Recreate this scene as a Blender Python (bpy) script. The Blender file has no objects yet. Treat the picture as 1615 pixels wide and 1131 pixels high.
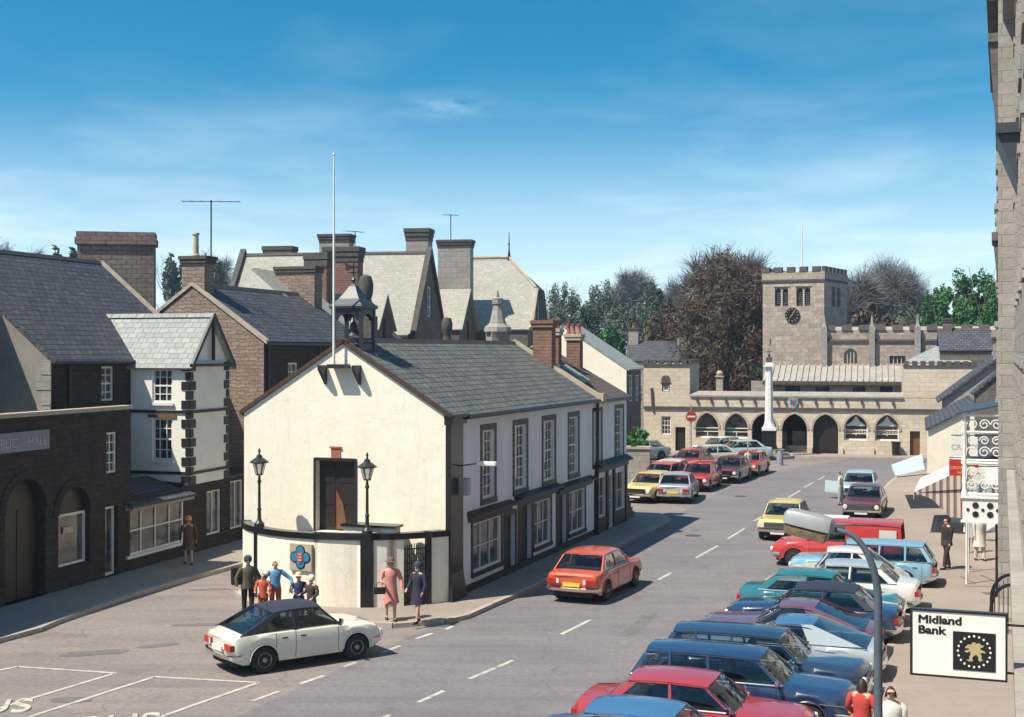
import bpy, math, random
from mathutils import Vector, Matrix
from mathutils.geometry import tessellate_polygon, delaunay_2d_cdt
random.seed(7)
S = bpy.context.scene
COL = S.collection
R = math.radians
# ---------------------------------------------------------------- camera
F = 2100.0; EH = 7.3; HY = 553.0; CX = 807.5        # focal length in photo pixels, eye height, horizon row
cam_d = bpy.data.cameras.new('camera'); cam = bpy.data.objects.new('camera', cam_d); COL.objects.link(cam)
cam.location = (0, 0, EH); cam.rotation_euler = (R(90), 0, 0)
cam_d.sensor_width = 36; cam_d.lens = F/1615*36; cam_d.shift_y = -(565.5-HY)/1615
cam_d.clip_start = 0.2; cam_d.clip_end = 6000
S.camera = cam
S.render.resolution_x = 1024; S.render.resolution_y = 717
S.view_settings.view_transform = 'Standard'; S.view_settings.look = 'None'
S.view_settings.exposure = 0.63; S.view_settings.gamma = 1
# ---------------------------------------------------------------- world
SUN_EL = 56; SUN_DIR = Vector((-.86*math.cos(R(SUN_EL)), -.51*math.cos(R(SUN_EL)), math.sin(R(SUN_EL)))).normalized()
W = bpy.data.worlds.new('World'); S.world = W; W.use_nodes = True
nt = W.node_tree; nt.nodes.clear()
def N(tree, t, **kw):
    n = tree.nodes.new(t)
    for k, v in kw.items():
        if k.startswith('i_'):
            key = k[2:].replace('_', ' ')
            n.inputs[key].default_value = v
        else: setattr(n, k, v)
    return n
def mth(tree, op, a, b=None, clamp=False):
    n = tree.nodes.new('ShaderNodeMath'); n.operation = op; n.use_clamp = clamp
    for i, v in enumerate((a, b)):
        if v is None: continue
        if isinstance(v, (int, float)): n.inputs[i].default_value = v
        else: tree.links.new(v, n.inputs[i])
    return n.outputs[0]
tc = N(nt, 'ShaderNodeTexCoord'); sp = N(nt, 'ShaderNodeSeparateXYZ'); nt.links.new(tc.outputs['Generated'], sp.inputs[0])
zz = mth(nt, 'ADD', mth(nt, 'MULTIPLY', mth(nt, 'MAXIMUM', sp.outputs[2], -0.05), 1.6), 0.02)
cb = N(nt, 'ShaderNodeCombineXYZ'); nt.links.new(sp.outputs[0], cb.inputs[0]); nt.links.new(sp.outputs[1], cb.inputs[1]); nt.links.new(zz, cb.inputs[2])
nrm = N(nt, 'ShaderNodeVectorMath', operation='NORMALIZE'); nt.links.new(cb.outputs[0], nrm.inputs[0])
sky = N(nt, 'ShaderNodeTexSky', sky_type='NISHITA', sun_disc=False, sun_elevation=R(SUN_EL), sun_rotation=R(239), altitude=200, air_density=1.0, dust_density=0.6, ozone_density=3.0)
nt.links.new(nrm.outputs[0], sky.inputs[0])
hsv = N(nt, 'ShaderNodeHueSaturation', i_Saturation=1.42, i_Hue=0.478); nt.links.new(sky.outputs[0], hsv.inputs['Color'])
# thin clouds, on the plane of the sky so that they flatten towards the horizon
zc = mth(nt, 'ADD', mth(nt, 'MAXIMUM', sp.outputs[2], 0.0), 0.06)
cv = N(nt, 'ShaderNodeCombineXYZ'); nt.links.new(mth(nt, 'DIVIDE', sp.outputs[0], zc), cv.inputs[0]); nt.links.new(mth(nt, 'DIVIDE', sp.outputs[1], zc), cv.inputs[1])
mp = N(nt, 'ShaderNodeMapping'); mp.inputs['Scale'].default_value = (0.9, 0.75, 1); mp.inputs['Location'].default_value = (1.7, 3.1, 0); nt.links.new(cv.outputs[0], mp.inputs[0])
nz = N(nt, 'ShaderNodeTexNoise', i_Scale=0.9, i_Detail=7.0, i_Roughness=0.55, i_Distortion=0.25); nt.links.new(mp.outputs[0], nz.inputs['Vector'])
cr = N(nt, 'ShaderNodeValToRGB'); cr.color_ramp.elements[0].position = .48; cr.color_ramp.elements[1].position = .8; nt.links.new(nz.outputs[0], cr.inputs[0])
band = N(nt, 'ShaderNodeMapRange', i_From_Min=0.0, i_From_Max=0.2, i_To_Min=0.50, i_To_Max=0.15); nt.links.new(sp.outputs[2], band.inputs[0])
# one small wisp high up, left of the middle
wx_ = mth(nt, 'DIVIDE', sp.outputs[0], mth(nt, 'MAXIMUM', sp.outputs[1], .01)); wz_ = mth(nt, 'DIVIDE', sp.outputs[2], mth(nt, 'MAXIMUM', sp.outputs[1], .01))
g1 = mth(nt, 'POWER', mth(nt, 'DIVIDE', mth(nt, 'ADD', wx_, .049), .034), 2.0); g2 = mth(nt, 'POWER', mth(nt, 'DIVIDE', mth(nt, 'ADD', wz_, -.184), .0085), 2.0)
nf = N(nt, 'ShaderNodeTexNoise', i_Scale=5.0, i_Detail=8.0, i_Roughness=0.7); nt.links.new(mp.outputs[0], nf.inputs['Vector']); N_fine = mth(nt, 'MULTIPLY', mth(nt, 'ADD', nf.outputs[0], -.36), 1.3, True)
wisp = mth(nt, 'MULTIPLY', mth(nt, 'EXPONENT', mth(nt, 'MULTIPLY', mth(nt, 'ADD', g1, g2), -1.0)), mth(nt, 'MULTIPLY', N_fine, .75))
hzn = N(nt, 'ShaderNodeMapRange', i_From_Min=0.0, i_From_Max=0.20, i_To_Min=0.62, i_To_Max=0.0); hzn.interpolation_type = 'SMOOTHSTEP'; nt.links.new(sp.outputs[2], hzn.inputs[0])
cf = mth(nt, 'ADD', mth(nt, 'ADD', mth(nt, 'MULTIPLY', cr.outputs[0], band.outputs[0]), wisp), hzn.outputs[0], True)
mx = N(nt, 'ShaderNodeMixRGB'); nt.links.new(cf, mx.inputs[0]); nt.links.new(hsv.outputs[0], mx.inputs[1]); mx.inputs[2].default_value = (7.4, 8.6, 9.0, 1)
bg = N(nt, 'ShaderNodeBackground', i_Strength=0.098); nt.links.new(mx.outputs[0], bg.inputs[0])
wo = N(nt, 'ShaderNodeOutputWorld'); nt.links.new(bg.outputs[0], wo.inputs[0])
sd = bpy.data.lights.new('sun', 'SUN'); sd.energy = 5.0; sd.angle = R(0.55); sd.color = (1.0, .90, .75)
sun = bpy.data.objects.new('sun', sd); COL.objects.link(sun); sun.rotation_euler = SUN_DIR.to_track_quat('Z', 'Y').to_euler()
# ---------------------------------------------------------------- measuring helpers (photo pixel -> metres)
def G(px, py, z=0.0):
    Y = F*(EH-z)/(py-HY); return ((px-CX)/F*Y, Y)
def P(px, py, Y): return ((px-CX)/F*Y, Y, EH-(py-HY)/F*Y)
def props(o, label=None, cat=None, group=None, kind=None):
    if label: o['label'] = label
    if cat: o['category'] = cat
    if group: o['group'] = group
    if kind: o['kind'] = kind
    return o
def root(name, label, cat, loc=(0, 0, 0), rz=0.0, group=None):
    o = bpy.data.objects.new(name, None); COL.objects.link(o); o.location = loc; o.rotation_euler = (0, 0, rz); o.empty_display_size = .3
    return props(o, label, cat, group)
class Site:
    """local frame: x along the facade, y at its left-hand side; measures photo pixels in it"""
    def __init__(s, x, y, deg): s.o = (x, y); s.a = R(deg); s.c = math.cos(s.a); s.s = math.sin(s.a)
    def w(s, x, y): return (s.o[0]+x*s.c-y*s.s, s.o[1]+x*s.s+y*s.c)
    def ax(s, px, y=0):
        k = (px-CX)/F; ox, oy = s.w(0, y); return (k*oy-ox)/(s.c-k*s.s)
    def ay(s, px, x=0):
        k = (px-CX)/F; ox, oy = s.w(x, 0); return (k*oy-ox)/(-s.s-k*s.c)
    def z(s, py, x, y): return EH-(py-HY)/F*s.w(x, y)[1]
class MB:
    def __init__(s): s.V = []; s.F = []; s.M = []
    def poly(s, pts, m=0):
        b = len(s.V); s.V += [tuple(p) for p in pts]; s.F.append(tuple(range(b, b+len(pts)))); s.M.append(m); return s
    def hexa(s, p, m=0):      # 8 points: bottom 4, top 4
        b = len(s.V); s.V += [tuple(q) for q in p]
        for f in ((3,2,1,0),(4,5,6,7),(0,1,5,4),(1,2,6,5),(2,3,7,6),(3,0,4,7)): s.F.append(tuple(b+i for i in f)); s.M.append(m)
        return s
    def box(s, x0, x1, y0, y1, z0, z1, m=0):
        return s.hexa([(x0,y0,z0),(x1,y0,z0),(x1,y1,z0),(x0,y1,z0),(x0,y0,z1),(x1,y0,z1),(x1,y1,z1),(x0,y1,z1)], m)
    def slab(s, pts, th, m=0):     # polygon given thickness downwards along its normal
        P0 = [Vector(p) for p in pts]; n = (P0[1]-P0[0]).cross(P0[2]-P0[0]).normalized()
        if n.z < 0: n = -n
        lo = [p-n*th for p in P0]; k = len(P0)
        s.poly(P0, m); s.poly(lo[::-1], m)
        for i in range(k): s.poly([P0[i], lo[i], lo[(i+1)%k], P0[(i+1)%k]], m)
        return s
    def tube(s, pts, rad, n=8, m=0, cap=True):
        pts = [Vector(p) for p in pts]; k = len(pts)
        if isinstance(rad, (int, float)): rad = [rad]*k
        b = len(s.V); prev = None
        for i, p in enumerate(pts):
            d = (pts[min(i+1, k-1)]-pts[max(i-1, 0)]).normalized()
            if prev is None:
                a = Vector((0, 0, 1)) if abs(d.z) < .9 else Vector((1, 0, 0))
                u = d.cross(a).normalized()
            else: u = (prev-d*prev.dot(d)).normalized()
            prev = u; v = d.cross(u)
            for j in range(n):
                t = 2*math.pi*(j+.5)/n; s.V.append(tuple(p+(u*math.cos(t)+v*math.sin(t))*rad[i]))
        for i in range(k-1):
            for j in range(n):
                s.F.append((b+i*n+j, b+i*n+(j+1)%n, b+(i+1)*n+(j+1)%n, b+(i+1)*n+j)); s.M.append(m)
        if cap:
            s.F.append(tuple(b+j for j in range(n))[::-1]); s.M.append(m); s.F.append(tuple(b+(k-1)*n+j for j in range(n))); s.M.append(m)
        return s
    def lathe(s, prof, c=(0, 0, 0), n=16, m=0, axis='z', sx=1, sy=1):   # prof: (radius, height)
        b = len(s.V)
        for r, h in prof:
            for j in range(n):
                t = 2*math.pi*(j+.5)/n; q = (r*math.cos(t)*sx, r*math.sin(t)*sy, h)
                if axis == 'y': q = (q[0], q[2], q[1])
                if axis == 'x': q = (q[2], q[0], q[1])
                s.V.append((c[0]+q[0], c[1]+q[1], c[2]+q[2]))
        for i in range(len(prof)-1):
            for j in range(n): s.F.append((b+i*n+j, b+i*n+(j+1)%n, b+(i+1)*n+(j+1)%n, b+(i+1)*n+j)); s.M.append(m)
        s.F.append(tuple(b+j for j in range(n))[::-1]); s.M.append(m); s.F.append(tuple(b+(len(prof)-1)*n+j for j in range(n))); s.M.append(m)
        return s
    def loft(s, rings, m=0, cap=True):
        b = len(s.V); n = len(rings[0])
        for r in rings: s.V += [tuple(p) for p in r]
        for i in range(len(rings)-1):
            for j in range(n): s.F.append((b+i*n+j, b+i*n+(j+1)%n, b+(i+1)*n+(j+1)%n, b+(i+1)*n+j)); s.M.append(m)
        if cap:
            s.F.append(tuple(b+j for j in range(n))[::-1]); s.M.append(m); s.F.append(tuple(b+(len(rings)-1)*n+j for j in range(n))); s.M.append(m)
        return s
    # walls: plane through O, direction A, outward normal Nn; a along, z up, d depth inwards
    def panel(s, pl, outline, holes=(), depth=.2, m=0, mr=None):
        loops = [list(outline)]+[list(h) for h in holes]; vs = []; es = []
        for q in loops:
            k = len(vs); vs += [Vector(p) for p in q]; es += [(k+i, k+(i+1) % len(q)) for i in range(len(q))]
        ov, oe, of = delaunay_2d_cdt(vs, es, [], 0, 1e-5)[:3]; b = len(s.V)
        def inside(x, y, q):
            c = False
            for i in range(len(q)):
                x0, y0 = q[i]; x1, y1 = q[i-1]
                if (y0 > y) != (y1 > y) and x < (x1-x0)*(y-y0)/(y1-y0)+x0: c = not c
            return c
        s.V += [pl(p.x, p.y, 0) for p in ov]
        for f in of:
            cx = sum(ov[i].x for i in f)/len(f); cy = sum(ov[i].y for i in f)/len(f)
            if inside(cx, cy, loops[0]) and not any(inside(cx, cy, q) for q in loops[1:]): s.F.append(tuple(b+i for i in f)); s.M.append(m)
        for h in holes:
            for i in range(len(h)):
                a0, z0 = h[i]; a1, z1 = h[(i+1) % len(h)]
                s.poly([pl(a0, z0, 0), pl(a1, z1, 0), pl(a1, z1, depth), pl(a0, z0, depth)], m if mr is None else mr)
        return s
    def wbox(s, pl, a0, a1, z0, z1, d0, d1, m=0):
        return s.hexa([pl(a0,z0,d0), pl(a1,z0,d0), pl(a1,z0,d1), pl(a0,z0,d1), pl(a0,z1,d0), pl(a1,z1,d0), pl(a1,z1,d1), pl(a0,z1,d1)], m)
    def wprism(s, pl, pts, d0, d1, m=0):
        k = len(pts); polys = [[Vector((a, z, 0)) for a, z in pts]]; tris = tessellate_polygon(polys)
        for d in (d0, d1):
            b = len(s.V); s.V += [pl(a, z, d) for a, z in pts]
            for t in tris: s.F.append(tuple(b+i for i in t)); s.M.append(m)
        for i in range(k):
            a, z = pts[i]; a2, z2 = pts[(i+1) % k]; s.poly([pl(a, z, d0), pl(a2, z2, d0), pl(a2, z2, d1), pl(a, z, d1)], m)
        return s
    def build(s, name, mats, parent=None, smooth=None, bevel=0, label=None, cat=None, group=None, kind=None, loc=None, rz=None, recalc=True):
        me = bpy.data.meshes.new(name); me.from_pydata(s.V, [], s.F)
        if not isinstance(mats, (list, tuple)): mats = [mats]
        for mm in mats: me.materials.append(mm)
        me.polygons.foreach_set('material_index', s.M)
        if recalc and len(s.F) < 60000:
            import bmesh
            bm = bmesh.new(); bm.from_mesh(me); bmesh.ops.remove_doubles(bm, verts=bm.verts, dist=1e-5); bmesh.ops.recalc_face_normals(bm, faces=bm.faces); bm.to_mesh(me); bm.free()
        uv = me.uv_layers.new(name='UVMap'); data = uv.data
        if len(s.F) < 60000:
            for p in me.polygons:
                n = p.normal
                if abs(n.z) > .985: u = Vector((1, 0, 0)); v = Vector((0, 1, 0))
                else:
                    u = Vector((0, 0, 1)).cross(n).normalized(); v = n.cross(u)
                    if abs(u.x) > abs(u.y):
                        if u.x < 0: u = -u
                    elif u.y < 0: u = -u
                for li in p.loop_indices:
                    co = me.vertices[me.loops[li].vertex_index].co; data[li].uv = (co.dot(u), co.dot(v))
        if smooth is not None:
            me.polygons.foreach_set('use_smooth', [True]*len(me.polygons)); me.set_sharp_from_angle(angle=R(smooth))
        o = bpy.data.objects.new(name, me); COL.objects.link(o)
        if parent: o.parent = parent
        if loc is not None: o.location = loc
        if rz is not None: o.rotation_euler = (0, 0, rz)
        if bevel:
            bv = o.modifiers.new('bevel', 'BEVEL'); bv.width = bevel; bv.segments = 2; bv.limit_method = 'ANGLE'; bv.angle_limit = R(40)
        return props(o, label, cat, group, kind)
def build_each(mb, name, mats, parent, gap=.03, **k):
    """one object per separate piece (pieces whose boxes touch stay together)"""
    n = len(mb.V); up = list(range(n))
    def find(a):
        while up[a] != a: up[a] = up[up[a]]; a = up[a]
        return a
    for f in mb.F:
        for i in f[1:]: up[find(i)] = find(f[0])
    g = {}
    for fi, f in enumerate(mb.F): g.setdefault(find(f[0]), []).append(fi)
    comp = []
    for fs in g.values():
        vs = {i for fi in fs for i in mb.F[fi]}; lo = [min(mb.V[i][a] for i in vs) for a in range(3)]; hi = [max(mb.V[i][a] for i in vs) for a in range(3)]; comp.append([fs, lo, hi])
    ch = True
    while ch:
        ch = False
        for i in range(len(comp)):
            for j in range(i+1, len(comp)):
                if all(comp[i][1][a]-gap <= comp[j][2][a] and comp[j][1][a]-gap <= comp[i][2][a] for a in range(3)):
                    comp[i] = [comp[i][0]+comp[j][0], [min(p, q) for p, q in zip(comp[i][1], comp[j][1])], [max(p, q) for p, q in zip(comp[i][2], comp[j][2])]]; comp.pop(j); ch = True; break
            if ch: break
    out = []
    for fs, lo, hi in comp:
        m2 = MB(); mp = {}
        for fi in fs:
            f = []
            for i in mb.F[fi]:
                if i not in mp: mp[i] = len(m2.V); m2.V.append(mb.V[i])
                f.append(mp[i])
            m2.F.append(tuple(f)); m2.M.append(mb.M[fi])
        out.append(m2.build(name, mats, parent, **k))
    return out
def plane_y(y=0):   return lambda a, z, d: (a, y+d, z)           # facade facing -y
def plane_x(x=0):   return lambda a, z, d: (x+d, a, z)           # facade facing -x
def plane_xp(x=0):  return lambda a, z, d: (x-d, a, z)           # facade facing +x
def rect(a0, a1, z0, z1): return [(a0, z0), (a1, z0), (a1, z1), (a0, z1)]
def arch(c, w, z0, zs, rise, n=8, point=True):     # pointed or round arch outline
    pts = [(c-w/2, z0), (c+w/2, z0)]; h = w/2
    if point:
        q = (h*h+rise*rise)/(2*h); am = math.asin(min(1, rise/q)) if q >= h else 0
        for i in range(n+1):
            t = am*i/n; pts.append((c+h-q+q*math.cos(t), zs+q*math.sin(t)))
        for i in range(n-1, -1, -1):
            t = am*i/n; pts.append((c-h+q-q*math.cos(t), zs+q*math.sin(t)))
    else:
        for i in range(2*n+1):
            t = math.pi*i/(2*n); pts.append((c+h*math.cos(t), zs+rise*math.sin(t)))
    return pts
def text_mesh(txt, size, mat, parent, M, name='lettering', depth=.01, bold=0.0, align='CENTER', sx=1):
    cu = bpy.data.curves.new('tmp', 'FONT'); cu.body = txt; cu.size = size; cu.extrude = depth; cu.bevel_depth = bold; cu.bevel_resolution = 0; cu.align_x = align; cu.space_line = .9
    t = bpy.data.objects.new('tmp', cu); COL.objects.link(t); bpy.context.view_layer.update()
    me = bpy.data.meshes.new_from_object(t.evaluated_get(bpy.context.evaluated_depsgraph_get())); bpy.data.objects.remove(t)
    me.transform(Matrix.Diagonal((sx, 1, 1, 1))); me.transform(M)
    me.materials.clear(); me.materials.append(mat); o = bpy.data.objects.new(name, me); COL.objects.link(o)
    if parent: o.parent = parent
    return o
# ---------------------------------------------------------------- materials
def newmat(name):
    m = bpy.data.materials.new(name); m.use_nodes = True; t = m.node_tree; t.nodes.clear()
    o = N(t, 'ShaderNodeOutputMaterial'); p = N(t, 'ShaderNodeBsdfPrincipled'); t.links.new(p.outputs[0], o.inputs[0]); return m, t, p
def c4(c): return (c[0], c[1], c[2], 1)
def mix(t, f, a, b, mode='MIX'):
    n = N(t, 'ShaderNodeMixRGB', blend_type=mode)
    for i, v in enumerate((f, a, b)):
        if isinstance(v, (int, float)): n.inputs[i].default_value = v
        elif isinstance(v, tuple): n.inputs[i].default_value = c4(v)
        else: t.links.new(v, n.inputs[i])
    return n.outputs[0]
def noise(t, vec, sc, det=4, rough=.55):
    n = N(t, 'ShaderNodeTexNoise', i_Scale=float(sc), i_Detail=float(det), i_Roughness=rough); t.links.new(vec, n.inputs['Vector']); return n.outputs[0]
def ramp(t, f, a, b):
    n = N(t, 'ShaderNodeMapRange', i_From_Min=a, i_From_Max=b); t.links.new(f, n.inputs[0]); return n.outputs[0]
def bump(t, p, h, st, dist=.02):
    b = N(t, 'ShaderNodeBump', i_Strength=st, i_Distance=dist); t.links.new(h, b.inputs['Height']); t.links.new(b.outputs[0], p.inputs['Normal'])
def plain(name, col, rough=.6, metal=0, var=.25, sc=3.0, coat=0, bmp=0, bsc=30, col2=None, streak=False, spec=.5):
    m, t, p = newmat(name); tx = N(t, 'ShaderNodeTexCoord'); v = tx.outputs['Object']
    if streak:
        mp = N(t, 'ShaderNodeMapping'); mp.inputs['Scale'].default_value = (1, 1, .18); t.links.new(v, mp.inputs[0]); v2 = mp.outputs[0]
    else: v2 = v
    f = ramp(t, noise(t, v2, sc, 6, .65), .3, .72)
    c2 = col2 or tuple(c*(1-var) for c in col)
    t.links.new(mix(t, f, col, c2), p.inputs['Base Color'])
    p.inputs['Roughness'].default_value = rough; p.inputs['Metallic'].default_value = metal; p.inputs['Coat Weight'].default_value = coat; p.inputs['Coat Roughness'].default_value = .06
    p.inputs['Specular IOR Level'].default_value = spec
    if bmp: bump(t, p, noise(t, v, bsc, 5), bmp)
    return m
def coursed(name, cols, bw, bh, mortar, msize=.012, rough=.9, b=.6, warp=.03, dirt=(.05,.05,.05), dirtf=.25, varsc=.5, offset=.5, bias=0.0):
    """bricks, ashlar or slates laid in courses over the surface, in metres"""
    m, t, p = newmat(name); tx = N(t, 'ShaderNodeTexCoord'); v = tx.outputs['UV']
    wn = N(t, 'ShaderNodeTexNoise', i_Scale=3.0, i_Detail=3.0); t.links.new(v, wn.inputs['Vector'])
    sb = N(t, 'ShaderNodeVectorMath', operation='SUBTRACT'); t.links.new(wn.outputs['Color'], sb.inputs[0]); sb.inputs[1].default_value = (.5, .5, .5)
    sc = N(t, 'ShaderNodeVectorMath', operation='SCALE'); t.links.new(sb.outputs[0], sc.inputs[0]); sc.inputs['Scale'].default_value = warp*2
    ad = N(t, 'ShaderNodeVectorMath', operation='ADD'); t.links.new(v, ad.inputs[0]); t.links.new(sc.outputs[0], ad.inputs[1])
    br = N(t, 'ShaderNodeTexBrick', offset=offset); t.links.new(ad.outputs[0], br.inputs['Vector'])
    br.inputs['Scale'].default_value = 1; br.inputs['Brick Width'].default_value = bw; br.inputs['Row Height'].default_value = bh
    br.inputs['Mortar Size'].default_value = msize; br.inputs['Mortar Smooth'].default_value = .3; br.inputs['Bias'].default_value = bias
    br.inputs['Color1'].default_value = c4(cols[0]); br.inputs['Color2'].default_value = c4(cols[1]); br.inputs['Mortar'].default_value = c4(mortar)
    f = ramp(t, noise(t, v, varsc, 6, .7), .38, .66); f2 = ramp(t, noise(t, v, 4.5, 6, .8), .36, .66)
    c = mix(t, mth(t, 'MULTIPLY', f2, .75), br.outputs['Color'], cols[2])
    c = mix(t, mth(t, 'MULTIPLY', f, dirtf), c, dirt)
    t.links.new(c, p.inputs['Base Color']); p.inputs['Roughness'].default_value = rough; p.inputs['Specular IOR Level'].default_value = .3
    h = mth(t, 'ADD', mth(t, 'MULTIPLY', br.outputs['Fac'], -1.0), mth(t, 'MULTIPLY', f2, .6)); bump(t, p, h, b, .03)
    return m
def rubble(name, cols, sz=(.36, .15), rough=.95, b=.9, gap=(.03, .025, .02)):
    return coursed(name, cols, sz[0], sz[1], gap, .018, rough, b, .10, tuple(c*.35 for c in cols[0]), .5, 1.3, .37)
def glass_dark(name, col=(.015, .02, .025), rough=.04):
    m, t, p = newmat(name); tx = N(t, 'ShaderNodeTexCoord'); v = tx.outputs['Object']
    c_ = mix(t, ramp(t, noise(t, v, 1.7, 3), .4, .65), col, tuple(c*3+.02 for c in col)); t.links.new(mix(t, mth(t, 'MULTIPLY', ramp(t, noise(t, v, 1.1, 1), .52, .58), .6 if name != 'shop_glass' else .12), c_, (.20,.20,.18)), p.inputs['Base Color'])
    p.inputs['Roughness'].default_value = rough; p.inputs['Specular IOR Level'].default_value = .8; bump(t, p, noise(t, v, 1.3, 2), .12, .05); return m
def car_glass(name):
    m = bpy.data.materials.new(name); m.use_nodes = True; t = m.node_tree; t.nodes.clear(); o = N(t, 'ShaderNodeOutputMaterial')
    tr = N(t, 'ShaderNodeBsdfTransparent'); tr.inputs[0].default_value = (.5, .56, .55, 1); gl = N(t, 'ShaderNodeBsdfGlossy', i_Roughness=.03); gl.inputs[0].default_value = (.9, .95, 1, 1)
    fr = N(t, 'ShaderNodeLayerWeight', i_Blend=.5); nz = noise(t, N(t, 'ShaderNodeTexCoord').outputs['Object'], 5, 3)
    f = mth(t, 'ADD', mth(t, 'MULTIPLY', mth(t, 'POWER', fr.outputs[1], 4.0), .85), mth(t, 'MULTIPLY', nz, .12), True); ms = N(t, 'ShaderNodeMixShader'); t.links.new(f, ms.inputs[0]); t.links.new(tr.outputs[0], ms.inputs[1]); t.links.new(gl.outputs[0], ms.inputs[2]); t.links.new(ms.outputs[0], o.inputs[0]); return m
M = {}
def weathered(name, a, b, stain):
    m, t, p = newmat(name); v = N(t, 'ShaderNodeTexCoord').outputs['Object']; mp = N(t, 'ShaderNodeMapping'); mp.inputs['Scale'].default_value = (2.2, 2.2, .22); t.links.new(v, mp.inputs[0])
    c = mix(t, ramp(t, noise(t, v, 1.3, 7, .7), .35, .7), a, b); c = mix(t, mth(t, 'MULTIPLY', ramp(t, noise(t, mp.outputs[0], 2.2, 7, .75), .54, .75), .5), c, stain); c = mix(t, mth(t, 'MULTIPLY', ramp(t, noise(t, v, 8, 6, .8), .56, .72), .45), c, stain)
    ve = N(t, 'ShaderNodeTexVoronoi', feature='DISTANCE_TO_EDGE', i_Scale=.35); wn = N(t, 'ShaderNodeTexNoise', i_Scale=1.4, i_Detail=6.0); t.links.new(v, wn.inputs['Vector']); vm = N(t, 'ShaderNodeVectorMath', operation='ADD'); t.links.new(v, vm.inputs[0]); t.links.new(wn.outputs['Color'], vm.inputs[1]); t.links.new(vm.outputs[0], ve.inputs['Vector'])
    c = mix(t, mth(t, 'MULTIPLY', mth(t, 'LESS_THAN', ve.outputs['Distance'], .0035), .35), c, stain); t.links.new(c, p.inputs['Base Color']); p.inputs['Roughness'].default_value = .93; p.inputs['Specular IOR Level'].default_value = .25
    bump(t, p, mth(t, 'ADD', noise(t, v, 22, 6, .7), noise(t, v, 2.5, 3)), .32, .03); return m
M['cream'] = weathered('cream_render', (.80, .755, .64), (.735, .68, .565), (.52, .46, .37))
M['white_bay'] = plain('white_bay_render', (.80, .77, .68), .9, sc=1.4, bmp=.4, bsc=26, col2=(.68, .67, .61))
M['white'] = plain('white_blue_shade_render', (.76, .82, .86), .9, var=.2, sc=1.6, bmp=.5, bsc=26, col2=(.60, .66, .71), streak=True)  # blue tint puts the skylit shade of the hall side into the colour
M['black'] = plain('black_paint', (.016, .016, .018), .5, var=.4, sc=4)
M['gloss_black'] = plain('black_gloss', (.012, .013, .015), .25, var=.3)
M['white_paint'] = plain('white_paint', (.72, .72, .68), .5, var=.1)
M['brown_wood'] = plain('brown_wood', (.075, .035, .02), .6, var=.5, sc=5, streak=True)
M['door_wood'] = plain('door_wood', (.20, .085, .04), .55, var=.4, sc=6, streak=True)
M['dark_wood'] = plain('dark_wood', (.022, .015, .012), .5, var=.5, sc=5)
M['glass'] = glass_dark('window_glass'); M['glass2'] = glass_dark('shop_glass', (.03, .03, .03), .08)
M['slate_green'] = coursed('slate_green', [(.11,.128,.14), (.205,.218,.215), (.058,.068,.075)], .38, .26, (.028,.034,.036), .026, .75, .9, .02, (.19,.19,.11), .3)
M['slate_dark'] = coursed('slate_dark', [(.055,.072,.095), (.125,.14,.165), (.035,.04,.055)], .36, .26, (.016,.018,.024), .026, .6, 1, .02, (.10,.08,.07), .4)
M['slate_brown'] = coursed('slate_brown', [(.10,.09,.08), (.15,.135,.11), (.06,.055,.05)], .36, .26, (.03,.025,.02), .024, .8, .8, .02, (.16,.11,.07), .4)
M['slate_light'] = coursed('slate_light', [(.36,.355,.32), (.46,.45,.40), (.22,.22,.205)], .35, .2, (.27,.27,.24), .012, .8, .4, .02, (.27,.25,.19), .45)
M['slate_pale'] = coursed('slate_pale', [(.27,.30,.31), (.40,.42,.39), (.17,.20,.22)], .35, .24, (.13,.15,.15), .014, .6, .6, .02, (.3,.3,.2), .3)
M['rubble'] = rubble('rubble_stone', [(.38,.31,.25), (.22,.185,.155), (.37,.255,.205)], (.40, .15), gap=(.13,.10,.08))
M['rubble_shaded'] = rubble('rubble_shaded', [(.062,.049,.042), (.036,.031,.029), (.075,.049,.041)], (.42, .17), gap=(.03,.024,.02))  # rubble darkened in its colour for the deep shadow on the left row
M['rubble_pink'] = rubble('rubble_pink', [(.54,.46,.38), (.36,.30,.26), (.26,.215,.185)], (.66, .34), b=.7, gap=(.36,.28,.23))
M['ashlar'] = coursed('ashlar', [(.72,.64,.51), (.63,.54,.42), (.48,.41,.32)], .75, .32, (.46,.39,.30), .014, .9, .5, .015, (.33,.29,.23), .45)
M['ashlar_grey'] = coursed('ashlar_grey', [(.40,.38,.34), (.33,.31,.29), (.27,.25,.23)], .7, .33, (.2,.19,.17), .014, .9, .5, .01, (.16,.15,.13), .5)
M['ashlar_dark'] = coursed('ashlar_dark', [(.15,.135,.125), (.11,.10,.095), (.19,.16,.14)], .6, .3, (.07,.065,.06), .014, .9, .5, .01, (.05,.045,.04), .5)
M['brick'] = coursed('brick', [(.26,.13,.095), (.19,.10,.08), (.30,.17,.12)], .32, .13, (.13,.105,.09), .02, .9, .6, .01, (.06,.045,.04), .4)
M['brick_brown'] = coursed('brick_brown', [(.27,.20,.18), (.21,.155,.14), (.31,.23,.20)], .42, .20, (.09,.07,.065), .025, .9, .6, .01, (.08,.06,.055), .4)
M['brick_dark'] = coursed('brick_dark', [(.085,.05,.04), (.06,.038,.03), (.10,.06,.05)], .24, .08, (.03,.022,.02), .012, .9, .6, .01, (.02,.015,.015), .4)
M['roughcast'] = plain('grey_roughcast', (.27,.245,.215), .95, var=.5, sc=1.1, bmp=.5, bsc=30, col2=(.17,.155,.145))
M['lead'] = plain('lead', (.045,.06,.075), .45, var=.35, sc=5)
M['stone_cap'] = plain('stone_cap', (.10,.09,.08), .9, var=.5, sc=4, bmp=.4, bsc=20)
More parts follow.
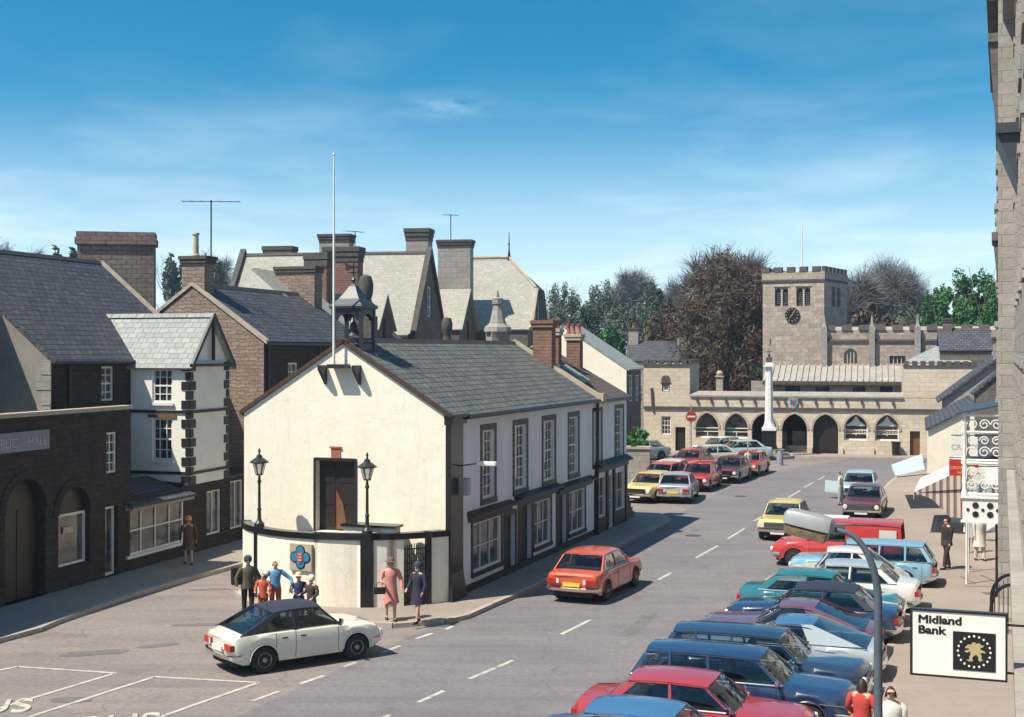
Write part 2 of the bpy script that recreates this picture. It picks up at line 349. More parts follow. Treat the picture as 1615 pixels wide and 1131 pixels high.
M['stone_lt'] = plain('stone_light', (.46,.40,.31), .9, var=.35, sc=3, bmp=.4, bsc=25)
M['kerb'] = plain('kerb_stone', (.40,.35,.30), .9, var=.3, sc=2.5, bmp=.3, bsc=20)
M['terracotta'] = plain('terracotta', (.36,.12,.07), .8, var=.35, sc=6)
M['buff_pot'] = plain('buff_pot', (.55,.48,.36), .8, var=.3, sc=6)
M['iron'] = plain('iron', (.02,.022,.026), .4, var=.3, sc=8)
M['chrome'] = plain('chrome', (.75,.75,.75), .12, 1.0, var=.1)
M['grey_metal'] = plain('grey_metal', (.36,.37,.38), .5, .3, var=.2, sc=4)
M['line'] = plain('road_paint', (.56,.53,.46), .85, var=.5, sc=3.5, col2=(.25,.235,.22))
# ================================================================ ground
ST = Site(0, 0, 69.8)                      # street frame: x = along the street (u), y = to its left; v = -y
def SV(u, v): return ST.w(u, -v)
def asphalt(name, a, b, c, patch):
    m, t, p = newmat(name); tx = N(t, 'ShaderNodeTexCoord'); v = tx.outputs['Object']
    mp = N(t, 'ShaderNodeMapping'); mp.inputs['Rotation'].default_value = (0, 0, R(-62)); mp.inputs['Scale'].default_value = (.35, 1.3, 1); t.links.new(v, mp.inputs[0])
    col = mix(t, ramp(t, noise(t, mp.outputs[0], .55, 7, .62), .36, .66), a, b)
    col = mix(t, mth(t, 'MULTIPLY', ramp(t, noise(t, v, .9, 8, .7), .55, .72), patch), col, c)
    col = mix(t, mth(t, 'MULTIPLY', ramp(t, noise(t, v, 7, 6, .9), .42, .60), .62), col, c)
    m2 = N(t, 'ShaderNodeMapping'); m2.inputs['Rotation'].default_value = (0, 0, R(-69.8)); m2.inputs['Scale'].default_value = (.05, 1.1, 1); t.links.new(v, m2.inputs[0]); col = mix(t, mth(t, 'MULTIPLY', ramp(t, noise(t, m2.outputs[0], 1.2, 4, .6), .5, .68), .4), col, c)
    col = mix(t, mth(t, 'MULTIPLY', ramp(t, noise(t, v, 20, 3, .9), .60, .72), .5), col, tuple(x*1.5 for x in a))
    ve = N(t, 'ShaderNodeTexVoronoi', feature='DISTANCE_TO_EDGE', i_Scale=.22); wn = N(t, 'ShaderNodeTexNoise', i_Scale=.8, i_Detail=5.0); t.links.new(v, wn.inputs['Vector'])
    vm = N(t, 'ShaderNodeVectorMath', operation='ADD'); t.links.new(v, vm.inputs[0]); t.links.new(wn.outputs['Color'], vm.inputs[1]); t.links.new(vm.outputs[0], ve.inputs['Vector'])
    crk = mth(t, 'LESS_THAN', ve.outputs['Distance'], .0028); col = mix(t, mth(t, 'MULTIPLY', crk, .3), col, (.05, .045, .045))
    t.links.new(col, p.inputs['Base Color']); p.inputs['Roughness'].default_value = .88; p.inputs['Specular IOR Level'].default_value = .3
    bump(t, p, noise(t, v, 55, 4, .7), .35, .01); return m
M['road'] = asphalt('road_asphalt', (.21,.195,.20), (.155,.15,.165), (.10,.098,.11), .7)
M['square'] = asphalt('square_asphalt', (.275,.235,.21), (.205,.178,.168), (.12,.11,.115), .75)
M['pave'] = coursed('paving', [(.30,.258,.222), (.268,.23,.20), (.31,.268,.228)], .9, .6, (.22,.19,.165), .012, .9, .25, .01, (.2,.165,.145), .5, .25)
M['meadow'] = plain('meadow_grass', (.06,.10,.035), .95, var=.4, sc=.2)
def sheet(name, pts, z, mat, th=0, kerb=None, kname='kerb'):
    mb = MB()
    if th: mb.slab([(x, y, z) for x, y in pts], th)
    else: mb.poly([(x, y, z) for x, y in pts])
    return mb.build(name, mat, kind='structure')
def kerbline(pts, z=.124, w=.16):
    mb = MB()
    for i in range(len(pts)-1):
        a = Vector(pts[i]+(0,)); b = Vector(pts[i+1]+(0,)); d = (b-a); L = d.length; d.normalize(); n = Vector((-d.y, d.x, 0))*w/2; k = max(1, int(L/.9)); 
        for j in range(k):
            p = a+d*(L*j/k+.006); q = a+d*(L*(j+1)/k-.006); dz = random.uniform(-.004, .004)
            mb.hexa([tuple(p-n)[:2]+(0,), tuple(q-n)[:2]+(0,), tuple(q+n)[:2]+(0,), tuple(p+n)[:2]+(0,), tuple(p-n)[:2]+(z+dz,), tuple(q-n)[:2]+(z+dz,), tuple(q+n)[:2]+(z+dz,), tuple(p+n)[:2]+(z+dz,)])
    return mb.build('kerb', M['kerb'], kind='structure')
sheet('ground', [(-3000, -400), (3000, -400), (3000, 4500), (-3000, 4500)], 0, M['square'])
sheet('meadow', [(-2500, 135), (2500, 135), (2500, 4300), (-2500, 4300)], .02, M['meadow'])
sheet('road', [SV(-30, -14.3), SV(-30, -2.8), SV(52, -2.8), SV(58, -5.6), SV(82, -5.8), SV(92, -3), SV(93, 8), SV(104, 8), SV(103, -2), SV(93, -9.5), SV(78, -13.6), SV(50, -13.6), SV(37, -13.2), SV(33.5, -14.1), SV(26, -14.3)], .004, M['road'])
M['patch'] = asphalt('tarmac_patch', (.165,.155,.16), (.14,.135,.142), (.10,.098,.105), .6)
rp = random.Random(5)
for px, py, w, d, a in ((150,1030,1.6,.5,15), (330,985,2.0,.35,10), (60,975,2.2,.5,8), (250,1018,1.1,.4,30), (1010,985,3.0,.45,72), (1180,838,3.0,.4,70), (330,930,1.4,.35,12), (115,1104,.9,.5,0)):
    x, y = G(px, py); c_, s_ = math.cos(R(a)), math.sin(R(a)); pts = []
    for i in range(14):
        t_ = 2*math.pi*i/14; e = .8+.35*rp.random(); u_, v_ = w/2*math.copysign(abs(math.cos(t_))**.6, math.cos(t_))*e, d/2*math.copysign(abs(math.sin(t_))**.6, math.sin(t_))*e; pts.append((x+u_*c_-v_*s_, y+u_*s_+v_*c_))
    sheet('tarmac_patch', pts, .0062, M['patch'])
# left pavement
KL = [G(-260, 1090), G(0, 1013), G(60, 997), G(85, 986), G(200, 944), G(300, 915), G(382, 893)]
k2 = G(382, 893); KL.append((k2[0]+6*.3, k2[1]+6*.95)); KL.append((k2[0]+40*.3, k2[1]+40*.95))
sheet('pavement', KL+[(-6, 90), (-30, 90), (-30, 20)], .12, M['pave'], .12); kerbline(KL)
# pavement round the hall
MH = Site(-1.86, 38.1, 69.8)
KM = [MH.w(22.2, 6), MH.w(22.4, -.6), G(1056, 823), G(838, 931), G(775, 958), G(735, 976), G(700, 984), G(620, 990), G(540, 985), G(460, 972), G(395, 955), G(374, 938), MH.w(2, 7.3), MH.w(22, 7.3)]
sheet('pavement', KM, .12, M['pave'], .12); kerbline(KM[1:12])
# right pavement
KR = [SV(-12, -2.55), SV(49, -2.55), SV(55, -5.0), SV(60, -5.4), SV(70.3, -5.8), SV(77.5, -5.7), SV(81, -5.2), SV(84, -3.8), SV(86, -1)]
sheet('pavement', KR+[SV(86, 14), SV(-12, 14)], .12, M['pave'], .12); kerbline(KR)
# pavement before the cloister
CL = Site(9.54, 96.5, -15)
KC = [CL.w(-2, -2.2), CL.w(3, -2.6), CL.w(12, -2.8), CL.w(22, -2.0), CL.w(26, -1.6)]
sheet('pavement', KC+[CL.w(26, 8), CL.w(-2, 8)], .10, M['pave'], .10); kerbline(KC, .104)
# ---- painted markings
def stripe(mb, p, q, w=.11, z=.0085):
    a = Vector(p+(z,)); b = Vector(q+(z,)); n = (b-a).normalized(); n = Vector((-n.y, n.x, 0))*w/2
    mb.poly([a-n, b-n, b+n, a+n])
mk = MB()
for a, b in (((740,1071),(781,1054)), ((786,1052),(808,1042)), ((885,1001),(931,978)), ((1038,915),(1058,904)), ((1098,880),(1132,861)), ((1148,850),(1174,834)), ((1189,822),(1208,812)), ((1218,803),(1236,792)), ((1243,785),(1262,774)), ((1268,769),(1283,761)), ((1290,757),(1300,752)), ((660,1108),(700,1090)), ((560,1152),(615,1128))):
    stripe(mk, G(*a), G(*b))
mk.build('centre_line', M['line'], kind='structure')
mk = MB()
for a, b in (((398,1106),(440,1091)), ((473,1079),(511,1066)), ((543,1052),(562,1045)), ((604,1029),(631,1019)), ((656,1008),(682,999)), ((703,993),(714,988))): stripe(mk, G(*a), G(*b), .12)
for a, b in (((-60,1068),(28,1052)), ((28,1052),(182,1062)), ((182,1062),(0,1117)), ((0,1117),(-60,1136)), ((96,1115),(243,1068)), ((96,1115),(20,1140)), ((243,1068),(408,1077)), ((408,1077),(304,1113)), ((304,1113),(240,1136))): stripe(mk, G(*a), G(*b), .11)
mk.build('parking_bay_lines', M['line'], kind='structure')
def ground_text(txt, px, py, size, deg, sx=1.0):
    x, y = G(px, py); o = text_mesh(txt, size, M['line'], None, Matrix.Translation((x, y, .009)) @ Matrix.Rotation(R(deg), 4, 'Z') @ Matrix.Diagonal((sx, 1, 1, 1)), 'bay_lettering', .0006, .02, 'LEFT'); props(o, kind='structure')
ground_text('BUS', 118, 1156, 1.5, 14, .62); ground_text('BUS', -86, 1131, 1.5, 14, .62)
mk = MB()
for px, py, w, l in ((1168,783,.5,.25), (1093,845,.6,.35)):
    x, y = G(px, py); mk.lathe([(.32, .0045), (.32, .012)], (x, y, 0), 18)
mk.build('manhole_cover', plain('cover_iron', (.07,.065,.065), .7), kind='structure')
# ================================================================ building helpers
def win(parent, mb, pl, a0, a1, z0, z1, d=.16, nx=3, ny=4, mat='white_paint', fr=.07, bar=.03, glass='glass', sash=True, sill=None, name='window', surround=None, holes=None):
    """opening + recessed window; the pane is a child of the frame"""
    w = MB(); w.wbox(pl, a0, a1, z0, z0+fr, d-.05, d+.03); w.wbox(pl, a0, a1, z1-fr, z1, d-.05, d+.03); w.wbox(pl, a0, a0+fr, z0+fr, z1-fr, d-.05, d+.03); w.wbox(pl, a1-fr, a1, z0+fr, z1-fr, d-.05, d+.03)
    for i in range(1, nx):
        a = a0+(a1-a0)*i/nx; w.wbox(pl, a-bar/2, a+bar/2, z0+fr, z1-fr, d-.03, d+.005)
    for j in range(1, ny):
        z = z0+(z1-z0)*j/ny; b = bar*(1.9 if sash and j == ny//2 else 1); w.wbox(pl, a0+fr, a1-fr, z-b/2, z+b/2, d-.034 if b == bar else d-.045, d+.004)
    f = w.build(name, M[mat], parent)
    g = MB(); g.poly([pl(a0+fr*.5, z0+fr*.5, d+.012), pl(a1-fr*.5, z0+fr*.5, d+.012), pl(a1-fr*.5, z1-fr*.5, d+.012), pl(a0+fr*.5, z1-fr*.5, d+.012)]); g.build('pane', M[glass], f)
    if surround:
        s = MB(); q = surround[1]; k = surround[2] if len(surround) > 2 else -.03
        s.wbox(pl, a0-q, a1+q, z1+.002, z1+q*1.2, k, .02); s.wbox(pl, a0-q, a0-.002, z0, z1+.001, k, .02); s.wbox(pl, a1+.002, a1+q, z0, z1+.001, k, .02)
        s.wbox(pl, a0-q, a1+q, z0-q*1.1, z0-.002, k*2.2, .02); s.build('frame', M[surround[0]], f)
    if sill:
        s = MB(); s.wbox(pl, a0-.06, a1+.06, z0-.1, z0-.002, -.08, .03); s.build('sill', M[sill], f)
    return f
def backing(parent, pl, a0, a1, z0, z1, d, mat='black'):
    g = MB(); g.poly([pl(a0, z0, d), pl(a1, z0, d), pl(a1, z1, d), pl(a0, z1, d)]); return g
def gable_roof_x(parent, x0, x1, y0, y1, ze, zr, mat, over=.15, th=.12, ox=.06, ridge='stone_cap', yr=None, ze1=None):
    yr = (y0+y1)/2 if yr is None else yr; ze1 = ze if ze1 is None else ze1
    s0 = (zr-ze)/(yr-y0); s1 = (zr-ze1)/(y1-yr); mb = MB()
    mb.slab([(x0-ox, y0-over, ze-s0*over+th), (x1+ox, y0-over, ze-s0*over+th), (x1+ox, yr, zr+th), (x0-ox, yr, zr+th)], th)
    mb.slab([(x0-ox, y1+over, ze1-s1*over+th), (x1+ox, y1+over, ze1-s1*over+th), (x1+ox, yr, zr+th), (x0-ox, yr, zr+th)], th)
    r = mb.build('roof', M[mat], parent)
    k = MB(); n = max(1, int((x1-x0)/.45))
    for i in range(n):
        a = x0-ox+(x1-x0+2*ox)*i/n; b = x0-ox+(x1-x0+2*ox)*(i+1)/n-.012
        k.hexa([(a, yr-.15, zr+th-.09), (b, yr-.15, zr+th-.09), (b, yr+.15, zr+th-.09), (a, yr+.15, zr+th-.09), (a, yr-.05, zr+th+.06), (b, yr-.05, zr+th+.06), (b, yr+.05, zr+th+.06), (a, yr+.05, zr+th+.06)])
    k.build('ridge_tiles', M[ridge], r)
    return r
def gable_roof_y(parent, x0, x1, y0, y1, ze, zr, mat, over=.15, th=.12, oy=.06, ridge='stone_cap'):
    xr = (x0+x1)/2; s = (zr-ze)/(xr-x0); mb = MB()
    for xe, sg in ((x0, -1), (x1, 1)):
        mb.slab([(xe+sg*over, y0-oy, ze-s*over+th), (xe+sg*over, y1+oy, ze-s*over+th), (xr, y1+oy, zr+th), (xr, y0-oy, zr+th)], th)
    r = mb.build('roof', M[mat], parent)
    k = MB(); n = max(1, int((y1-y0)/.45))
    for i in range(n):
        a = y0-oy+(y1-y0+2*oy)*i/n; b = y0-oy+(y1-y0+2*oy)*(i+1)/n-.012
        k.hexa([(xr-.15, a, zr+th-.09), (xr+.15, a, zr+th-.09), (xr+.15, b, zr+th-.09), (xr-.15, b, zr+th-.09), (xr-.05, a, zr+th+.06), (xr+.05, a, zr+th+.06), (xr+.05, b, zr+th+.06), (xr-.05, b, zr+th+.06)])
    k.build('ridge_tiles', M[ridge], r); return r
def chimney(parent, x, y, z0, z1, wx, wy, mat, cap='stone_cap', pots=(), bands=2, potm='terracotta', poth=.5, potr=.13, ch=.28, co=.09):
    mb = MB(); mb.box(x-wx/2, x+wx/2, y-wy/2, y+wy/2, z0, z1-ch); c = mb.build('chimney', M[mat], parent)
    mb = MB()
    for i in range(bands):
        o = co*(1-.35*i); h = ch/bands; mb.box(x-wx/2-o, x+wx/2+o, y-wy/2-o, y+wy/2+o, z1-h*(i+1)+.001, z1-h*i)
    mb.build('cap', M[cap], c, bevel=.015)
    for dx, dy in pots:
        mb = MB(); mb.lathe([(potr*1.1, 0), (potr*1.1, .07), (potr*.85, .1), (potr*.8, poth-.1), (potr*1.05, poth-.07), (potr, poth)], (x+dx, y+dy, z1), 12); mb.build('chimney_pot', M[potm], c, smooth=40)
    return c
def downpipe(parent, x, y, z0, z1, r=.05, mat='iron'):
    mb = MB(); mb.tube([(x, y, z0), (x, y, z1)], r, 8)
    for z in (z0+.3, (z0+z1)/2, z1-.3): mb.tube([(x, y, z-.04), (x, y, z+.04)], r*1.35, 8)
    return mb.build('drainpipe', M[mat], parent, smooth=40)
def gutter(parent, p, q, r=.07, mat='iron'):
    mb = MB(); mb.tube([p, q], r, 8); return mb.build('gutter', M[mat], parent, smooth=40)
# ================================================================ the white market hall
mh = root('market_hall', 'long two storey cream hall with bell turret and curved front wall', 'town hall', (MH.o[0], MH.o[1], 0), MH.a)
L1, L2, WY, ZE, ZR = 14.74, 19.4, 6.68, 5.42, 7.5
fx = plane_x(0); fy = plane_y(0)
dy0, dy1 = MH.ay(560), MH.ay(498)
front = MB(); doorz = (1.95, 4.04)
front.panel(fx, [(0, 0), (WY, 0), (WY, ZE), (WY/2, ZR), (0, ZE)], [rect(dy0, dy1, *doorz)], .28)
front.build('gable_wall', M['cream'], mh)
d = MB(); d.wbox(fx, dy0-.06, dy0-.002, doorz[0], doorz[1]+.08, -.04, .03); d.wbox(fx, dy1+.002, dy1+.06, doorz[0], doorz[1]+.08, -.04, .03); d.wbox(fx, dy0, dy1, doorz[1]+.002, doorz[1]+.09, -.045, .03)
d.build('door_frame', M['black'], mh)
d = MB(); d.wbox(fx, dy0, dy1, doorz[0], doorz[1], .24, .30)
for i in range(2):
    for j in range(3):
        a = dy0+.12+i*(dy1-dy0)/2; w = (dy1-dy0)/2-.2; z = doorz[0]+.15+j*.64; d.wbox(fx, a, a+w, z, z+.5, .225, .24)
dd = d.build('door', M['dark_wood'], mh)
d = MB(); d.wprism(fx, [(dy0+.35, 2.0), (dy0+.72, 2.0), (dy0+.72, 3.15), (dy0+.5, 2.75)], .20, .23); d.build('panel', M['door_wood'], dd)
d = MB(); a = MH.ay(530); d.wbox(fx, a-.15, a+.15, 4.13, 4.42, -.03, .01); d.wbox(fx, a-.19, a+.19, 4.42, 4.47, -.06, .01); d.build('plaque', M['terracotta'], mh)
# verge boards
d = MB()
for ya, yb in ((-.12, WY/2), (WY+.12, WY/2)):
    z0 = ZE+(ZR-ZE)/(WY/2)*(-.12); d.hexa([(-.07, ya, z0+.01), (.06, ya, z0+.01), (.06, yb, ZR+.01), (-.07, yb, ZR+.01), (-.07, ya, z0+.14), (.06, ya, z0+.14), (.06, yb, ZR+.14), (-.07, yb, ZR+.14)])
d.build('verge_board', M['brown_wood'], mh)
# side walls
side = MB(); holes = []; wins = []
for p0, p1, q0, q1 in ((757,783,686,798), (808,833,676,779), (854,877,668,766), (895,914,659,756)):
    a0, a1 = MH.ax(p0), MH.ax(p1); am = (a0+a1)/2; wins.append((a0+.18, a1-.18, 2.75, 4.85)); holes.append(rect(a0+.18, a1-.18, 2.75, 4.85))
shops = []
for p0, p1, z0, z1, kind in ((745,790,.62,2.1,'w'), (796,812,.12,2.0,'d'), (818,838,.12,2.15,'d'), (842,868,.6,2.15,'w'), (878,893,.12,2.1,'d'), (897,922,.55,2.1,'w')):
    a0, a1 = MH.ax(p0), MH.ax(p1); shops.append((a0, a1, z0, z1, kind)); holes.append(rect(a0, a1, z0, z1))
side.panel(fy, [(.95, 0), (L1, 0), (L1, ZE), (.95, ZE)], holes, .2)
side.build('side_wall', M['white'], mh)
d = MB(); d.box(-.002, .95, -.12, .05, 0, ZE-.25); d.hexa([(-.12, -.25, 0), (1.0, -.25, 0), (1.0, -.1, 0), (-.12, -.1, 0), (-.004, -.12, .9), (.95, -.12, .9), (.95, -.1, .9), (-.004, -.1, .9)]); d.box(-.12, 1.02, -.22, .04, ZE-.25, ZE-.05); d.box(-.16, 1.06, -.3, .04, ZE-.05, ZE+.04); d.build('corner_buttress', M['gloss_black'], mh, bevel=.01)
for a0, a1, z0, z1 in wins: win(mh, None, fy, a0, a1, z0, z1, .14, 3, 6, surround=('black', .16, -.02))
for a0, a1, z0, z1, kind in shops:
    if kind == 'w': win(mh, None, fy, a0, a1, z0, z1, .1, 3, 2, 'white_paint', .06, .035, 'glass2', surround=('black', .12, -.03), name='shop_window', sash=False)
    else:
        d = MB(); d.wbox(fy, a0, a1, z0, z1, .15, .2); d.wbox(fy, a0+.12, a1-.12, z0+.2, z0+.85, .135, .15); d.wbox(fy, a0+.12, a1-.12, z0+.95, z1-.15, .135, .15); d.build('door', M['dark_wood'], mh)
        d = MB(); d.wbox(fy, a0-.12, a0-.002, z0, z1+.15, -.03, .02); d.wbox(fy, a1+.002, a1+.12, z0, z1+.15, -.03, .02); d.wbox(fy, a0, a1, z1+.002, z1+.15, -.03, .02); d.build('door_frame', M['black'], mh)
for p0, p1, z in ((738,803,2.35), (812,876,2.45), (878,930,2.35)):        # shop cornices
    a0, a1 = MH.ax(p0), MH.ax(p1); d = MB(); d.box(a0, a1, -.12, -.002, z-.17, z); d.hexa([(a0-.08, -.32, z), (a1+.08, -.32, z), (a1+.08, -.002, z), (a0-.08, -.002, z), (a0-.08, -.3, z+.06), (a1+.08, -.3, z+.06), (a1+.08, -.002, z+.16), (a0-.08, -.002, z+.16)]); d.build('shop_cornice', M['brown_wood'] if p0 == 738 else M['black'], mh)
d = MB(); d.box(1.0, L1-.1, -.03, -.002, .12, .34); d.build('plinth', M['black'], mh)
# second house of the range
s2 = MB(); h2 = []; w2 = []
for p0, p1 in ((934,950), (969,984)):
    a0, a1 = MH.ax(p0), MH.ax(p1); w2.append((a0+.15, a1-.15)); h2.append(rect(a0+.15, a1-.15, 2.85, 4.9))
sh2 = []
for p0, p1, z0, z1 in ((941,955,.7,2.3), (957,966,.12,2.3), (968,984,.7,2.3)):
    a0, a1 = MH.ax(p0), MH.ax(p1); sh2.append((a0, a1, z0, z1)); h2.append(rect(a0, a1, z0, z1))
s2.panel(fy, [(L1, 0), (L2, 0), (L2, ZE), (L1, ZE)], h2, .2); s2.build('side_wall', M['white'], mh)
for a0, a1 in w2: win(mh, None, fy, a0, a1, 2.85, 4.9, .14, 3, 6, surround=('black', .14, -.02))
for a0, a1, z0, z1 in sh2: win(mh, None, fy, a0, a1, z0, z1, .1, 2, 2, 'white_paint', .06, .035, 'glass2', name='shop_window', sash=False)
d = MB(); a0, a1 = MH.ax(938), L2; d.box(a0, a1, -.1, -.003, 2.5, 2.72); d.hexa([(a0, -.32, 2.72), (a1, -.32, 2.72), (a1, -.002, 2.72), (a0, -.002, 2.72), (a0, -.3, 2.78), (a1, -.3, 2.78), (a1, -.002, 2.95), (a0, -.002, 2.95)])
for px in (938, 956, 967, 986):
    a = MH.ax(px); d.box(a-.1, a+.1, -.08, -.003, .12, 2.5)
for a0_, a1_, z0, z1 in sh2:
    if z0 > .3: d.box(a0_, a1_, -.05, -.003, .12, z0)
d.build('shop_front', M['dark_wood'], mh)
d = MB(); d.panel(plane_y(WY), [(0, 0), (L2, 0), (L2, ZE), (0, ZE)]); d.panel(plane_x(L2), [(0, 0), (WY, 0), (WY, ZE), (WY/2, ZR-.15), (0, ZE)]); d.build('rear_wall', M['cream'], mh)
gable_roof_x(mh, .06, L1, 0, WY, ZE, ZR, 'slate_green', over=.22, ox=0)
gable_roof_x(mh, L1+.1, L2, 0, WY, ZE-.05, ZR-.25, 'slate_brown', over=.2, ox=.05)
d = MB()
for ya, yb in ((-.2, WY/2), (WY+.2, WY/2)):
    z0 = ZE-.13; d.hexa([(L1-.12, ya, z0), (L1+.16, ya, z0), (L1+.16, yb, ZR), (L1-.12, yb, ZR), (L1-.12, ya, z0+.30), (L1+.16, ya, z0+.30), (L1+.16, yb, ZR+.24), (L1-.12, yb, ZR+.24)])
d.box(L1-.25, L1+.2, -.42, -.1, ZE-.1, ZE+.22); d.build('verge_coping', M['stone_lt'], mh)
gutter(mh, (.9, -.27, ZE-.06), (L1-.1, -.27, ZE-.06)); gutter(mh, (L1+.2, -.25, ZE-.1), (L2, -.25, ZE-.1)); downpipe(mh, L1+.05, -.1, .1, ZE-.1, .06)
chimney(mh, L1+.05, 2.1, 6.0, 8.5, .5, .78, 'brick', 'brick', bands=2, ch=.3, co=.1)
chimney(mh, L1+2.6, 2.5, 6.2, 8.2, .4, .45, 'brick', 'stone_lt', [(0, -.1), (0, .14)], poth=.4, potr=.09)
chimney(mh, L2-.3, 2.2, 6.1, 8.0, .45, .6, 'brick', 'stone_lt', [(0, -.2), (0, .05), (0, .28)], poth=.45, potr=.09)
d = MB()
for k in (0, .55): d.hexa([(L1+1.0+k, .75, 5.9+.1), (L1+1.35+k, .75, 6.0), (L1+1.35+k, 1.75, 6.6), (L1+1.0+k, 1.75, 6.6), (L1+1.0+k, .75, 6.1), (L1+1.35+k, .75, 6.1), (L1+1.35+k, 1.75, 6.74), (L1+1.0+k, 1.75, 6.74)])
d.build('skylight', M['slate_pale'], mh)
# bell turret
cx_, cy_ = .72, WY/2; cu = MB()
for sx in (-1, 1):
    for sy in (-1, 1):
        cu.box(cx_+sx*.42-.05, cx_+sx*.42+.05, cy_+sy*.45-.05, cy_+sy*.45+.05, 6.85, 8.62)
cu.box(cx_-.52, cx_+.52, cy_-.55, cy_+.55, 8.55, 8.66)
for sx, sy in ((-1, 0), (1, 0), (0, -1), (0, 1)):                     # arched heads and rails between posts
    pts = [(-.38, 8.55), (-.38, 8.2)]+[(-.32*math.cos(t*math.pi/8), 8.2+.2*math.sin(t*math.pi/8)) for t in range(9)]+[(.38, 8.2), (.38, 8.55)]
    if sx: pl = (lambda a, z, d, sx=sx: (cx_+sx*.42+d, cy_+a, z))
    else: pl = (lambda a, z, d, sy=sy: (cx_+a, cy_+sy*.45+d, z))
    cu.wprism(pl, pts, -.03, .03); cu.wbox(pl, -.37, .37, 7.55, 7.63, -.03, .03); cu.wbox(pl, -.37, .37, 6.9, 7.5, -.02, .02)
tur = cu.build('bell_turret', M['iron'], mh)
cu = MB(); prof = [(.82, 8.62), (.74, 8.68), (.5, 8.85), (.3, 9.05), (.16, 9.22), (.05, 9.3)]; cu.lathe([(r*.93, z) for r, z in prof], (cx_, cy_, 0), 4); cu.build('turret_roof', M['lead'], tur)
cu = MB(); cu.tube([(cx_, cy_, 9.25), (cx_, cy_, 9.95)], .025, 6); cu.lathe([(.02, 9.35), (.08, 9.42), (.02, 9.5)], (cx_, cy_, 0), 8); cu.box(cx_-.22, cx_+.22, cy_-.012, cy_+.012, 9.62, 9.65); cu.box(cx_-.012, cx_+.012, cy_-.22, cy_+.22, 9.62, 9.65)
cu.wprism(lambda a, z, d: (cx_+d, cy_+a, z), [(-.3, 9.8), (-.05, 9.76), (.25, 9.7), (.3, 9.95), (.1, 9.85)], -.01, .01); cu.build('weather_vane', M['iron'], tur)
cu = MB(); cu.lathe([(.22, 7.75), (.2, 7.8), (.13, 7.95), (.1, 8.1), (.03, 8.18), (.03, 8.5)], (cx_, cy_, 0), 12); cu.build('bell', M['lead'], tur, smooth=40)
cu = MB()
for sy in (-1, 1): cu.hexa([(-.42, cy_+sy*.56-.05, 6.75), (0, cy_+sy*.56-.05, 6.3), (0, cy_+sy*.56+.05, 6.3), (-.42, cy_+sy*.56+.05, 6.75), (-.42, cy_+sy*.56-.05, 6.87), (.2, cy_+sy*.56-.05, 6.87), (.2, cy_+sy*.56+.05, 6.87), (-.42, cy_+sy*.56+.05, 6.87)])
cu.box(-.42, -.002, cy_-.25, cy_+.3, 6.78, 6.9); cu.build('bracket', M['iron'], tur)
fp = root('flagpole', 'tall white flagpole rising in front of the bell turret on the cream hall', 'flagpole', MH.w(-.3, cy_+.13)+(6.9,))
cu = MB(); cu.tube([(0, 0, 0), (0, 0, 3), (0, 0, 6.1)], [.042, .036, .02], 10); cu.build('pole', M['white_paint'], fp, smooth=40)
cu = MB(); cu.lathe([(.02, 6.1), (.045, 6.15), (.02, 6.2)], (0, 0, 0), 10); cu.build('finial', M['white_paint'], fp, smooth=40)
# curved screen wall
SAG = 1.9; CH = 6.78/2; RR = (CH*CH+SAG*SAG)/(2*SAG); ccx = -SAG+RR
def arcp(t, r=0):          # t in -1..1 across the chord (y), r outwards
    th = t*math.asin(CH/RR); return (ccx-(RR+r)*math.cos(th), WY/2+(RR+r)*math.sin(th))
def arct(y):
    return max(-1, min(1, math.asin((y-WY/2)/RR)/math.asin(CH/RR)))
def arc_strip(mb, t0, t1, z0, z1, r0, r1, n=24, m=0):
    for i in range(n):
        a = t0+(t1-t0)*i/n; b = t0+(t1-t0)*(i+1)/n
        p, q, s, u = arcp(a, r0), arcp(b, r0), arcp(b, r1), arcp(a, r1)
        mb.hexa([p+(z0,), q+(z0,), s+(z0,), u+(z0,), p+(z1,), q+(z1,), s+(z1,), u+(z1,)], m)
def arc_t_px(px, z=1.0):
    best = min(((abs(CX+F*MH.w(*arcp(t/400))[0]/MH.w(*arcp(t/400))[1]-px), t/400) for t in range(-400, 401))); return best[1]
cwr = root('curved_wall', 'low cream curved screen wall with black coping before the gable', 'wall', MH.w(*arcp(0))+(0,), MH.a)
class Off:                # shift MH-local geometry to the root of the wall
    pass
ox_, oy_ = arcp(0)
def shift(mb, dx, dy, dz=0): mb.V = [(x-dx, y-dy, z-dz) for x, y, z in mb.V]; return mb
tg0, tg1 = arc_t_px(680), arc_t_px(637)
cw = MB(); arc_strip(cw, tg1, 1, .0, 2.0, -.25, 0, 40); arc_strip(cw, -1, tg0, 0, 2.0, -.25, 0, 8); shift(cw, ox_, oy_).build('wall', M['cream'], cwr, smooth=30)
cw = MB(); arc_strip(cw, -1, 1, 2.0, 2.17, -.25, .05, 48); shift(cw, ox_, oy_).build('coping', M['gloss_black'], cwr, smooth=30)
tl = arc_t_px(404); tr_ = arc_t_px(579); tq = arc_t_px(676)
for t, hw in ((tl, .02), (tr_, .045), (tq, .018)):
    cw = MB(); arc_strip(cw, t-hw, t+hw, 0, 2.0, -.1, .045, 3); shift(cw, ox_, oy_).build('pier', M['gloss_black'], cwr)
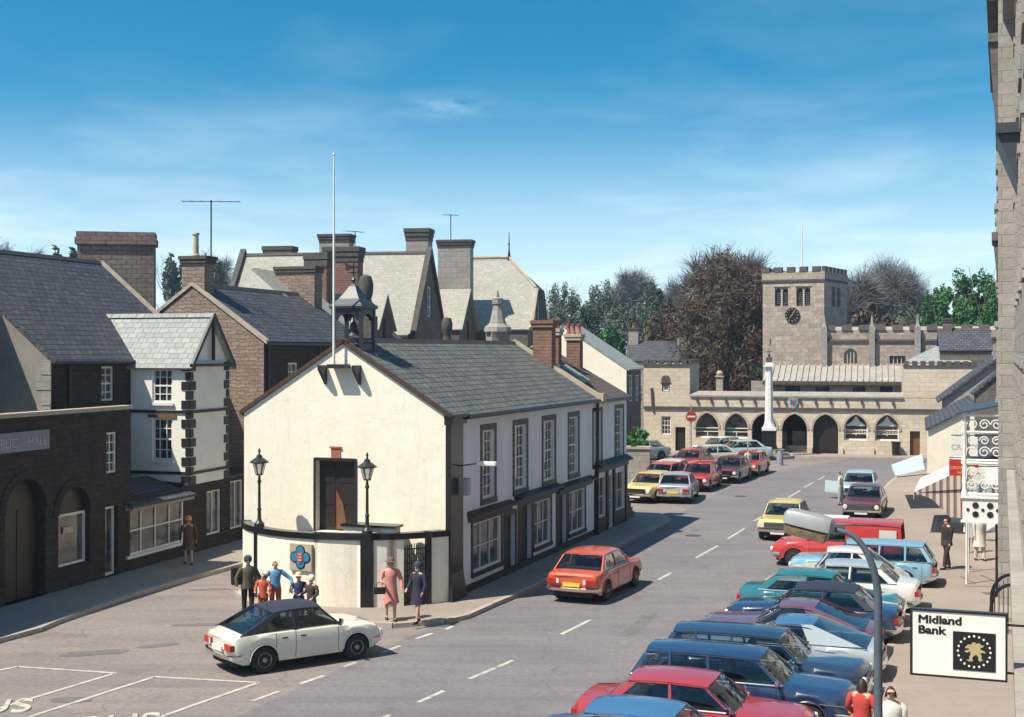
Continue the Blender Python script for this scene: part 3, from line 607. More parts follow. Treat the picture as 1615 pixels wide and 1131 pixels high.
# iron gate
gt = MB(); k = 12
for i in range(k+1):
    t = tg0+(tg1-tg0)*i/k; p = arcp(t, -.12); gt.tube([p+(.14,), p+(1.75+.1*math.sin(i/k*math.pi),)], .014, 5)
for z in (.2, .95, 1.7):
    gt.tube([arcp(tg0+(tg1-tg0)*i/6, -.12)+(z,) for i in range(7)], .018, 5)
for z in (1.2, 1.45):
    for j in range(4):
        t = tg0+(tg1-tg0)*(j+.5)/4; c = arcp(t, -.12); gt.tube([(c[0]-.0, c[1]+.13*math.cos(s*.7), z+.11*math.sin(s*.7)) for s in range(9)], .012, 5)
shift(gt, ox_, oy_).build('gate', M['iron'], cwr)
# quatrefoil plaque
tp = arc_t_px(476); pc = arcp(tp, .0); th = tp*math.asin(CH/RR); nrm_ = (-math.cos(th), math.sin(th)); tan_ = (math.sin(th), math.cos(th))
PB = 1.48
def plq(a, z, d): return (pc[0]+tan_[0]*a-nrm_[0]*d-ox_, pc[1]+tan_[1]*a-nrm_[1]*d-oy_, PB+z)
q = MB(); q.wbox(plq, -.37, .37, -.39, .37, -.07, .03); pq = q.build('plaque', M['stone_lt'], cwr, bevel=.01)
def disc(pl, a, z, r, d0, d1, n=20): return [(a+r*math.cos(2*math.pi*i/n), z+r*math.sin(2*math.pi*i/n)) for i in range(n)]
M['blue'] = plain('heraldic_blue', (.02,.20,.38), .5, var=.2); M['redp'] = plain('heraldic_red', (.42,.04,.03), .5, var=.2)
q = MB(); qq = MB()
for a, z in ((0, .18), (0, -.18), (.18, 0), (-.18, 0)):
    q.wprism(plq, disc(plq, a, z, .155, 0, 0), -.085, -.06); qq.wprism(plq, disc(plq, a, z, .125, 0, 0), -.095, -.08)
q.wprism(plq, disc(plq, 0, 0, .2, 0, 0), -.086, -.06); q.build('border', M['gloss_black'], pq); qq.build('quatrefoil', M['blue'], pq)
q = MB(); q.wprism(plq, [(-.1, .13), (.1, .13), (.1, -.06), (.05, -.15), (0, -.19), (-.05, -.15), (-.1, -.06)], -.11, -.08); q.build('shield', M['redp'], pq)
q = MB()
for z in (.08, .0, -.08): q.wbox(plq, -.06, .06, z-.018, z+.018, -.118, -.108)
q.build('lions', M['buff_pot'], pq)
# stair parapet behind the wall, landing
lp = MB(); y0_, y1_ = MH.ay(628, -.9), MH.ay(548, -.9); lp.box(-1.15, -.75, y0_, y1_, 0, 2.3); lp.build('stair_parapet', M['cream'], mh)
lp = MB(); lp.box(-1.22, -.68, y0_-.06, y1_+.06, 2.3, 2.37); lp.build('parapet_coping', M['gloss_black'], mh)
lp = MB(); lp.box(-.75, -.001, y0_+.1, dy1+.3, 0, 1.93); lp.build('landing', M['stone_lt'], mh)
def hall_lamp(t, label, base):
    x, y = arcp(t, -.12); r_ = root('street_lamp', label, 'lamp', MH.w(x, y)+(2.17,), MH.a, 'black lamps on the curved wall')
    m_ = MB(); s = 1.0; m_.lathe([(.15, 0), (.15, .08), (.09, .14), (.06, .2), (.05, .45), (.07, .5), (.045, .55), (.038, 1.25), (.07, 1.3), (.045, 1.36), (.03, 1.5)], (0, 0, 0), 12); m_.build('post', M['iron'], r_, smooth=40)
    m_ = MB(); b, tt = .10, .19
    for i in range(6):
        a = i*math.pi/3; m_.tube([(b*math.cos(a), b*math.sin(a), 1.52), (tt*math.cos(a), tt*math.sin(a), 1.86)], .012, 4)
    m_.lathe([(.11, 1.49), (.11, 1.53)], (0, 0, 0), 6); m_.lathe([(.27, 1.85), (.28, 1.88), (.13, 1.99), (.1, 2.0), (.08, 2.07), (.03, 2.1), (.025, 2.16), (.045, 2.19), (.01, 2.28)], (0, 0, 0), 12); m_.build('lantern_frame', M['iron'], r_)
    m_ = MB(); m_.lathe([(b*.97, 1.53), (tt*.97, 1.85)], (0, 0, 0), 6); m_.build('lantern_glass', M['lampglass'], r_); return r_
m_, t_, p_ = newmat('lamp_glass'); p_.inputs['Base Color'].default_value = (.75,.78,.74,1); p_.inputs['Roughness'].default_value = .25; p_.inputs['Transmission Weight'].default_value = .75; M['lampglass'] = m_
hall_lamp(tl+.01, 'black lantern lamp standing on the left end of the curved wall', 0)
hall_lamp(tr_, 'black lantern lamp standing on the thick black pier of the curved wall', 0)
# wall lamp on bracket
wl = root('wall_lamp', 'white strip lamp on a thin bracket near the black corner of the hall', 'lamp', MH.w(.7, -.1)+(3.95,), MH.a)
m_ = MB(); m_.tube([(0, 0, 0), (0, -.55, .08)], .02, 6); m_.build('bracket', M['iron'], wl); m_ = MB(); m_.box(-.08, .08, -1.15, -.55, .02, .15); m_.build('lamp_head', M['white_paint'], wl, bevel=.03)
m_ = MB(); m_.box(-.1, .1, -.32, -.1, -.85, -.35); m_.build('control_box', M['grey_metal'], wl, bevel=.03)
# steps at the far end
st_ = root('stone_steps', 'small dark stone steps at the far end of the white hall', 'steps', MH.w(L2, .2)+(0,), MH.a)
m_ = MB()
for i in range(4): m_.box(.05, 1.5-.3*i, -.15, 1.6, .12+.22*i, .12+.22*(i+1)-.002)
m_.build('steps', M['ashlar_dark'], st_)
# ================================================================ left row
LR = Site(-14.3, 37.2, 73.4)
def lroot(name, label, cat, x, y=0, z=0): return root(name, label, cat, LR.w(x, y)+(z,), LR.a), x, y
# -- A: one storey hall front
xa1 = LR.ax(205); A, bx, by = lroot('public_hall', 'shaded stone hall front with name board and arched doorways', 'hall', 0)
fy = plane_y(0); hs = []; AW = []
arcs = [(LR.ax(8), LR.ax(72), 2.7, .9, 0), (LR.ax(92), LR.ax(142), 2.35, .8, 1)]
for a0, a1, zs, rise, k in arcs:
    hs.append(arch((a0+a1)/2, a1-a0, .12 if k == 0 else .75, zs, rise, 8, False))
a0, a1 = LR.ax(166), LR.ax(186); hs.append(rect(a0, a1, .12, 2.35)); doorA = (a0, a1)
b0, b1 = LR.ax(168), LR.ax(185); hs.append(rect(b0, b1, 3.4, 4.7))
m_ = MB(); m_.panel(fy, [(-14, 0), (xa1, 0), (xa1, 5.4), (-14, 5.4)], hs, .35); m_.box(-14, xa1, .001, 2.4, 5.3, 5.38); m_.panel(plane_xp(xa1), rect(0, 2.4, 0, 5.4)); m_.build('wall', M['rubble_shaded'], A)
m_ = MB(); m_.box(-14, xa1+.05, -.1, .3, 5.4, 5.52); m_.build('coping', M['stone_lt'], A)
m_ = MB()
for a0, a1, zs, rise, k in arcs:
    c, w = (a0+a1)/2, a1-a0; o = arch(c, w+.5, zs-.1, zs, rise+.25, 8, False)[2:]; i_ = arch(c, w, zs-.1, zs, rise, 8, False)[2:]
    for j in range(len(o)-1): m_.hexa([fy(*i_[j], -.04), fy(*o[j], -.04), fy(*o[j+1], -.04), fy(*i_[j+1], -.04), fy(*i_[j], .02), fy(*o[j], .02), fy(*o[j+1], .02), fy(*i_[j+1], .02)])
m_.build('arch_surround', M['rubble_shaded'], A)
a0, a1, zs, rise, k = arcs[0]; m_ = MB(); m_.wprism(fy, arch((a0+a1)/2, a1-a0, .12, zs, rise, 8, False), .3, .36); m_.wbox(fy, (a0+a1)/2-.02, (a0+a1)/2+.02, .12, zs, .28, .3); m_.build('door', M['dark_wood'], A)
a0, a1, zs, rise, k = arcs[1]; w_ = win(A, None, fy, a0+.02, a1-.02, .78, 2.35, .22, 1, 1, 'white_paint', .07, glass='glass2', name='shop_window'); m_ = MB(); m_.wprism(fy, [p for p in arch((a0+a1)/2, a1-a0, 2.35, 2.36, rise, 8, False)], .2, .25); m_.build('tympanum', M['dark_wood'], w_)
m_ = MB(); m_.wbox(fy, a0+.5, a0+1.0, 1.75, 1.95, .18, .2); m_.build('shop_notice', M['poster'] if 'poster' in M else M['buff_pot'], w_)
w_ = win(A, None, fy, doorA[0], doorA[1], .14, 2.33, .2, 1, 1, 'white_paint', .08, glass='glass2', name='shop_door')
win(A, None, fy, b0, b1, 3.4, 4.7, .12, 2, 4, 'white_paint')
m_ = MB(); sx0, sx1 = LR.ax(75)-5.6, LR.ax(75); m_.box(sx0, sx1, -.07, -.002, 4.42, 4.98); M['signblue'] = plain('grey_blue_board', (.20,.22,.27), .6, var=.15); sg = m_.build('name_board', M['signblue'], A)
M['faded'] = plain('faded_lettering', (.40,.41,.44), .7, var=.3)
for wd_, pe_ in (('PUBLIC', 24), ('HALL', 71)): text_mesh(wd_, .38, M['faded'], sg, Matrix.Translation((LR.ax(pe_), -.075, 4.55)) @ Matrix.Rotation(R(90), 4, 'X'), 'lettering', .004, .008, 'RIGHT', 1.0)
# -- B: big slate roofed building behind
xB0 = LR.ax(80, 2.45); B, _, _ = lroot('slate_house', 'tall rubble house with big blue slate roof behind the public hall', 'house', 0)
zeB, zrB, yB = 7.0, 10.75, 2.45; xB1 = 15.2
p2 = plane_y(yB); bw0, bw1 = LR.ax(160, yB), LR.ax(180, yB)
m_ = MB(); m_.panel(p2, [(xB0, 0), (xB1, 0), (xB1, zeB), (xB0, zeB)], [rect(bw0, bw1, 5.55, 6.75)], .2); m_.panel(plane_y(yB+9), [(xB0, 0), (xB1, 0), (xB1, zeB), (xB0, zeB)]); build_each(m_, 'wall', M['rubble_shaded'], B)
win(B, None, p2, bw0, bw1, 5.55, 6.75, .12, 2, 4)
m_ = MB(); m_.panel(plane_x(xB0), [(yB, 0), (yB+9, 0), (yB+9, zeB), (yB+4.5, zrB), (yB, zeB)]); m_.build('gable_wall', M['roughcast'], B)
m_ = MB()
for i in range(14):
    z = i*.5+.02; w = .35 if i % 2 else .55; m_.box(xB0-.025, xB0+.01, yB-.02, yB+w, z, z+.46)
m_.build('quoins', M['ashlar_grey'], B)
m_ = MB(); m_.panel(plane_xp(xB1), [(yB, 0), (yB+9, 0), (yB+9, zeB), (yB+4.5, zrB), (yB, zeB)]); m_.build('gable_wall', M['rubble'], B)
gable_roof_x(B, xB0, xB1, yB, yB+9, zeB, zrB, 'slate_dark', over=.2, ox=.03)
rB = MB(); xl = -13.0       # taller neighbour roof at the left edge
m_ = MB()
for ya, yb in ((yB-.2, yB+4.5), (yB+9.2, yB+4.5)):
    z0 = zeB-.16; m_.hexa([(xB1-.12, ya, z0), (xB1+.16, ya, z0), (xB1+.16, yb, zrB), (xB1-.12, yb, zrB), (xB1-.12, ya, z0+.24), (xB1+.16, ya, z0+.24), (xB1+.16, yb, zrB+.2), (xB1-.12, yb, zrB+.2)])
m_.build('verge_coping', M['stone_lt'], B)
downpipe(B, xB0+.9, yB-.08, 5.5, zeB-.1); gutter(B, (xB0, yB-.22, zeB-.1), (xB1, yB-.22, zeB-.1))
# left-hand extension of the same roof (slopes over the lower wing, beyond the frame)
m_ = MB(); m_.slab([(-12, yB+2.0, 8.2), (xB0-.05, yB+2.0, 8.75), (xB0-.05, yB+4.5, zrB+.06), (-12, yB+4.5, zrB+.06)], .14); m_.build('roof', M['slate_dark'], B)
m_ = MB(); m_.slab([(-12, yB+9, 7), (xB0-.05, yB+9, 7), (xB0-.05, yB+4.5, zrB+.06), (-12, yB+4.5, zrB+.06)], .14); m_.build('roof', M['slate_dark'], B)
m_ = MB(); m_.panel(plane_y(yB+2.2), rect(-12, xB0-.1, 5.3, 8.3)); m_.build('wall', M['roughcast'], B)
# big wide stack
cS = root('brick_stack', 'broad brown brick chimney stack behind the big blue slate roof', 'chimney', P(185, 553, 57.5)[:2]+(0,), R(12))
m_ = MB(); m_.box(-1.62, 1.55, -.35, 1.2, 8.2, 11.85); c_ = m_.build('stack', M['brick_brown'], cS); m_ = MB(); m_.box(-1.72, 1.65, -.45, 1.3, 11.86, 12.15); m_.box(-1.66, 1.6, -.4, 1.25, 12.151, 12.4); m_.build('cap', M['brick_brown'], c_)
# -- C: white bay with black quoins
xk = LR.ax(300); xk1 = LR.ax(360); C, _, _ = lroot('bay_house', 'white bay with black quoins and pale slate gable roof', 'house', 0)
zc0, zc1, zcr = 2.55, 6.85, 8.5; yb_ = 2.4
px_ = plane_x(xk); wz = [(5.45, 6.65), (3.4, 4.9)]; wy = [(LR.ay(272, xk), LR.ay(240, xk))]*2
m_ = MB(); m_.panel(px_, rect(0, yb_, zc0, zc1), [rect(wy[0][0], wy[0][1], *wz[0]), rect(wy[1][0], wy[1][1], *wz[1])], .15); m_.panel(plane_y(0), [(xk, zc0), (xk1, zc0), (xk1, zc1), (xk, zc1)]); m_.panel(plane_xp(xk1), rect(0, yb_, zc0, zc1)); m_.poly([(xk, 0, zc0), (xk1, 0, zc0), (xk1, yb_, zc0), (xk, yb_, zc0)]); m_.build('wall', M['white_bay'] if 'white_bay' in M else M['cream'], C)
for (a0, a1), (z0, z1) in zip(wy, wz): 
    f_ = win(C, None, px_, a0, a1, z0, z1, .1, 3, 4, sill='white_paint'); k_ = MB(); k_.wbox(px_, a0-.16, a1+.16, z1+.02, z1+.13, -.05, .01); k_.build('lintel', M['door_wood'], f_)
m_ = MB()
for i in range(13):
    z = zc0+i*.335; w = .18 if i % 2 else .34
    m_.box(xk-.03, xk+.02, -.03, w, z, z+.3); m_.box(xk-.03, xk+w, -.035, .02, z, z+.3); m_.box(xk1-w, xk1+.03, -.034, .02, z, z+.3)
for z in (5.15, 2.98):
    m_.box(xk-.05, xk+.02, .001, yb_, z-.07, z+.03); m_.box(xk+.021, xk1+.04, -.05, .02, z-.07, z+.03)
m_.build('quoins', M['black'], C)
xm = (xk+xk1)/2; m_ = MB(); m_.panel(plane_y(0), [(xk, zc1), (xk1, zc1), (xm, zcr-.1)]); m_.build('gable', M['white_bay'] if 'white_bay' in M else M['cream'], C)
m_ = MB()
for s in (-1, 1):
    e = xm+s*(xk1-xm+.2); m_.hexa([(e, -.22, zc1-.25), (e, -.12, zc1-.25), (xm, -.12, zcr-.02), (xm, -.22, zcr-.02), (e, -.22, zc1-.03), (e, -.12, zc1-.03), (xm, -.12, zcr+.2), (xm, -.22, zcr+.2)])
m_.box(xm-.05, xm+.05, -.2, -.1, zc1+.1, zcr-.1); m_.box(xk-.2, xk1+.2, -.19, -.1, zc1-.12, zc1-.02); m_.build('barge_board', M['black'], C)
gable_roof_y(C, xk, xk1, 0, 3.1+1.2, zc1, zcr, 'slate_pale', over=.22, th=.1, oy=.2, ridge='slate_pale')
# ground floor under the bay + shop
s0, s1 = LR.ax(200), LR.ax(289); hs = [rect(s0, s1, .62, 2.2)]
g0 = [(LR.ax(326), LR.ax(349), .6, 2.2), (LR.ax(363), LR.ax(384), .6, 2.4)]
for q_ in g0: hs.append(rect(*q_))
m_ = MB(); m_.panel(plane_y(0), [(xa1+.02, 0), (15.87, 0), (15.87, 2.55), (xa1+.02, 2.55)], hs, .2); m_.build('shop_wall', M['rubble_shaded'], C)
w_ = win(C, None, plane_y(0), s0, s1, .62, 2.2, .06, 4, 2, 'white_paint', .07, .05, 'glass2', name='shop_window', sash=False, sill='white_paint')
for q_ in g0: win(C, None, plane_y(0), *q_, .12, 2, 1, 'white_paint', .06, .04, 'glass2', sash=False)
m_ = MB(); m_.slab([(s0-.15, -.35, 2.28), (s1+.3, -.35, 2.28), (s1+.3, 1.6, 2.85), (s0-.15, 1.6, 2.85)], .08); m_.build('shop_roof', M['slate_dark'], C)
m_ = MB(); m_.box(s0-.12, s1+.25, -.3, -.02, 2.1, 2.19); m_.box(s0-.1, s1+.2, -.06, -.002, 2.2, 2.3); m_.build('fascia', M['ashlar_grey'], C)
m_ = MB(); m_.slab([(s1+.35, 0, 2.6), (15.87, 0, 2.6), (15.87, 2.4, 2.75), (s1+.35, 2.4, 2.75)], .08); m_.box(xa1+.02, 15.8, 2.3, 2.44, 0, 2.5); m_.build('flat_roof', M['lead'], C)
# -- D: rubble gable house
xD = 15.87; D, _, _ = lroot('rubble_house', 'rubble gabled house with drainpipe between the white bay and the hall', 'house', 0)
zeD, zrD, wD, xD1 = 7.65, 9.85, 6.34, 26.0
m_ = MB(); m_.panel(plane_x(xD), [(0, 0), (wD, 0), (wD, zeD), (wD/2, zrD), (0, zeD)]); m_.build('gable_wall', M['rubble'], D)
hs = []; wd_ = []
for x in (18.0, 20.6, 23.4):
    for z0, z1 in ((5.3, 6.8), (2.6, 4.2)): hs.append(rect(x, x+.95, z0, z1)); wd_.append((x, x+.95, z0, z1))
m_ = MB(); m_.panel(plane_y(0), [(xD, 0), (xD1, 0), (xD1, zeD), (xD, zeD)], hs, .2); m_.panel(plane_y(wD), rect(xD, xD1, 0, zeD)); m_.build('wall', M['rubble_shaded'], D)
for w in wd_: win(D, None, plane_y(0), *w, .12, 2, 4)
gable_roof_x(D, xD, xD1, 0, wD, zeD, zrD, 'slate_dark', over=.15, ox=.02)
m_ = MB()
for ya, yb in ((-.15, wD/2), (wD+.15, wD/2)): m_.hexa([(xD-.06, ya, zeD-.1), (xD+.16, ya, zeD-.1), (xD+.16, yb, zrD+.05), (xD-.06, yb, zrD+.05), (xD-.06, ya, zeD+.08), (xD+.16, ya, zeD+.08), (xD+.16, yb, zrD+.2), (xD-.06, yb, zrD+.2)])
m_.build('verge_coping', M['stone_lt'], D)
chimney(D, xD+.45, wD/2, 8.9, 11.1, .75, 1.02, 'rubble', 'stone_cap', [(0, .1)], potm='buff_pot', poth=.95, potr=.15, ch=.3, co=.12)
chimney(D, xD1-.2, wD/2+.1, 8.8, 11.25, .85, 2.0, 'rubble', 'stone_cap', (), ch=.3, co=.1)
chimney(D, xD1+3.8, wD/2+.9, 8.5, 12.2, .8, 1.15, 'brick', 'stone_cap', (), ch=.7, co=.1)
downpipe(D, xD+.25, -.08, 0, zeD); gutter(D, (xD, -.18, zeD-.1), (xD1, -.18, zeD-.1)); downpipe(D, xD+5, -.08, 0, zeD)
E, _, _ = lroot('low_house', 'house with darker slate roof half hidden behind the bell turret', 'house', xD1+.02)
m_ = MB(); m_.panel(plane_x(0), [(0, 0), (wD, 0), (wD, 6.9), (wD/2, 9.2), (0, 6.9)]); m_.panel(plane_y(0), rect(0, 8, 0, 6.9)); m_.panel(plane_xp(8), [(0, 0), (wD, 0), (wD, 6.9), (wD/2, 9.2), (0, 6.9)]); m_.build('wall', M['rubble_shaded'], E)
gable_roof_x(E, 0, 8, 0, wD, 6.9, 9.2, 'slate_dark', over=.15, ox=.02)
for z0 in (2.6, 4.9):
    for x in (1.2, 4.6): win(E, None, plane_y(-.02), x, x+.9, z0, z0+1.4, 0.0, 2, 4)
# tv aerial on D chimney
def aerial(px, py0, py1, Y, label, arm=1.4, n=5, deg=0):
    x, y, z0 = P(px, py0, Y); z1 = P(px, py1, Y)[2]; r_ = root('tv_aerial', label, 'aerial', (x, y, z0), R(deg))
    m_ = MB(); m_.tube([(0, 0, 0), (0, 0, z1-z0)], .03, 6); m_.build('mast', M['iron'], r_)
    m_ = MB(); h = z1-z0-.05; m_.tube([(-arm, 0, h), (arm, 0, h)], .016, 5)
    for i in range(n): xx = -arm+2*arm*i/(n-1); m_.tube([(xx, -.35, h), (xx, .35, h)], .01, 4)
    m_.build('antenna', M['iron'], r_); return r_
aerial(333, 445, 316, 54.5, 'tall television aerial on the rubble house chimney', 1.15, 7, 5)
# ================================================================ victorian block
V = Site(*P(655, 553, 72)[:2], 80)
F1 = root('victorian_block', 'large stone block with pale steep roofs, gables and tall chimneys', 'building', V.o+(0,), V.a)
def vy(px, x): return V.ay(px, x)
# wing 1: ridge along y, gable facing the street
x0, x1 = -.3, 6.9; xr = 3.3; zr1, ze1 = 12.75, 8.0; yl = vy(385, xr)
m_ = MB(); m_.panel(plane_y(0), [(x0, 0), (x1, 0), (x1, ze1), (xr, zr1), (x0, ze1)], [rect(xr-.5, xr+.5, 9.2, 10.9)], .2); m_.panel(plane_x(x0), rect(0, yl, 0, ze1)); m_.panel(plane_xp(x1), rect(0, yl, 0, ze1)); m_.panel(plane_y(yl), [(x0, 0), (x1, 0), (x1, ze1), (xr, zr1), (x0, ze1)]); m_.build('wall', M['ashlar_dark'], F1)
win(F1, None, plane_y(0), xr-.5, xr+.5, 9.2, 10.9, .12, 2, 3)
gable_roof_y(F1, x0, x1, 0, yl, ze1, zr1, 'slate_light', over=.1, th=.12, oy=0)
m_ = MB()
for y in (-.15, yl-.1):
    for xe in (x0-.2, x1+.2):
        m_.hexa([(xe, y, ze1-.2), (xe, y+.32, ze1-.2), (xr, y+.32, zr1), (xr, y, zr1), (xe, y, ze1+.25), (xe, y+.32, ze1+.25), (xr, y+.32, zr1+.45), (xr, y, zr1+.45)])
m_.box(x0-.5, x0+.2, -.2, .2, ze1-.5, ze1+.2); m_.box(x1-.2, x1+.5, -.2, .2, ze1-.5, ze1+.2); build_each(m_, 'gable_coping', M['stone_cap'], F1)
# wing 2: half hipped
x0, x1 = 13.2, 21.2; xr = 17.2; zr2, ze2, zh = 13.3, 8.7, 11.2
yo = vy(838, x0+1.5); hh = (zh-ze2)/(zr2-ze2)*(xr-x0); 
m_ = MB(); m_.panel(plane_y(yo), [(x0, 0), (x1, 0), (x1, ze2), (x1-hh, zh), (x0+hh, zh), (x0, ze2)], [rect(xr-1.1, xr-.2, 9.0, 10.6), rect(xr+.2, xr+1.1, 9.0, 10.6)], .2); ylw = yo+9.5; m_.panel(plane_x(x0), rect(yo, ylw, 0, ze2)); m_.panel(plane_xp(x1), rect(yo, ylw, 0, ze2)); m_.build('wall', M['ashlar_dark'], F1)
win(F1, None, plane_y(yo), xr-1.1, xr-.2, 9.0, 10.6, .12, 1, 3); win(F1, None, plane_y(yo), xr+.2, xr+1.1, 9.0, 10.6, .12, 1, 3)
yh = yo+1.9; yhl = vy(735, xr); T = .12
m_ = MB(); s_ = (zr2-ze2)/(xr-x0); o_ = .15
m_.slab([(x0-o_, yo-.2, ze2-s_*o_+T), (x0-o_, ylw, ze2-s_*o_+T), (xr, max(ylw-4.5, yhl), zr2+T), (xr, yh, zr2+T), (x0+hh, yo-.2, zh+T)], T)
m_.slab([(x1+o_, yo-.2, ze2-s_*o_+T), (x1+o_, ylw, ze2-s_*o_+T), (xr, max(ylw-4.5, yhl), zr2+T), (xr, yh, zr2+T), (x1-hh, yo-.2, zh+T)], T)
r2 = m_.build('roof', M['slate_light'], F1)
m_ = MB(); m_.slab([(x0+hh, yo-.2, zh+T), (x1-hh, yo-.2, zh+T), (xr, yh, zr2+T)], T); m_.build('hip', M['slate_dark'], r2)  # dark slate paints the shade on the hip turned from the sun
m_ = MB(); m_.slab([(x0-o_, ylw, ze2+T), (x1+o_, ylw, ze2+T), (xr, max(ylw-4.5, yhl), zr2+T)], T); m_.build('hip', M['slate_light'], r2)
m_ = MB(); yy = max(ylw-4.5, yhl); m_.tube([(x0+hh, yo-.2, zh+.2), (xr, yh, zr2+.2), (xr, yy, zr2+.2), (x0-o_, ylw, ze2+.2)], .1, 6); m_.tube([(x0-o_, yo-.25, ze2), (x0+hh, yo-.25, zh+.1)], .14, 5); m_.build('ridge_tiles', M['stone_lt'], r2)
m_ = MB(); m_.tube([(xr, yh, zr2), (xr, yh, zr2+.7), (xr, yh, zr2+1.9)], [.14, .05, .02], 6); m_.lathe([(.02, 0), (.1, .08), (.02, .16)], (xr, yh, zr2+1.0), 8); m_.build('finial', M['iron'], r2)
# linking range and dormer gables
m_ = MB(); m_.panel(plane_y(.4), rect(6.9, 13.2, 0, 8.2)); m_.panel(plane_y(vy(838, 21)), rect(21.2, 22, 0, 8.2)); m_.panel(plane_y(1.0), rect(-12, -.3, 0, 7.9)); m_.build('wall', M['ashlar_dark'], F1)
m_ = MB(); m_.slab([(6.8, .3, 8.2), (13.4, .3, 8.2), (13.4, 5.5, 12.3), (6.8, 5.5, 12.3)], .15); m_.slab([(-12, .8, 7.9), (-.1, .8, 7.9), (-.1, 4.6, 11.1), (-12, 4.6, 11.1)], .15); m_.build('roof', M['slate_light'], F1)
def dormer(xc, y, hw, ze, zr, dep, name='dormer'):
    m_ = MB(); m_.panel(plane_y(y), [(xc-hw, ze-1.4), (xc+hw, ze-1.4), (xc+hw, ze), (xc, zr), (xc-hw, ze)], [rect(xc-.3, xc+.3, ze-.8, ze+.5)], .15); m_.panel(plane_x(xc-hw), rect(y, y+dep, ze-1.4, ze)); m_.panel(plane_xp(xc+hw), rect(y, y+dep, ze-1.4, ze)); d_ = m_.build(name, M['ashlar_dark'], F1)
    m_ = MB(); s = (zr-ze)/hw
    for e, sg in ((xc-hw, -1), (xc+hw, 1)): m_.slab([(e+sg*.15, y-.2, ze-s*.15+.1), (e+sg*.15, y+dep, ze-s*.15+.1), (xc, y+dep, zr+.1), (xc, y-.2, zr+.1)], .1)
    m_.build('roof', M['slate_light'], d_)
    m_ = MB(); m_.poly([(xc-.3, y+.12, ze-.8), (xc+.3, y+.12, ze-.8), (xc+.3, y+.12, ze+.5), (xc-.3, y+.12, ze+.5)]); m_.build('pane', M['glass'], d_)
dormer(10.2, vy(738, 10.2), 2.5, 8.6, 11.0, 3.6)
dormer(-4.6, vy(606, -4.6), 1.6, 8.4, 10.1, 3.0)
def vch(px0, px1, pyt, pyb, x, mat, w=1.2, ch=.8, pots=()):
    y1, y0 = vy(px0, x), vy(px1, x); yc = (y0+y1)/2; wy_ = (y1-y0)-.28*w; z = V.z(pyt, x, yc); zb = V.z(pyb, x, yc); chimney(F1, x+w/2, yc, zb, z, w, max(.6, wy_), mat, 'stone_cap', pots, bands=3, ch=ch, co=.12)
vch(508, 568, 389, 560, -3.4, 'brick', 1.0, .8); vch(500, 554, 369, 520, 6.0, 'ashlar_grey', 1.0, .5); vch(636, 679, 360, 520, 3.9, 'ashlar_grey', 1.1, .7); vch(687, 745, 378, 520, 12.0, 'ashlar_grey', 1.0, .5); vch(413, 462, 388, 520, 9.0, 'ashlar_grey', 1.0, .8)
aerial(711, 380, 338, 84, 'thin television aerial on the rear chimney of the pale roofed block', .5, 4, 20)
aerial(560, 400, 364, 76, 'small television aerial behind the brick chimney stacks', .6, 3, 40)
# stone turret chimney behind the ridge of the hall
tc_ = root('stone_turret', 'tapering stone turret with pointed cap behind the hall ridge', 'turret', P(785, 553, 60)[:2]+(0,), R(20))
m_ = MB(); m_.box(-.42, .42, -.42, .42, 6.2, 8.15); m_.lathe([(.62, 8.15), (.6, 8.35), (.40, 8.5), (.34, 8.65), (.19, 9.35), (.25, 9.4), (.25, 9.65), (.08, 9.7), (.03, 10.0)], (0, 0, 0), 8); m_.build('shaft', M['ashlar_grey'], tc_)
# small stone bear figure-like finial cluster on ridge
tb_ = root('dark_finial', 'dark rounded chimney cowl behind the hall ridge left of the small gable', 'cowl', P(705, 553, 62)[:2]+(6.6,))
m_ = MB(); m_.lathe([(.6, 0), (.5, .8), (.22, 1.1), (.17, 1.45), (.25, 1.6), (.27, 1.95), (.2, 2.2), (.05, 2.25)], (0, 0, 0), 12); m_.build('cowl', M['stone_cap'], tb_, smooth=40)
tb_ = root('dark_cowl', 'large dark rounded chimney cowl just right of the bell turret', 'cowl', P(577, 553, 62)[:2]+(6.0,))
m_ = MB(); m_.box(-.5, .5, -.5, .5, 0, 2.9); m_.build('stack', M['ashlar_dark'], tb_); m_ = MB(); m_.lathe([(.42, 2.9), (.36, 3.3), (.26, 3.7), (.34, 4.0), (.36, 4.4), (.26, 4.75), (.05, 4.85)], (0, 0, 0), 12); m_.build('cowl', M['stone_cap'], tb_, smooth=40)
# ================================================================ white gable house beyond the hall
H = Site(*P(988, 553, 80)[:2], 69.8); Hr = root('white_gable_house', 'cream gable end house with slate roof beyond the white hall', 'house', H.o+(0,), H.a)
m_ = MB(); m_.panel(plane_x(0), [(0, 0), (8, 0), (8, 6.2), (4, 8.8), (0, 6.2)]); m_.build('gable_wall', M['cream'], Hr)
m_ = MB(); m_.panel(plane_y(0), rect(0, 3.4, 0, 6.2), [rect(.6, 1.5, 4.2, 5.8), rect(2.1, 3.0, 4.2, 5.8)], .15); m_.panel(plane_xp(3.4), [(0, 0), (8, 0), (8, 6.2), (4, 8.8), (0, 6.2)]); m_.build('wall', M['ashlar_dark'], Hr)  # shade of the street wall is put into a darker stone than the gable
win(Hr, None, plane_y(0), .6, 1.5, 4.2, 5.8, .1, 2, 4); win(Hr, None, plane_y(0), 2.1, 3.0, 4.2, 5.8, .1, 2, 4)
gable_roof_x(Hr, 0, 3.4, 0, 8, 6.2, 8.8, 'slate_pale', over=.2, ox=.05)
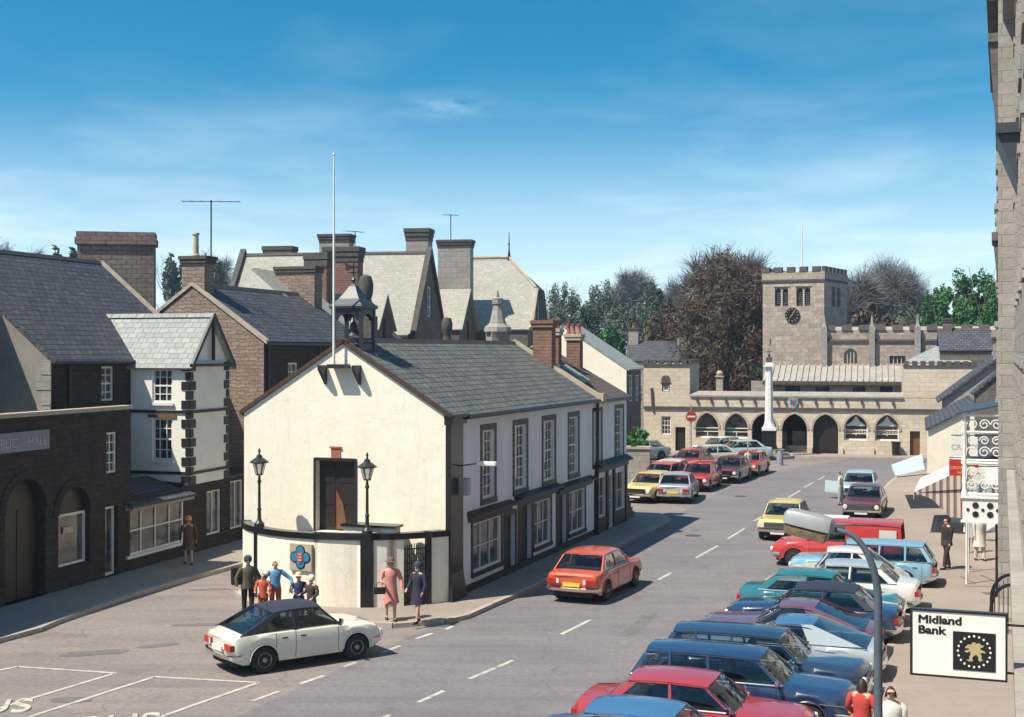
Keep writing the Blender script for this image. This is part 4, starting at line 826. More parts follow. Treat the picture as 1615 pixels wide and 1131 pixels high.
# houses further behind with chimneys
for px, py, Y, w, mt, lab in ((1036, 549, 122, 5.5, 'ashlar_grey', 'small grey house with square chimney behind the cloister block'),):
    x, y, z = P(px, py, Y); r_ = root('distant_house', lab, 'house', (x, y, 0), R(-8)); m_ = MB(); m_.box(-w/2, w/2, 0, 5, 0, z-1.2); m_.build('wall', M[mt], r_); gable_roof_x(r_, -w/2, w/2, 0, 5, z-1.2, z+.5, 'slate_dark')
    chimney(r_, -w/2+.5, 2.5, z-.3, z+1.9, .9, .9, 'brick' if px < 1000 else 'ashlar_grey', 'stone_cap', [(0, 0)], poth=.4); chimney(r_, w/2-.5, 2.5, z-.3, z+1.4, .9, .9, 'ashlar_grey', 'stone_cap')
# ================================================================ cloister screen
def croot(name, label, cat): return root(name, label, cat, CL.o+(0,), CL.a)
def merlons(mb, pl, a0, a1, z, w=.42, gap=.3, h=.4, d0=-.08, d1=.3):
    n = max(1, int((a1-a0)/(w+gap))); st = (a1-a0)/n
    for i in range(n):
        a = a0+i*st; mb.wbox(pl, a, a+st*w/(w+gap), z, z+h, d0, d1)
K = croot('cloister_screen', 'long pale stone arcade with pointed arches below the church', 'arcade'); fy = plane_y(0)
xb = CL.ax(1088); xe = CL.ax(1425); xz = CL.ax(1500)
ars = [(1115, 'w'), (1161, 'w'), (1205, 'o'), (1253, 'o'), (1302, 'd'), (1350, 's'), (1399, 's')]
hs = []; rec = []
for px, k in ars:
    c = CL.ax(px); w = 1.62 if k in 'ws' else 1.72; z0 = 1.05 if k in 'ws' else .1
    o = arch(c, w, z0, 1.75, 1.1); hs.append(o); rec.append((c, w, z0, k, o))
ad = (CL.ax(1435), CL.ax(1451)); hs.append(rect(ad[0], ad[1], .1, 1.75))
m_ = MB(); m_.panel(fy, [(xb, 0), (xz, 0), (xz, 4.05), (xb, 4.05)], hs, .5); m_.build('wall', M['ashlar'], K)
m_ = MB(); m_.box(xb, xz, -.12, .0, 3.12, 3.28)
for px in (1100,1122,1145,1168,1190,1226,1238,1262,1286,1310,1335,1359,1383,1408): 
    a = CL.ax(px); m_.box(a-.07, a+.07, -.16, -.001, 3.62, 3.86)
m_.build('string_course', M['stone_cap'], K)
m_ = MB(); m_.hexa([(xb, -.1, 4.05), (xe, -.1, 4.05), (xe, .6, 4.05), (xb, .6, 4.05), (xb, -.04, 4.12), (xe, -.04, 4.12), (xe, .6, 4.4), (xb, .6, 4.4)]); m_.box(xb, xe, -.12, -.101, 4.0, 4.1); m_.build('parapet', M['ashlar_grey'], K)
m_ = MB()
for c, w, z0, k, o in rec:      # hood moulds
    oo = arch(c, w+.3, z0, 1.75, 1.28)[2:]; ii = arch(c, w, z0, 1.75, 1.1)[2:]
    for j in range(len(oo)-1): m_.hexa([fy(*ii[j], -.05), fy(*oo[j], -.05), fy(*oo[j+1], -.05), fy(*ii[j+1], -.05), fy(*ii[j], .02), fy(*oo[j], .02), fy(*oo[j+1], .02), fy(*ii[j+1], .02)])
m_.build('hood_moulds', M['stone_lt'], K)
for c, w, z0, k, o in rec:
    if k in 'ws':
        m_ = MB(); a0, a1 = c-w/2, c+w/2
        m_.wbox(fy, a0, a1, z0, z0+.1, .3, .45); m_.wbox(fy, a0, a1, z0+.42, z0+.47, .34, .42); m_.wbox(fy, a0, a1, 1.72, 1.78, .34, .42); m_.wbox(fy, c-.02, c+.02, z0+.1, z0+.42, .34, .42)
        if k == 's': m_.wprism(fy, [(a0+.1, 2.05), (a1-.1, 2.05), (c+.25, 2.35), (c, 2.75), (c-.25, 2.35)], .3, .36); m_.wbox(fy, a0+.02, a0+.1, z0, 2.2, .3, .42); m_.wbox(fy, a1-.1, a1-.02, z0, 2.2, .3, .42)
        wf = m_.build('window', M['white_paint'], K); m_ = MB(); m_.wprism(fy, o, .44, .46); m_.build('pane', M['glass2'], wf)
        if k == 's' :
            m_ = MB()
            for i in range(7): a = a0+.2+i*.19; m_.wbox(fy, a, a+.13, z0+.52, z0+.6+.25*((i*7) % 3)/3, .38, .42)
            m_.build('goods_on_show', M['display'+('b' if c > CL.ax(1380) else 'a')] if 'displaya' in M else M['buff_pot'], wf)
            m_ = MB(); m_.wbox(fy, a0+.05, a1-.05, z0+.12, z0+.3, .31, .335); m_.build('shelf', M['dark_wood'], wf)
    elif k == 'd':
        m_ = MB(); m_.wprism(fy, o, .40, .48)
        for i in range(6): a = c-w/2+.14+i*.28; m_.wbox(fy, a, a+.015, .1, 1.9, .385, .4)
        m_.build('door', M['dark_wood'], K)
    else:
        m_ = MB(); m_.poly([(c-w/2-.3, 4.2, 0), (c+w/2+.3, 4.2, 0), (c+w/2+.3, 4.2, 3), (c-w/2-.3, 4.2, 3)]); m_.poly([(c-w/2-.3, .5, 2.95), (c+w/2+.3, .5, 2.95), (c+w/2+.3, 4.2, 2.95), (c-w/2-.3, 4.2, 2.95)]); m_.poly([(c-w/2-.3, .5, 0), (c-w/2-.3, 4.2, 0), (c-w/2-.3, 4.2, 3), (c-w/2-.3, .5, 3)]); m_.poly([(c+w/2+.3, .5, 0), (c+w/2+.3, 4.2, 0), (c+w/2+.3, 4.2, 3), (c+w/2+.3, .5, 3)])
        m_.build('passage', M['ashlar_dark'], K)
m_ = MB(); c = CL.ax(1255); m_.box(c-.35, c+.55, 2.2, 2.3, .1, 1.5); m_.box(c-.8, c+.8, 1.2, 1.26, .1, .55); m_.build('notice_boards', M['stone_lt'], K)
m_ = MB(); m_.wbox(fy, ad[0], ad[1], .1, 1.75, .25, .32)
for i in range(5): a = ad[0]+.1+i*.14; m_.wbox(fy, a, a+.012, .12, 1.7, .24, .25)
m_.build('door', M['door_wood'], K)
m_ = MB(); c = CL.ax(1251); pts = [(c-.32, 3.95), (c+.32, 3.95), (c+.3, 3.6), (c+.15, 3.3), (c, 3.2), (c-.15, 3.3), (c-.3, 3.6)]; m_.wprism(fy, pts, -.12, -.0); sh = m_.build('coat_of_arms', M['stone_lt'], K)
m_ = MB(); m_.wprism(fy, [(c-.24, 3.88), (c-.04, 3.88), (c-.08, 3.4), (c-.2, 3.55)], -.14, -.121); m_.wprism(fy, [(c+.24, 3.88), (c+.04, 3.88), (c+.08, 3.4), (c+.2, 3.55)], -.14, -.121); m_.build('arms_blue', M['blue'], sh); m_ = MB(); m_.wprism(fy, [(c-.09, 3.75), (c+.09, 3.75), (c, 3.45)], -.16, -.141); m_.build('arms_red', M['redp'], sh)
m_ = MB()
for px in (1139, 1183, 1229, 1277, 1326, 1375, 1421):      # small buttress offsets
    a = CL.ax(px); m_.box(a-.16, a+.16, -.14, -.001, .1, .55)
m_.build('plinth_blocks', M['ashlar'], K)
# left two storey block
Lb = croot('cloister_block', 'square two storey pale stone block with battlements at the arcade end', 'building'); x0, x1 = 0, xb-.01; zt = 6.35; dep = 5.4
w1 = (CL.ax(1043), CL.ax(1058)); dr = (CL.ax(1065), CL.ax(1081)); cN = CL.ax(1050)
m_ = MB(); m_.panel(fy, rect(x0, x1, 0, zt), [rect(w1[0], w1[1], 1.25, 2.55), rect(dr[0], dr[1], .1, 1.8), arch(cN, .55, 4.35, 5.1, .3, 6, False)], .3); m_.panel(plane_x(x0), rect(0, dep, 0, zt)); m_.panel(plane_xp(x1), rect(0, dep, 0, zt)); m_.panel(plane_y(dep), rect(x0, x1, 0, zt)); m_.poly([(x0, 0, zt-.1), (x1, 0, zt-.1), (x1, dep, zt-.1), (x0, dep, zt-.1)]); m_.build('wall', M['ashlar'], Lb)
m_ = MB(); merlons(m_, fy, x0, x1, zt, .34, .2, .3); merlons(m_, lambda a, z, d: (x1-d, a, z), .3, dep, zt, .34, .2, .3); m_.box(x0-.06, x1+.06, -.1, .3, zt-.12, zt-.001); m_.box(x0, x1, -.12, -.001, 3.12, 3.28); m_.build('battlements', M['stone_cap'], Lb)
win(Lb, None, fy, w1[0], w1[1], 1.25, 2.55, .15, 3, 4); win(Lb, None, fy, cN-.2, cN+.2, 4.38, 5.05, .15, 2, 2)
m_ = MB(); m_.wbox(fy, cN-.4, cN+.4, 4.95, 5.02, -.05, .02); m_.lathe([(.34, 0), (.34, .05)], (cN, -.02, 5.18), 16, axis='y'); m_.build('round_light', M['stone_cap'], Lb)
m_ = MB(); m_.wbox(fy, dr[0], dr[1], .1, 1.8, .2, .27); m_.build('door', M['dark_wood'], Lb)
m_ = MB(); a = CL.ax(1030); m_.tube([(a, -.08, 2.95), (a-.1, -.08, 4.6)], .09, 6); m_.build('rainwater_head', M['stone_cap'], Lb)
# right two storey block
Rb = croot('cloister_end_block', 'plain two storey pale stone block with battlements right of the arcade', 'building'); x0, x1 = xe+.01, CL.ax(1560)
m_ = MB(); m_.panel(lambda a, z, d: (a, -.02+d, z), rect(x0, x1, 4.05, 6.3)); m_.panel(plane_x(x0), rect(-.02, 6, 4.05, 6.3)); m_.panel(plane_y(6), rect(x0, x1, 0, 6.3)); m_.poly([(x0, 0, 6.2), (x1, 0, 6.2), (x1, 6, 6.2), (x0, 6, 6.2)]); m_.panel(plane_y(0), rect(xz+.01, x1, 0, 4.05)); m_.build('wall', M['ashlar'], Rb)
m_ = MB(); merlons(m_, plane_y(-.02), x0, x1, 6.3, .34, .2, .28); m_.box(x0-.05, x1, -.1, .3, 6.18, 6.299); m_.build('battlements', M['stone_cap'], Rb)
m_ = MB(); xc = (x0+x1)/2-1; m_.lathe([(3.2, 6.5), (2.9, 6.6), (.2, 7.6)], (xc+.6, 3.0, 0), 4, sx=1, sy=.8); m_.build('roof', M['slate_pale'], Rb)
# ================================================================ church
CH_ = Site(*P(1216, 553, 101.5)[:2], -15)
Cr = root('church', 'old pinkish church nave with battlements and lead aisle roof', 'church', CH_.o+(0,), CH_.a)
xa0, xa1_ = 0, CH_.ax(1430)
m_ = MB(); hs = [rect(CH_.ax(p0), CH_.ax(p1), 4.0, 4.75) for p0, p1 in ((1238,1262), (1286,1308), (1345,1365), (1388,1408))]; m_.panel(plane_y(0), rect(xa0-1.5, xa1_, 0, 5.0), hs, .2); m_.build('aisle_wall', M['rubble_pink'], Cr)
for i, h in enumerate(hs): m_ = MB(); m_.wprism(plane_y(0), h, .18, .2); m_.build('window', M['glass'], Cr)
m_ = MB(); m_.slab([(xa0-.6, -.3, 5.0), (xa1_, -.3, 5.0), (xa1_, 3.6, 6.15), (xa0-.6, 3.6, 6.15)], .1)
k = 22
for i in range(k): x = xa0-.5+(xa1_-xa0)*i/k; m_.hexa([(x, -.3, 5.0), (x+.09, -.3, 5.0), (x+.09, 3.6, 6.15), (x, 3.6, 6.15), (x, -.3, 5.1), (x+.09, -.3, 5.1), (x+.09, 3.6, 6.25), (x, 3.6, 6.25)])
M['leadroof'] = plain('pale_lead_roof', (.40,.37,.33), .6, var=.35, sc=1.5, streak=True); m_.build('aisle_roof', M['leadroof'], Cr)
m_ = MB(); m_.box(xa0-.6, xa1_, -.42, -.31, 4.72, 4.98); m_.build('aisle_gutter', M['stone_cap'], Cr)
nx0 = CH_.ax(1301, 3.6); nx1 = CH_.ax(1600, 3.6); zn = CH_.z(530, nx0+5, 3.6)+.45; pn = plane_y(3.6)
hs = []
for p0, p1 in ((1331,1352), (1403,1428)):
    a0, a1 = CH_.ax(p0, 3.6), CH_.ax(p1, 3.6); hs.append(arch((a0+a1)/2, a1-a0, 6.3, 6.9, .55))
m_ = MB(); m_.panel(pn, rect(nx0, nx1, 0, zn), hs, .25); m_.build('nave_wall', M['rubble_pink'], Cr)
for h in hs:
    m_ = MB(); a0 = h[0][0]; a1 = h[1][0]
    for f in (.25, .5, .75): a = a0+(a1-a0)*f; m_.wbox(pn, a-.04, a+.04, 6.3, 7.2, .12, .2)
    w_ = m_.build('window', M['stone_lt'], Cr); m_ = MB(); m_.wprism(pn, h, .22, .24); m_.build('pane', M['glass'], w_)
m_ = MB(); merlons(m_, pn, nx0, nx1, zn, .75, .45, .42, -.1, .3); m_.box(nx0, nx1, 3.45, 3.599, zn-.85, zn-.7); m_.build('battlements', M['ashlar_dark'], Cr)
m_ = MB()
for px in (1300, 1375, 1447):
    a = CH_.ax(px, 3.5); m_.box(a-.22, a+.22, 3.2, 3.55, 5.5, zn+.3); m_.lathe([(.24, zn+.3), (.18, zn+.4), (.03, zn+1.2)], (a, 3.38, 0), 4)
build_each(m_, 'pinnacle', M['ashlar_grey'], Cr)
m_ = MB(); m_.slab([(nx0, 3.9, zn-.4), (nx1, 3.9, zn-.4), (nx1, 8, zn+.35), (nx0, 8, zn+.35)], .1); m_.build('nave_roof', M['leadroof'], Cr)
m_ = MB(); m_.panel(plane_x(-1.5), rect(0, 8, 0, 5.0)); m_.build('aisle_end', M['rubble_pink'], Cr)
# tower
TW = Site(*P(1203, 553, 112)[:2], -30); Tr = root('church_tower', 'square pinkish stone church tower with battlements and clock', 'tower', TW.o+(0,), TW.a)
tw, td = 5.25, 6.6; zt = TW.z(444, 2.5, 0); py0 = TW.z(446, 2.5, 0)
bl = []
for p0, p1 in ((1222,1243), (1256,1278)):
    bl.append((TW.ax(p0), TW.ax(p1), TW.z(483, 2.5, 0), TW.z(452, 2.5, 0)))
m_ = MB(); m_.panel(plane_y(0), rect(0, tw, 0, zt), [rect(*b) for b in bl], .35); m_.panel(plane_xp(tw), rect(0, td, 0, zt), [rect(2.2, 3.2, bl[0][2], bl[0][3]), rect(3.7, 4.7, bl[0][2], bl[0][3])], .3); m_.panel(plane_x(0), rect(0, td, 0, zt)); m_.panel(plane_y(td), rect(0, tw, 0, zt)); m_.build('wall', M['rubble_pink'], Tr)
m_ = MB(); m_.box(-.12, tw+.12, -.12, td+.12, zt, zt+.16); m_.build('string_course', M['stone_cap'], Tr)
m_ = MB(); zz0 = zt+.16
for pl, a1 in ((plane_y(-.08), tw+.08), (plane_xp(tw+.08), td), (plane_x(-.08), td), (plane_y(td-.2), tw)): m_.wbox(pl, -.0, a1, zz0, zz0+.62, 0, .28); 
m_.build('parapet', M['rubble_pink'], Tr); m_ = MB()
for pl, a1 in ((plane_y(-.1), tw+.1), (plane_xp(tw+.1), td), (plane_x(-.1), td), (plane_y(td-.2), tw)): merlons(m_, pl, -.05, a1, zz0+.621, .62, .38, .42, -.02, .3)
m_.build('battlements', M['stone_cap'], Tr)
for b in bl:
    m_ = MB(); pl = plane_y(0); c = (b[0]+b[1])/2; m_.wbox(pl, c-.07, c+.07, b[2], b[3], .08, .3); m_.wprism(pl, [(b[0], b[3]), (b[0], b[3]-.35), (c-.3, b[3]-.08), (c-.07, b[3]-.35), (c-.07, b[3])], .1, .25); m_.wprism(pl, [(b[1], b[3]), (b[1], b[3]-.35), (c+.3, b[3]-.08), (c+.07, b[3]-.35), (c+.07, b[3])], .1, .25)
    m_.wbox(pl, b[0]-.1, b[1]+.1, b[3]+.01, b[3]+.12, -.08, .02); w_ = m_.build('belfry_window', M['stone_lt'], Tr); m_ = MB()
    for i in range(9): z = b[2]+.05+i*(b[3]-b[2]-.1)/9; m_.hexa([(b[0], .18, z), (b[1], .18, z), (b[1], .34, z+.12), (b[0], .34, z+.12), (b[0], .18, z+.04), (b[1], .18, z+.04), (b[1], .34, z+.16), (b[0], .34, z+.16)])
    m_.build('louvres', M['slate_dark'], w_)
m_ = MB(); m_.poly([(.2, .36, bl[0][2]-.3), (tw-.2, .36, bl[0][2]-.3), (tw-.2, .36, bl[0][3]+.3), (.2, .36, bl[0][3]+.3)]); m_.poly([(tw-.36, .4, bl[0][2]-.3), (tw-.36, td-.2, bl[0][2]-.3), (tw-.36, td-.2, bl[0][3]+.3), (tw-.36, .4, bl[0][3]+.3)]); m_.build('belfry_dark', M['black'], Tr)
cxk, czk = TW.ax(1250), TW.z(497, 2.5, 0)
m_ = MB(); m_.lathe([(.62, 0), (.62, .1)], (cxk, -.12, czk), 28, axis='y'); ck = m_.build('clock', M['gloss_black'], Tr)
m_ = MB(); M['gilt'] = plain('gilt', (.55,.45,.25), .4, .3, var=.1)
for i in range(12):
    a = i*math.pi/6; m_.hexa([(cxk+math.sin(a)*r_-math.cos(a)*s, y, czk+math.cos(a)*r_+math.sin(a)*s) for y in (-.14, -.125) for r_, s in ((.44, -.025), (.44, .025), (.56, .025), (.56, -.025))])
build_each(m_, 'hour_mark', M['gilt'], ck); m_ = MB()
for a, L in ((.55, .42), (3.9, .3)): m_.hexa([(cxk+math.sin(a)*r_-math.cos(a)*s, y, czk+math.cos(a)*r_+math.sin(a)*s) for y in (-.16, -.145) for r_, s in ((-.05, -.03), (-.05, .03), (L, .02), (L, -.02))])
m_.build('clock_hands', M['gilt'], ck)
m_ = MB(); m_.wbox(plane_y(0), .6, .72, 7.7, 8.3, .0, .02); m_.build('slit_window', M['black'], Tr)
x, y, z = P(1265, 430, 113.5); fp2 = root('flagpole', 'thin white flagpole on top of the church tower', 'flagpole', (x, y, zt)); m_ = MB(); m_.tube([(0, 0, 0), (0, 0, P(0, 354, 113.5)[2]-zt)], [.07, .04], 8); m_.build('pole', M['white_paint'], fp2)
# low bits of old wall between arcade and church, gate pillar
gp = root('gate_pillar', 'short pale gate pillar behind the arcade parapet beside the brown tree', 'pillar', P(1135, 553, 100)[:2]+(0,), R(-15)); m_ = MB(); m_.box(-.25, .25, -.25, .25, 0, 5.3); m_.box(-.32, .32, -.32, .32, 5.3, 5.42); m_.lathe([(.2, 5.42), (.26, 5.6), (.12, 5.8)], (0, 0, 0), 10); m_.build('pillar', M['stone_lt'], gp)
# ================================================================ market cross
x, y = G(1213, 722); Xr = root('market_cross', 'tall white market cross column on dark plinth and steps', 'monument', (x, y, 0), R(-12))
m_ = MB()
for i, (r_, h) in enumerate(((1.55, .2), (1.25, .2), (.98, .2))): m_.lathe([(r_*1.12, i*.2), (r_*1.12, i*.2+.198)], (0, 0, 0), 8)
m_.build('steps', M['ashlar_grey'], Xr); m_ = MB(); m_.box(-.55, .55, -.55, .55, .6, .8); m_.box(-.46, .46, -.46, .46, .8, 1.75); m_.box(-.52, .52, -.52, .52, 1.75, 1.87); m_.build('plinth', M['gloss_black'], Xr, bevel=.02)
m_ = MB(); m_.box(-.48, .48, -.48, .48, 1.87, 2.05); m_.lathe([(.46, 2.05), (.40, 2.2), (.34, 2.35), (.31, 2.5), (.235, 6.15), (.23, 6.2)], (0, 0, 0), 8); m_.box(-.36, .36, -.36, .36, 6.2, 6.3); m_.box(-.26, .26, -.26, .26, 6.3, 6.5); m_.build('column', M['white_stone'] if 'white_stone' in M else M['white_paint'], Xr)
m_ = MB(); m_.box(-.2, .2, -.2, .2, 6.5, 6.85); m_.lathe([(.03, 6.85), (.12, 7.0), (.03, 7.12), (.02, 7.4)], (0, 0, 0), 10); m_.box(-.18, .18, -.02, .02, 7.2, 7.25); m_.build('finial', M['stone_cap'], Xr)
for px, py in ((1230, 734), (1237, 712)):
    x, y = G(px, py); b_ = root('stone_bollard', 'grey stone bollard in front of the cross steps' if px == 1230 else 'pale stone post on the right of the market cross', 'bollard', (x, y, 0)); m_ = MB(); m_.lathe([(.24, 0), (.22, .1), (.19, .75 if px == 1230 else 1.3), (.12, .9 if px == 1230 else 1.45)], (0, 0, 0), 10); m_.build('post', M['signblue'] if px == 1230 else M['stone_lt'], b_, smooth=40)
# no entry sign
x, y = G(1090, 742); ns = root('road_sign', 'round red no entry sign on a grey pole before the arcade', 'road sign', (x, y, 0), R(0)); m_ = MB(); m_.tube([(0, 0, 0), (0, 0, 4.0)], .04, 8); m_.build('pole', M['grey_metal'], ns)
h = EH-(657-HY)/F*y; m_ = MB(); m_.lathe([(.33, 0), (.33, .03)], (0, -.09, h), 24, axis='y'); d_ = m_.build('sign_disc', M['redp'], ns); m_ = MB(); m_.box(-.24, .24, -.1, -.091, h-.05, h+.05); m_.build('sign_bar', M['white_paint'], d_)
# litter bin by arcade
x, y = CL.w(CL.ax(1413), -.5); bn = root('litter_bin', 'dark litter bin against the arcade wall near the brown door', 'bin', (x, y, .1)); m_ = MB(); m_.lathe([(.26, 0), (.3, .85), (.33, .86), (.33, .95)], (0, 0, 0), 12); m_.build('bin', M['gloss_black'], bn, smooth=40)
# ================================================================ right-hand row (seen almost edge on)
def plane_yp(y=0): return lambda a, z, d: (a, y-d, z)
RT = Site(*SV(0, 0), 69.8)
def rroot(name, label, cat): return root(name, label, cat, (0, 0, 0), RT.a)
def row_building(r, yv, x0, x1, z1, mat, wins, proj=.13):
    pl = plane_yp(yv); hs = [rect(*w) for w in wins]; m_ = MB(); m_.panel(pl, rect(x0, x1, 0, z1), hs, .25); m_.panel(plane_x(x0), rect(yv-8, yv, 0, z1)); m_.panel(plane_xp(x1), rect(yv-8, yv, 0, z1)); m_.poly([(x0, yv, z1), (x1, yv, z1), (x1, yv-8, z1), (x0, yv-8, z1)]); m_.build('wall', M[mat], r)
    for w in wins:
        f_ = win(r, None, pl, *w, .18, 2, 4); m_ = MB(); m_.wbox(pl, w[0]-.15, w[1]+.15, w[2]-.16, w[2]-.01, -proj*.7, .01); m_.wbox(pl, w[0]-.2, w[1]+.2, w[3]+.12, w[3]+.3, -proj, .01); m_.wbox(pl, w[0]-.16, w[0]-.01, w[2], w[3]+.11, -.06, .01); m_.wbox(pl, w[1]+.01, w[1]+.16, w[2], w[3]+.11, -.06, .01); m_.build('stone_surround', M['ashlar_grey'], f_)
ra = rroot('bank_building', 'grey stone bank building at the right edge of the street', 'building')
ws = []
for x in (18, 22.5, 27, 31.5, 36):
    for z in (4.6, 8.6, 12.6): ws.append((x, x+1.3, z, z+2.3))
row_building(ra, -.35, 9, 40, 19, 'ashlar_grey', ws, .08)
m_ = MB(); m_.box(9, 40, -.349, -.12, 3.7, 3.95); m_.box(9, 40, -.349, -.02, 16.6, 16.9); m_.box(9, 40, -.349, -.2, 16.9, 17.3); m_.build('cornice', M['ashlar_grey'], ra)
m_ = MB(); m_.box(28, 30.5, -.349, .12, 11.6, 11.8); m_.hexa([(28.1, -.349, 10.6), (30.4, -.349, 10.6), (30.4, -.30, 10.6), (28.1, -.30, 10.6), (28.1, -.349, 11.6), (30.4, -.349, 11.6), (30.4, .1, 11.6), (28.1, .1, 11.6)]); m_.build('window_hood', M['lead'], ra)
m_ = MB()
for x in (12, 16, 20.5, 25, 29.5, 34): m_.box(x, x+.5, -.349, -.24, .12, 3.7)
build_each(m_, 'pilaster', M['ashlar_grey'], ra)
rb = rroot('hotel_building', 'tall pale stone hotel with dark bracketed cornices at the right edge', 'building')
ws = []
for x in (43.5, 48, 52.5):
    for z in (5.8, 9.4, 13.0): ws.append((x, x+1.2, z, z+2.1))
row_building(rb, .1, 40.01, 56, 18.4, 'ashlar_grey', ws, .12)
m_ = MB(); m_.box(40.0, 56, .101, .42, 17.5, 17.8); m_.box(40.0, 56, .101, .34, 17.2, 17.5); m_.build('cornice', M['ashlar_dark'], rb)
m_ = MB()
for x, z0, z1, p in ((41.0, 13.9, 16.5, .38), (41.2, 9.8, 10.75, .28)):
    m_.box(x, x+2.2, .101, p, z1-.25, z1); m_.hexa([(x+.1, .101, z0-.4), (x+2.1, .101, z0-.4), (x+2.1, .13, z0-.4), (x+.1, .13, z0-.4), (x+.1, .101, z1-.25), (x+2.1, .101, z1-.25), (x+2.1, p-.04, z1-.25), (x+.1, p-.04, z1-.25)])
m_.build('oriel_brackets', M['ashlar_dark'], rb)
# ornate white iron verandah
vr = root('iron_verandah', 'white ornate iron verandah and porch projecting from the hotel wall', 'porch', RT.w(41.0, .1)+(0,), RT.a)
W_ = M['white_paint']; D_ = 4.6; PJ = .98
m_ = MB(); pl = plane_x(0); hs = []
m_.wbox(pl, -.1, PJ, 2.35, 3.0, 0, .1); m_.box(.1, D_, PJ-.1, PJ, 2.35, 3.0); m_.box(.1, D_, 0, PJ-.1, 2.9, 2.98); m_.wbox(pl, -.12, PJ+.05, 3.0, 3.06, -.05, .15); m_.wbox(pl, -.12, PJ+.05, 2.29, 2.35, -.05, .15); m_.build('fascia', W_, vr)
m_ = MB()
for i, (a, z, r_) in enumerate(((.62, 2.8, .09), (.62, 2.54, .09), (.22, 2.8, .09), (.22, 2.54, .09), (.42, 2.67, .045), (.83, 2.67, .045), (.02, 2.67, .045))): m_.lathe([(r_, 0), (r_, .02)], (-.018, a, z), 16, axis='x')
build_each(m_, 'roundel', M['black'], vr, gap=.001)  # flat black discs stand in for the dark holes of the panel
m_ = MB()
for x in (.05, D_/2, D_):
    for y in (PJ-.06,):
        m_.tube([(x, y, .12 if x > 1 else 2.0), (x, y, 2.34)], .035, 8); m_.lathe([(.09, 3.06), (.07, 3.2), (.045, 3.3), (.05, 5.4), (.1, 5.5)], (x, y, 0), 8)
build_each(m_, 'column', W_, vr, smooth=40)
def scroll(m_, P0, A, r, turns=1.5, t=.024, flip=1):
    pts = []
    for i in range(15):
        f = i/14; a = f*turns*2*math.pi; rr = r*(1-.75*f); pts.append((P0[0]+A[0]*rr*math.cos(a)*flip, P0[1]+A[1]*rr*math.cos(a)*flip, P0[2]+rr*math.sin(a)))
    m_.tube(pts, t, 4)
m_ = MB()
for z in (3.12, 4.02, 4.1, 4.92, 5.42): m_.tube([(.05, -.1, z), (.05, PJ, z), (D_, PJ, z)], .045, 5)
for i in range(9):
    for z, r_ in ((3.4, .17), (3.78, .15), (4.35, .17), (4.68, .14), (5.15, .16)):
        fl = 1 if (i+int(z*10)) % 2 else -1
        if i < 3: scroll(m_, (.05, .05+i*.33, z), (0, 1), r_, flip=fl)
        scroll(m_, (.4+i*.5, PJ, z), (1, 0), r_*1.2, flip=fl)
        m_.tube([(.4+i*.5-.25, PJ, z-.2), (.4+i*.5-.25, PJ, z+.2)], .014, 4)
m_.build('ironwork', W_, vr)
m_ = MB(); m_.slab([(-.1, -.1, 5.75), (D_+.1, -.1, 5.75), (D_+.1, PJ+.1, 5.5), (-.1, PJ+.1, 5.5)], .05); m_.build('verandah_roof', M['lead'], vr)
m_ = MB(); m_.box(.3, D_, .02, .08, .12, 2.3); m_.build('entrance', M['dark_wood'], vr)
# hanging signs
def hang_sign(label, px0, px1, py0, py1, Y, board, lines, tcol, size, name='hanging_sign', wall_v=-.1):
    x0, y0, zt = P(px0, py0, Y); x1, y1, zb = P(px1, py1, Y); r_ = root(name, label, 'sign', (x0, y0, zb), R(-12)); w = x1-x0; h = zt-zb
    m_ = MB(); m_.box(0, w, -.03, .03, 0, h); b_ = m_.build('board', board, r_, bevel=.006)
    m_ = MB(); m_.tube([(0, 0, h+.06), (w+.75, 0, h+.06)], .018, 6); m_.tube([(w*.2, 0, h), (w*.2, 0, h+.06)], .01, 4); m_.tube([(w*.8, 0, h), (w*.8, 0, h+.06)], .01, 4); m_.build('bracket', M['iron'], r_)
    for i, (t, s, zf) in enumerate(lines): text_mesh(t, s*h, tcol, b_, Matrix.Translation((w/2, -.034, h*zf)) @ Matrix.Rotation(R(90), 4, 'X'), 'lettering', .004, 0, 'CENTER')
    return r_
M['faintgrey'] = plain('faint_grey_lettering', (.42,.40,.38), .7); M['signred'] = plain('sign_red', (.50,.03,.025), .45, var=.15); M['gold'] = plain('gold_lettering', (.75,.5,.22), .5, var=.1); M['pinkish'] = plain('pink_lettering', (.62,.42,.36), .6)
hang_sign('white hanging sign with faint lettering over the red sign', 1500, 1540, 689, 719, 47.5, W_, [('CRAFTS', .38, .35)], M['faintgrey'], .3)
hang_sign('red hanging hotel sign with gold lettering beneath the white craft sign', 1497, 1541, 724, 750, 49.5, M['signred'], [('THE', .24, .70), ('CROWN AND', .24, .40), ('HOTEL', .24, .10)], M['gold'], .3)
hang_sign('square white hanging sign with a faint letter in front of the striped awning', 1525, 1551, 738, 770, 44, W_, [('C', .9, .2)], M['pinkish'], .3)
hang_sign('small red and orange hanging sign beside the iron verandah', 1533, 1547, 776, 799, 43, M['signred'], [('&', .7, .25)], M['gold'], .3)
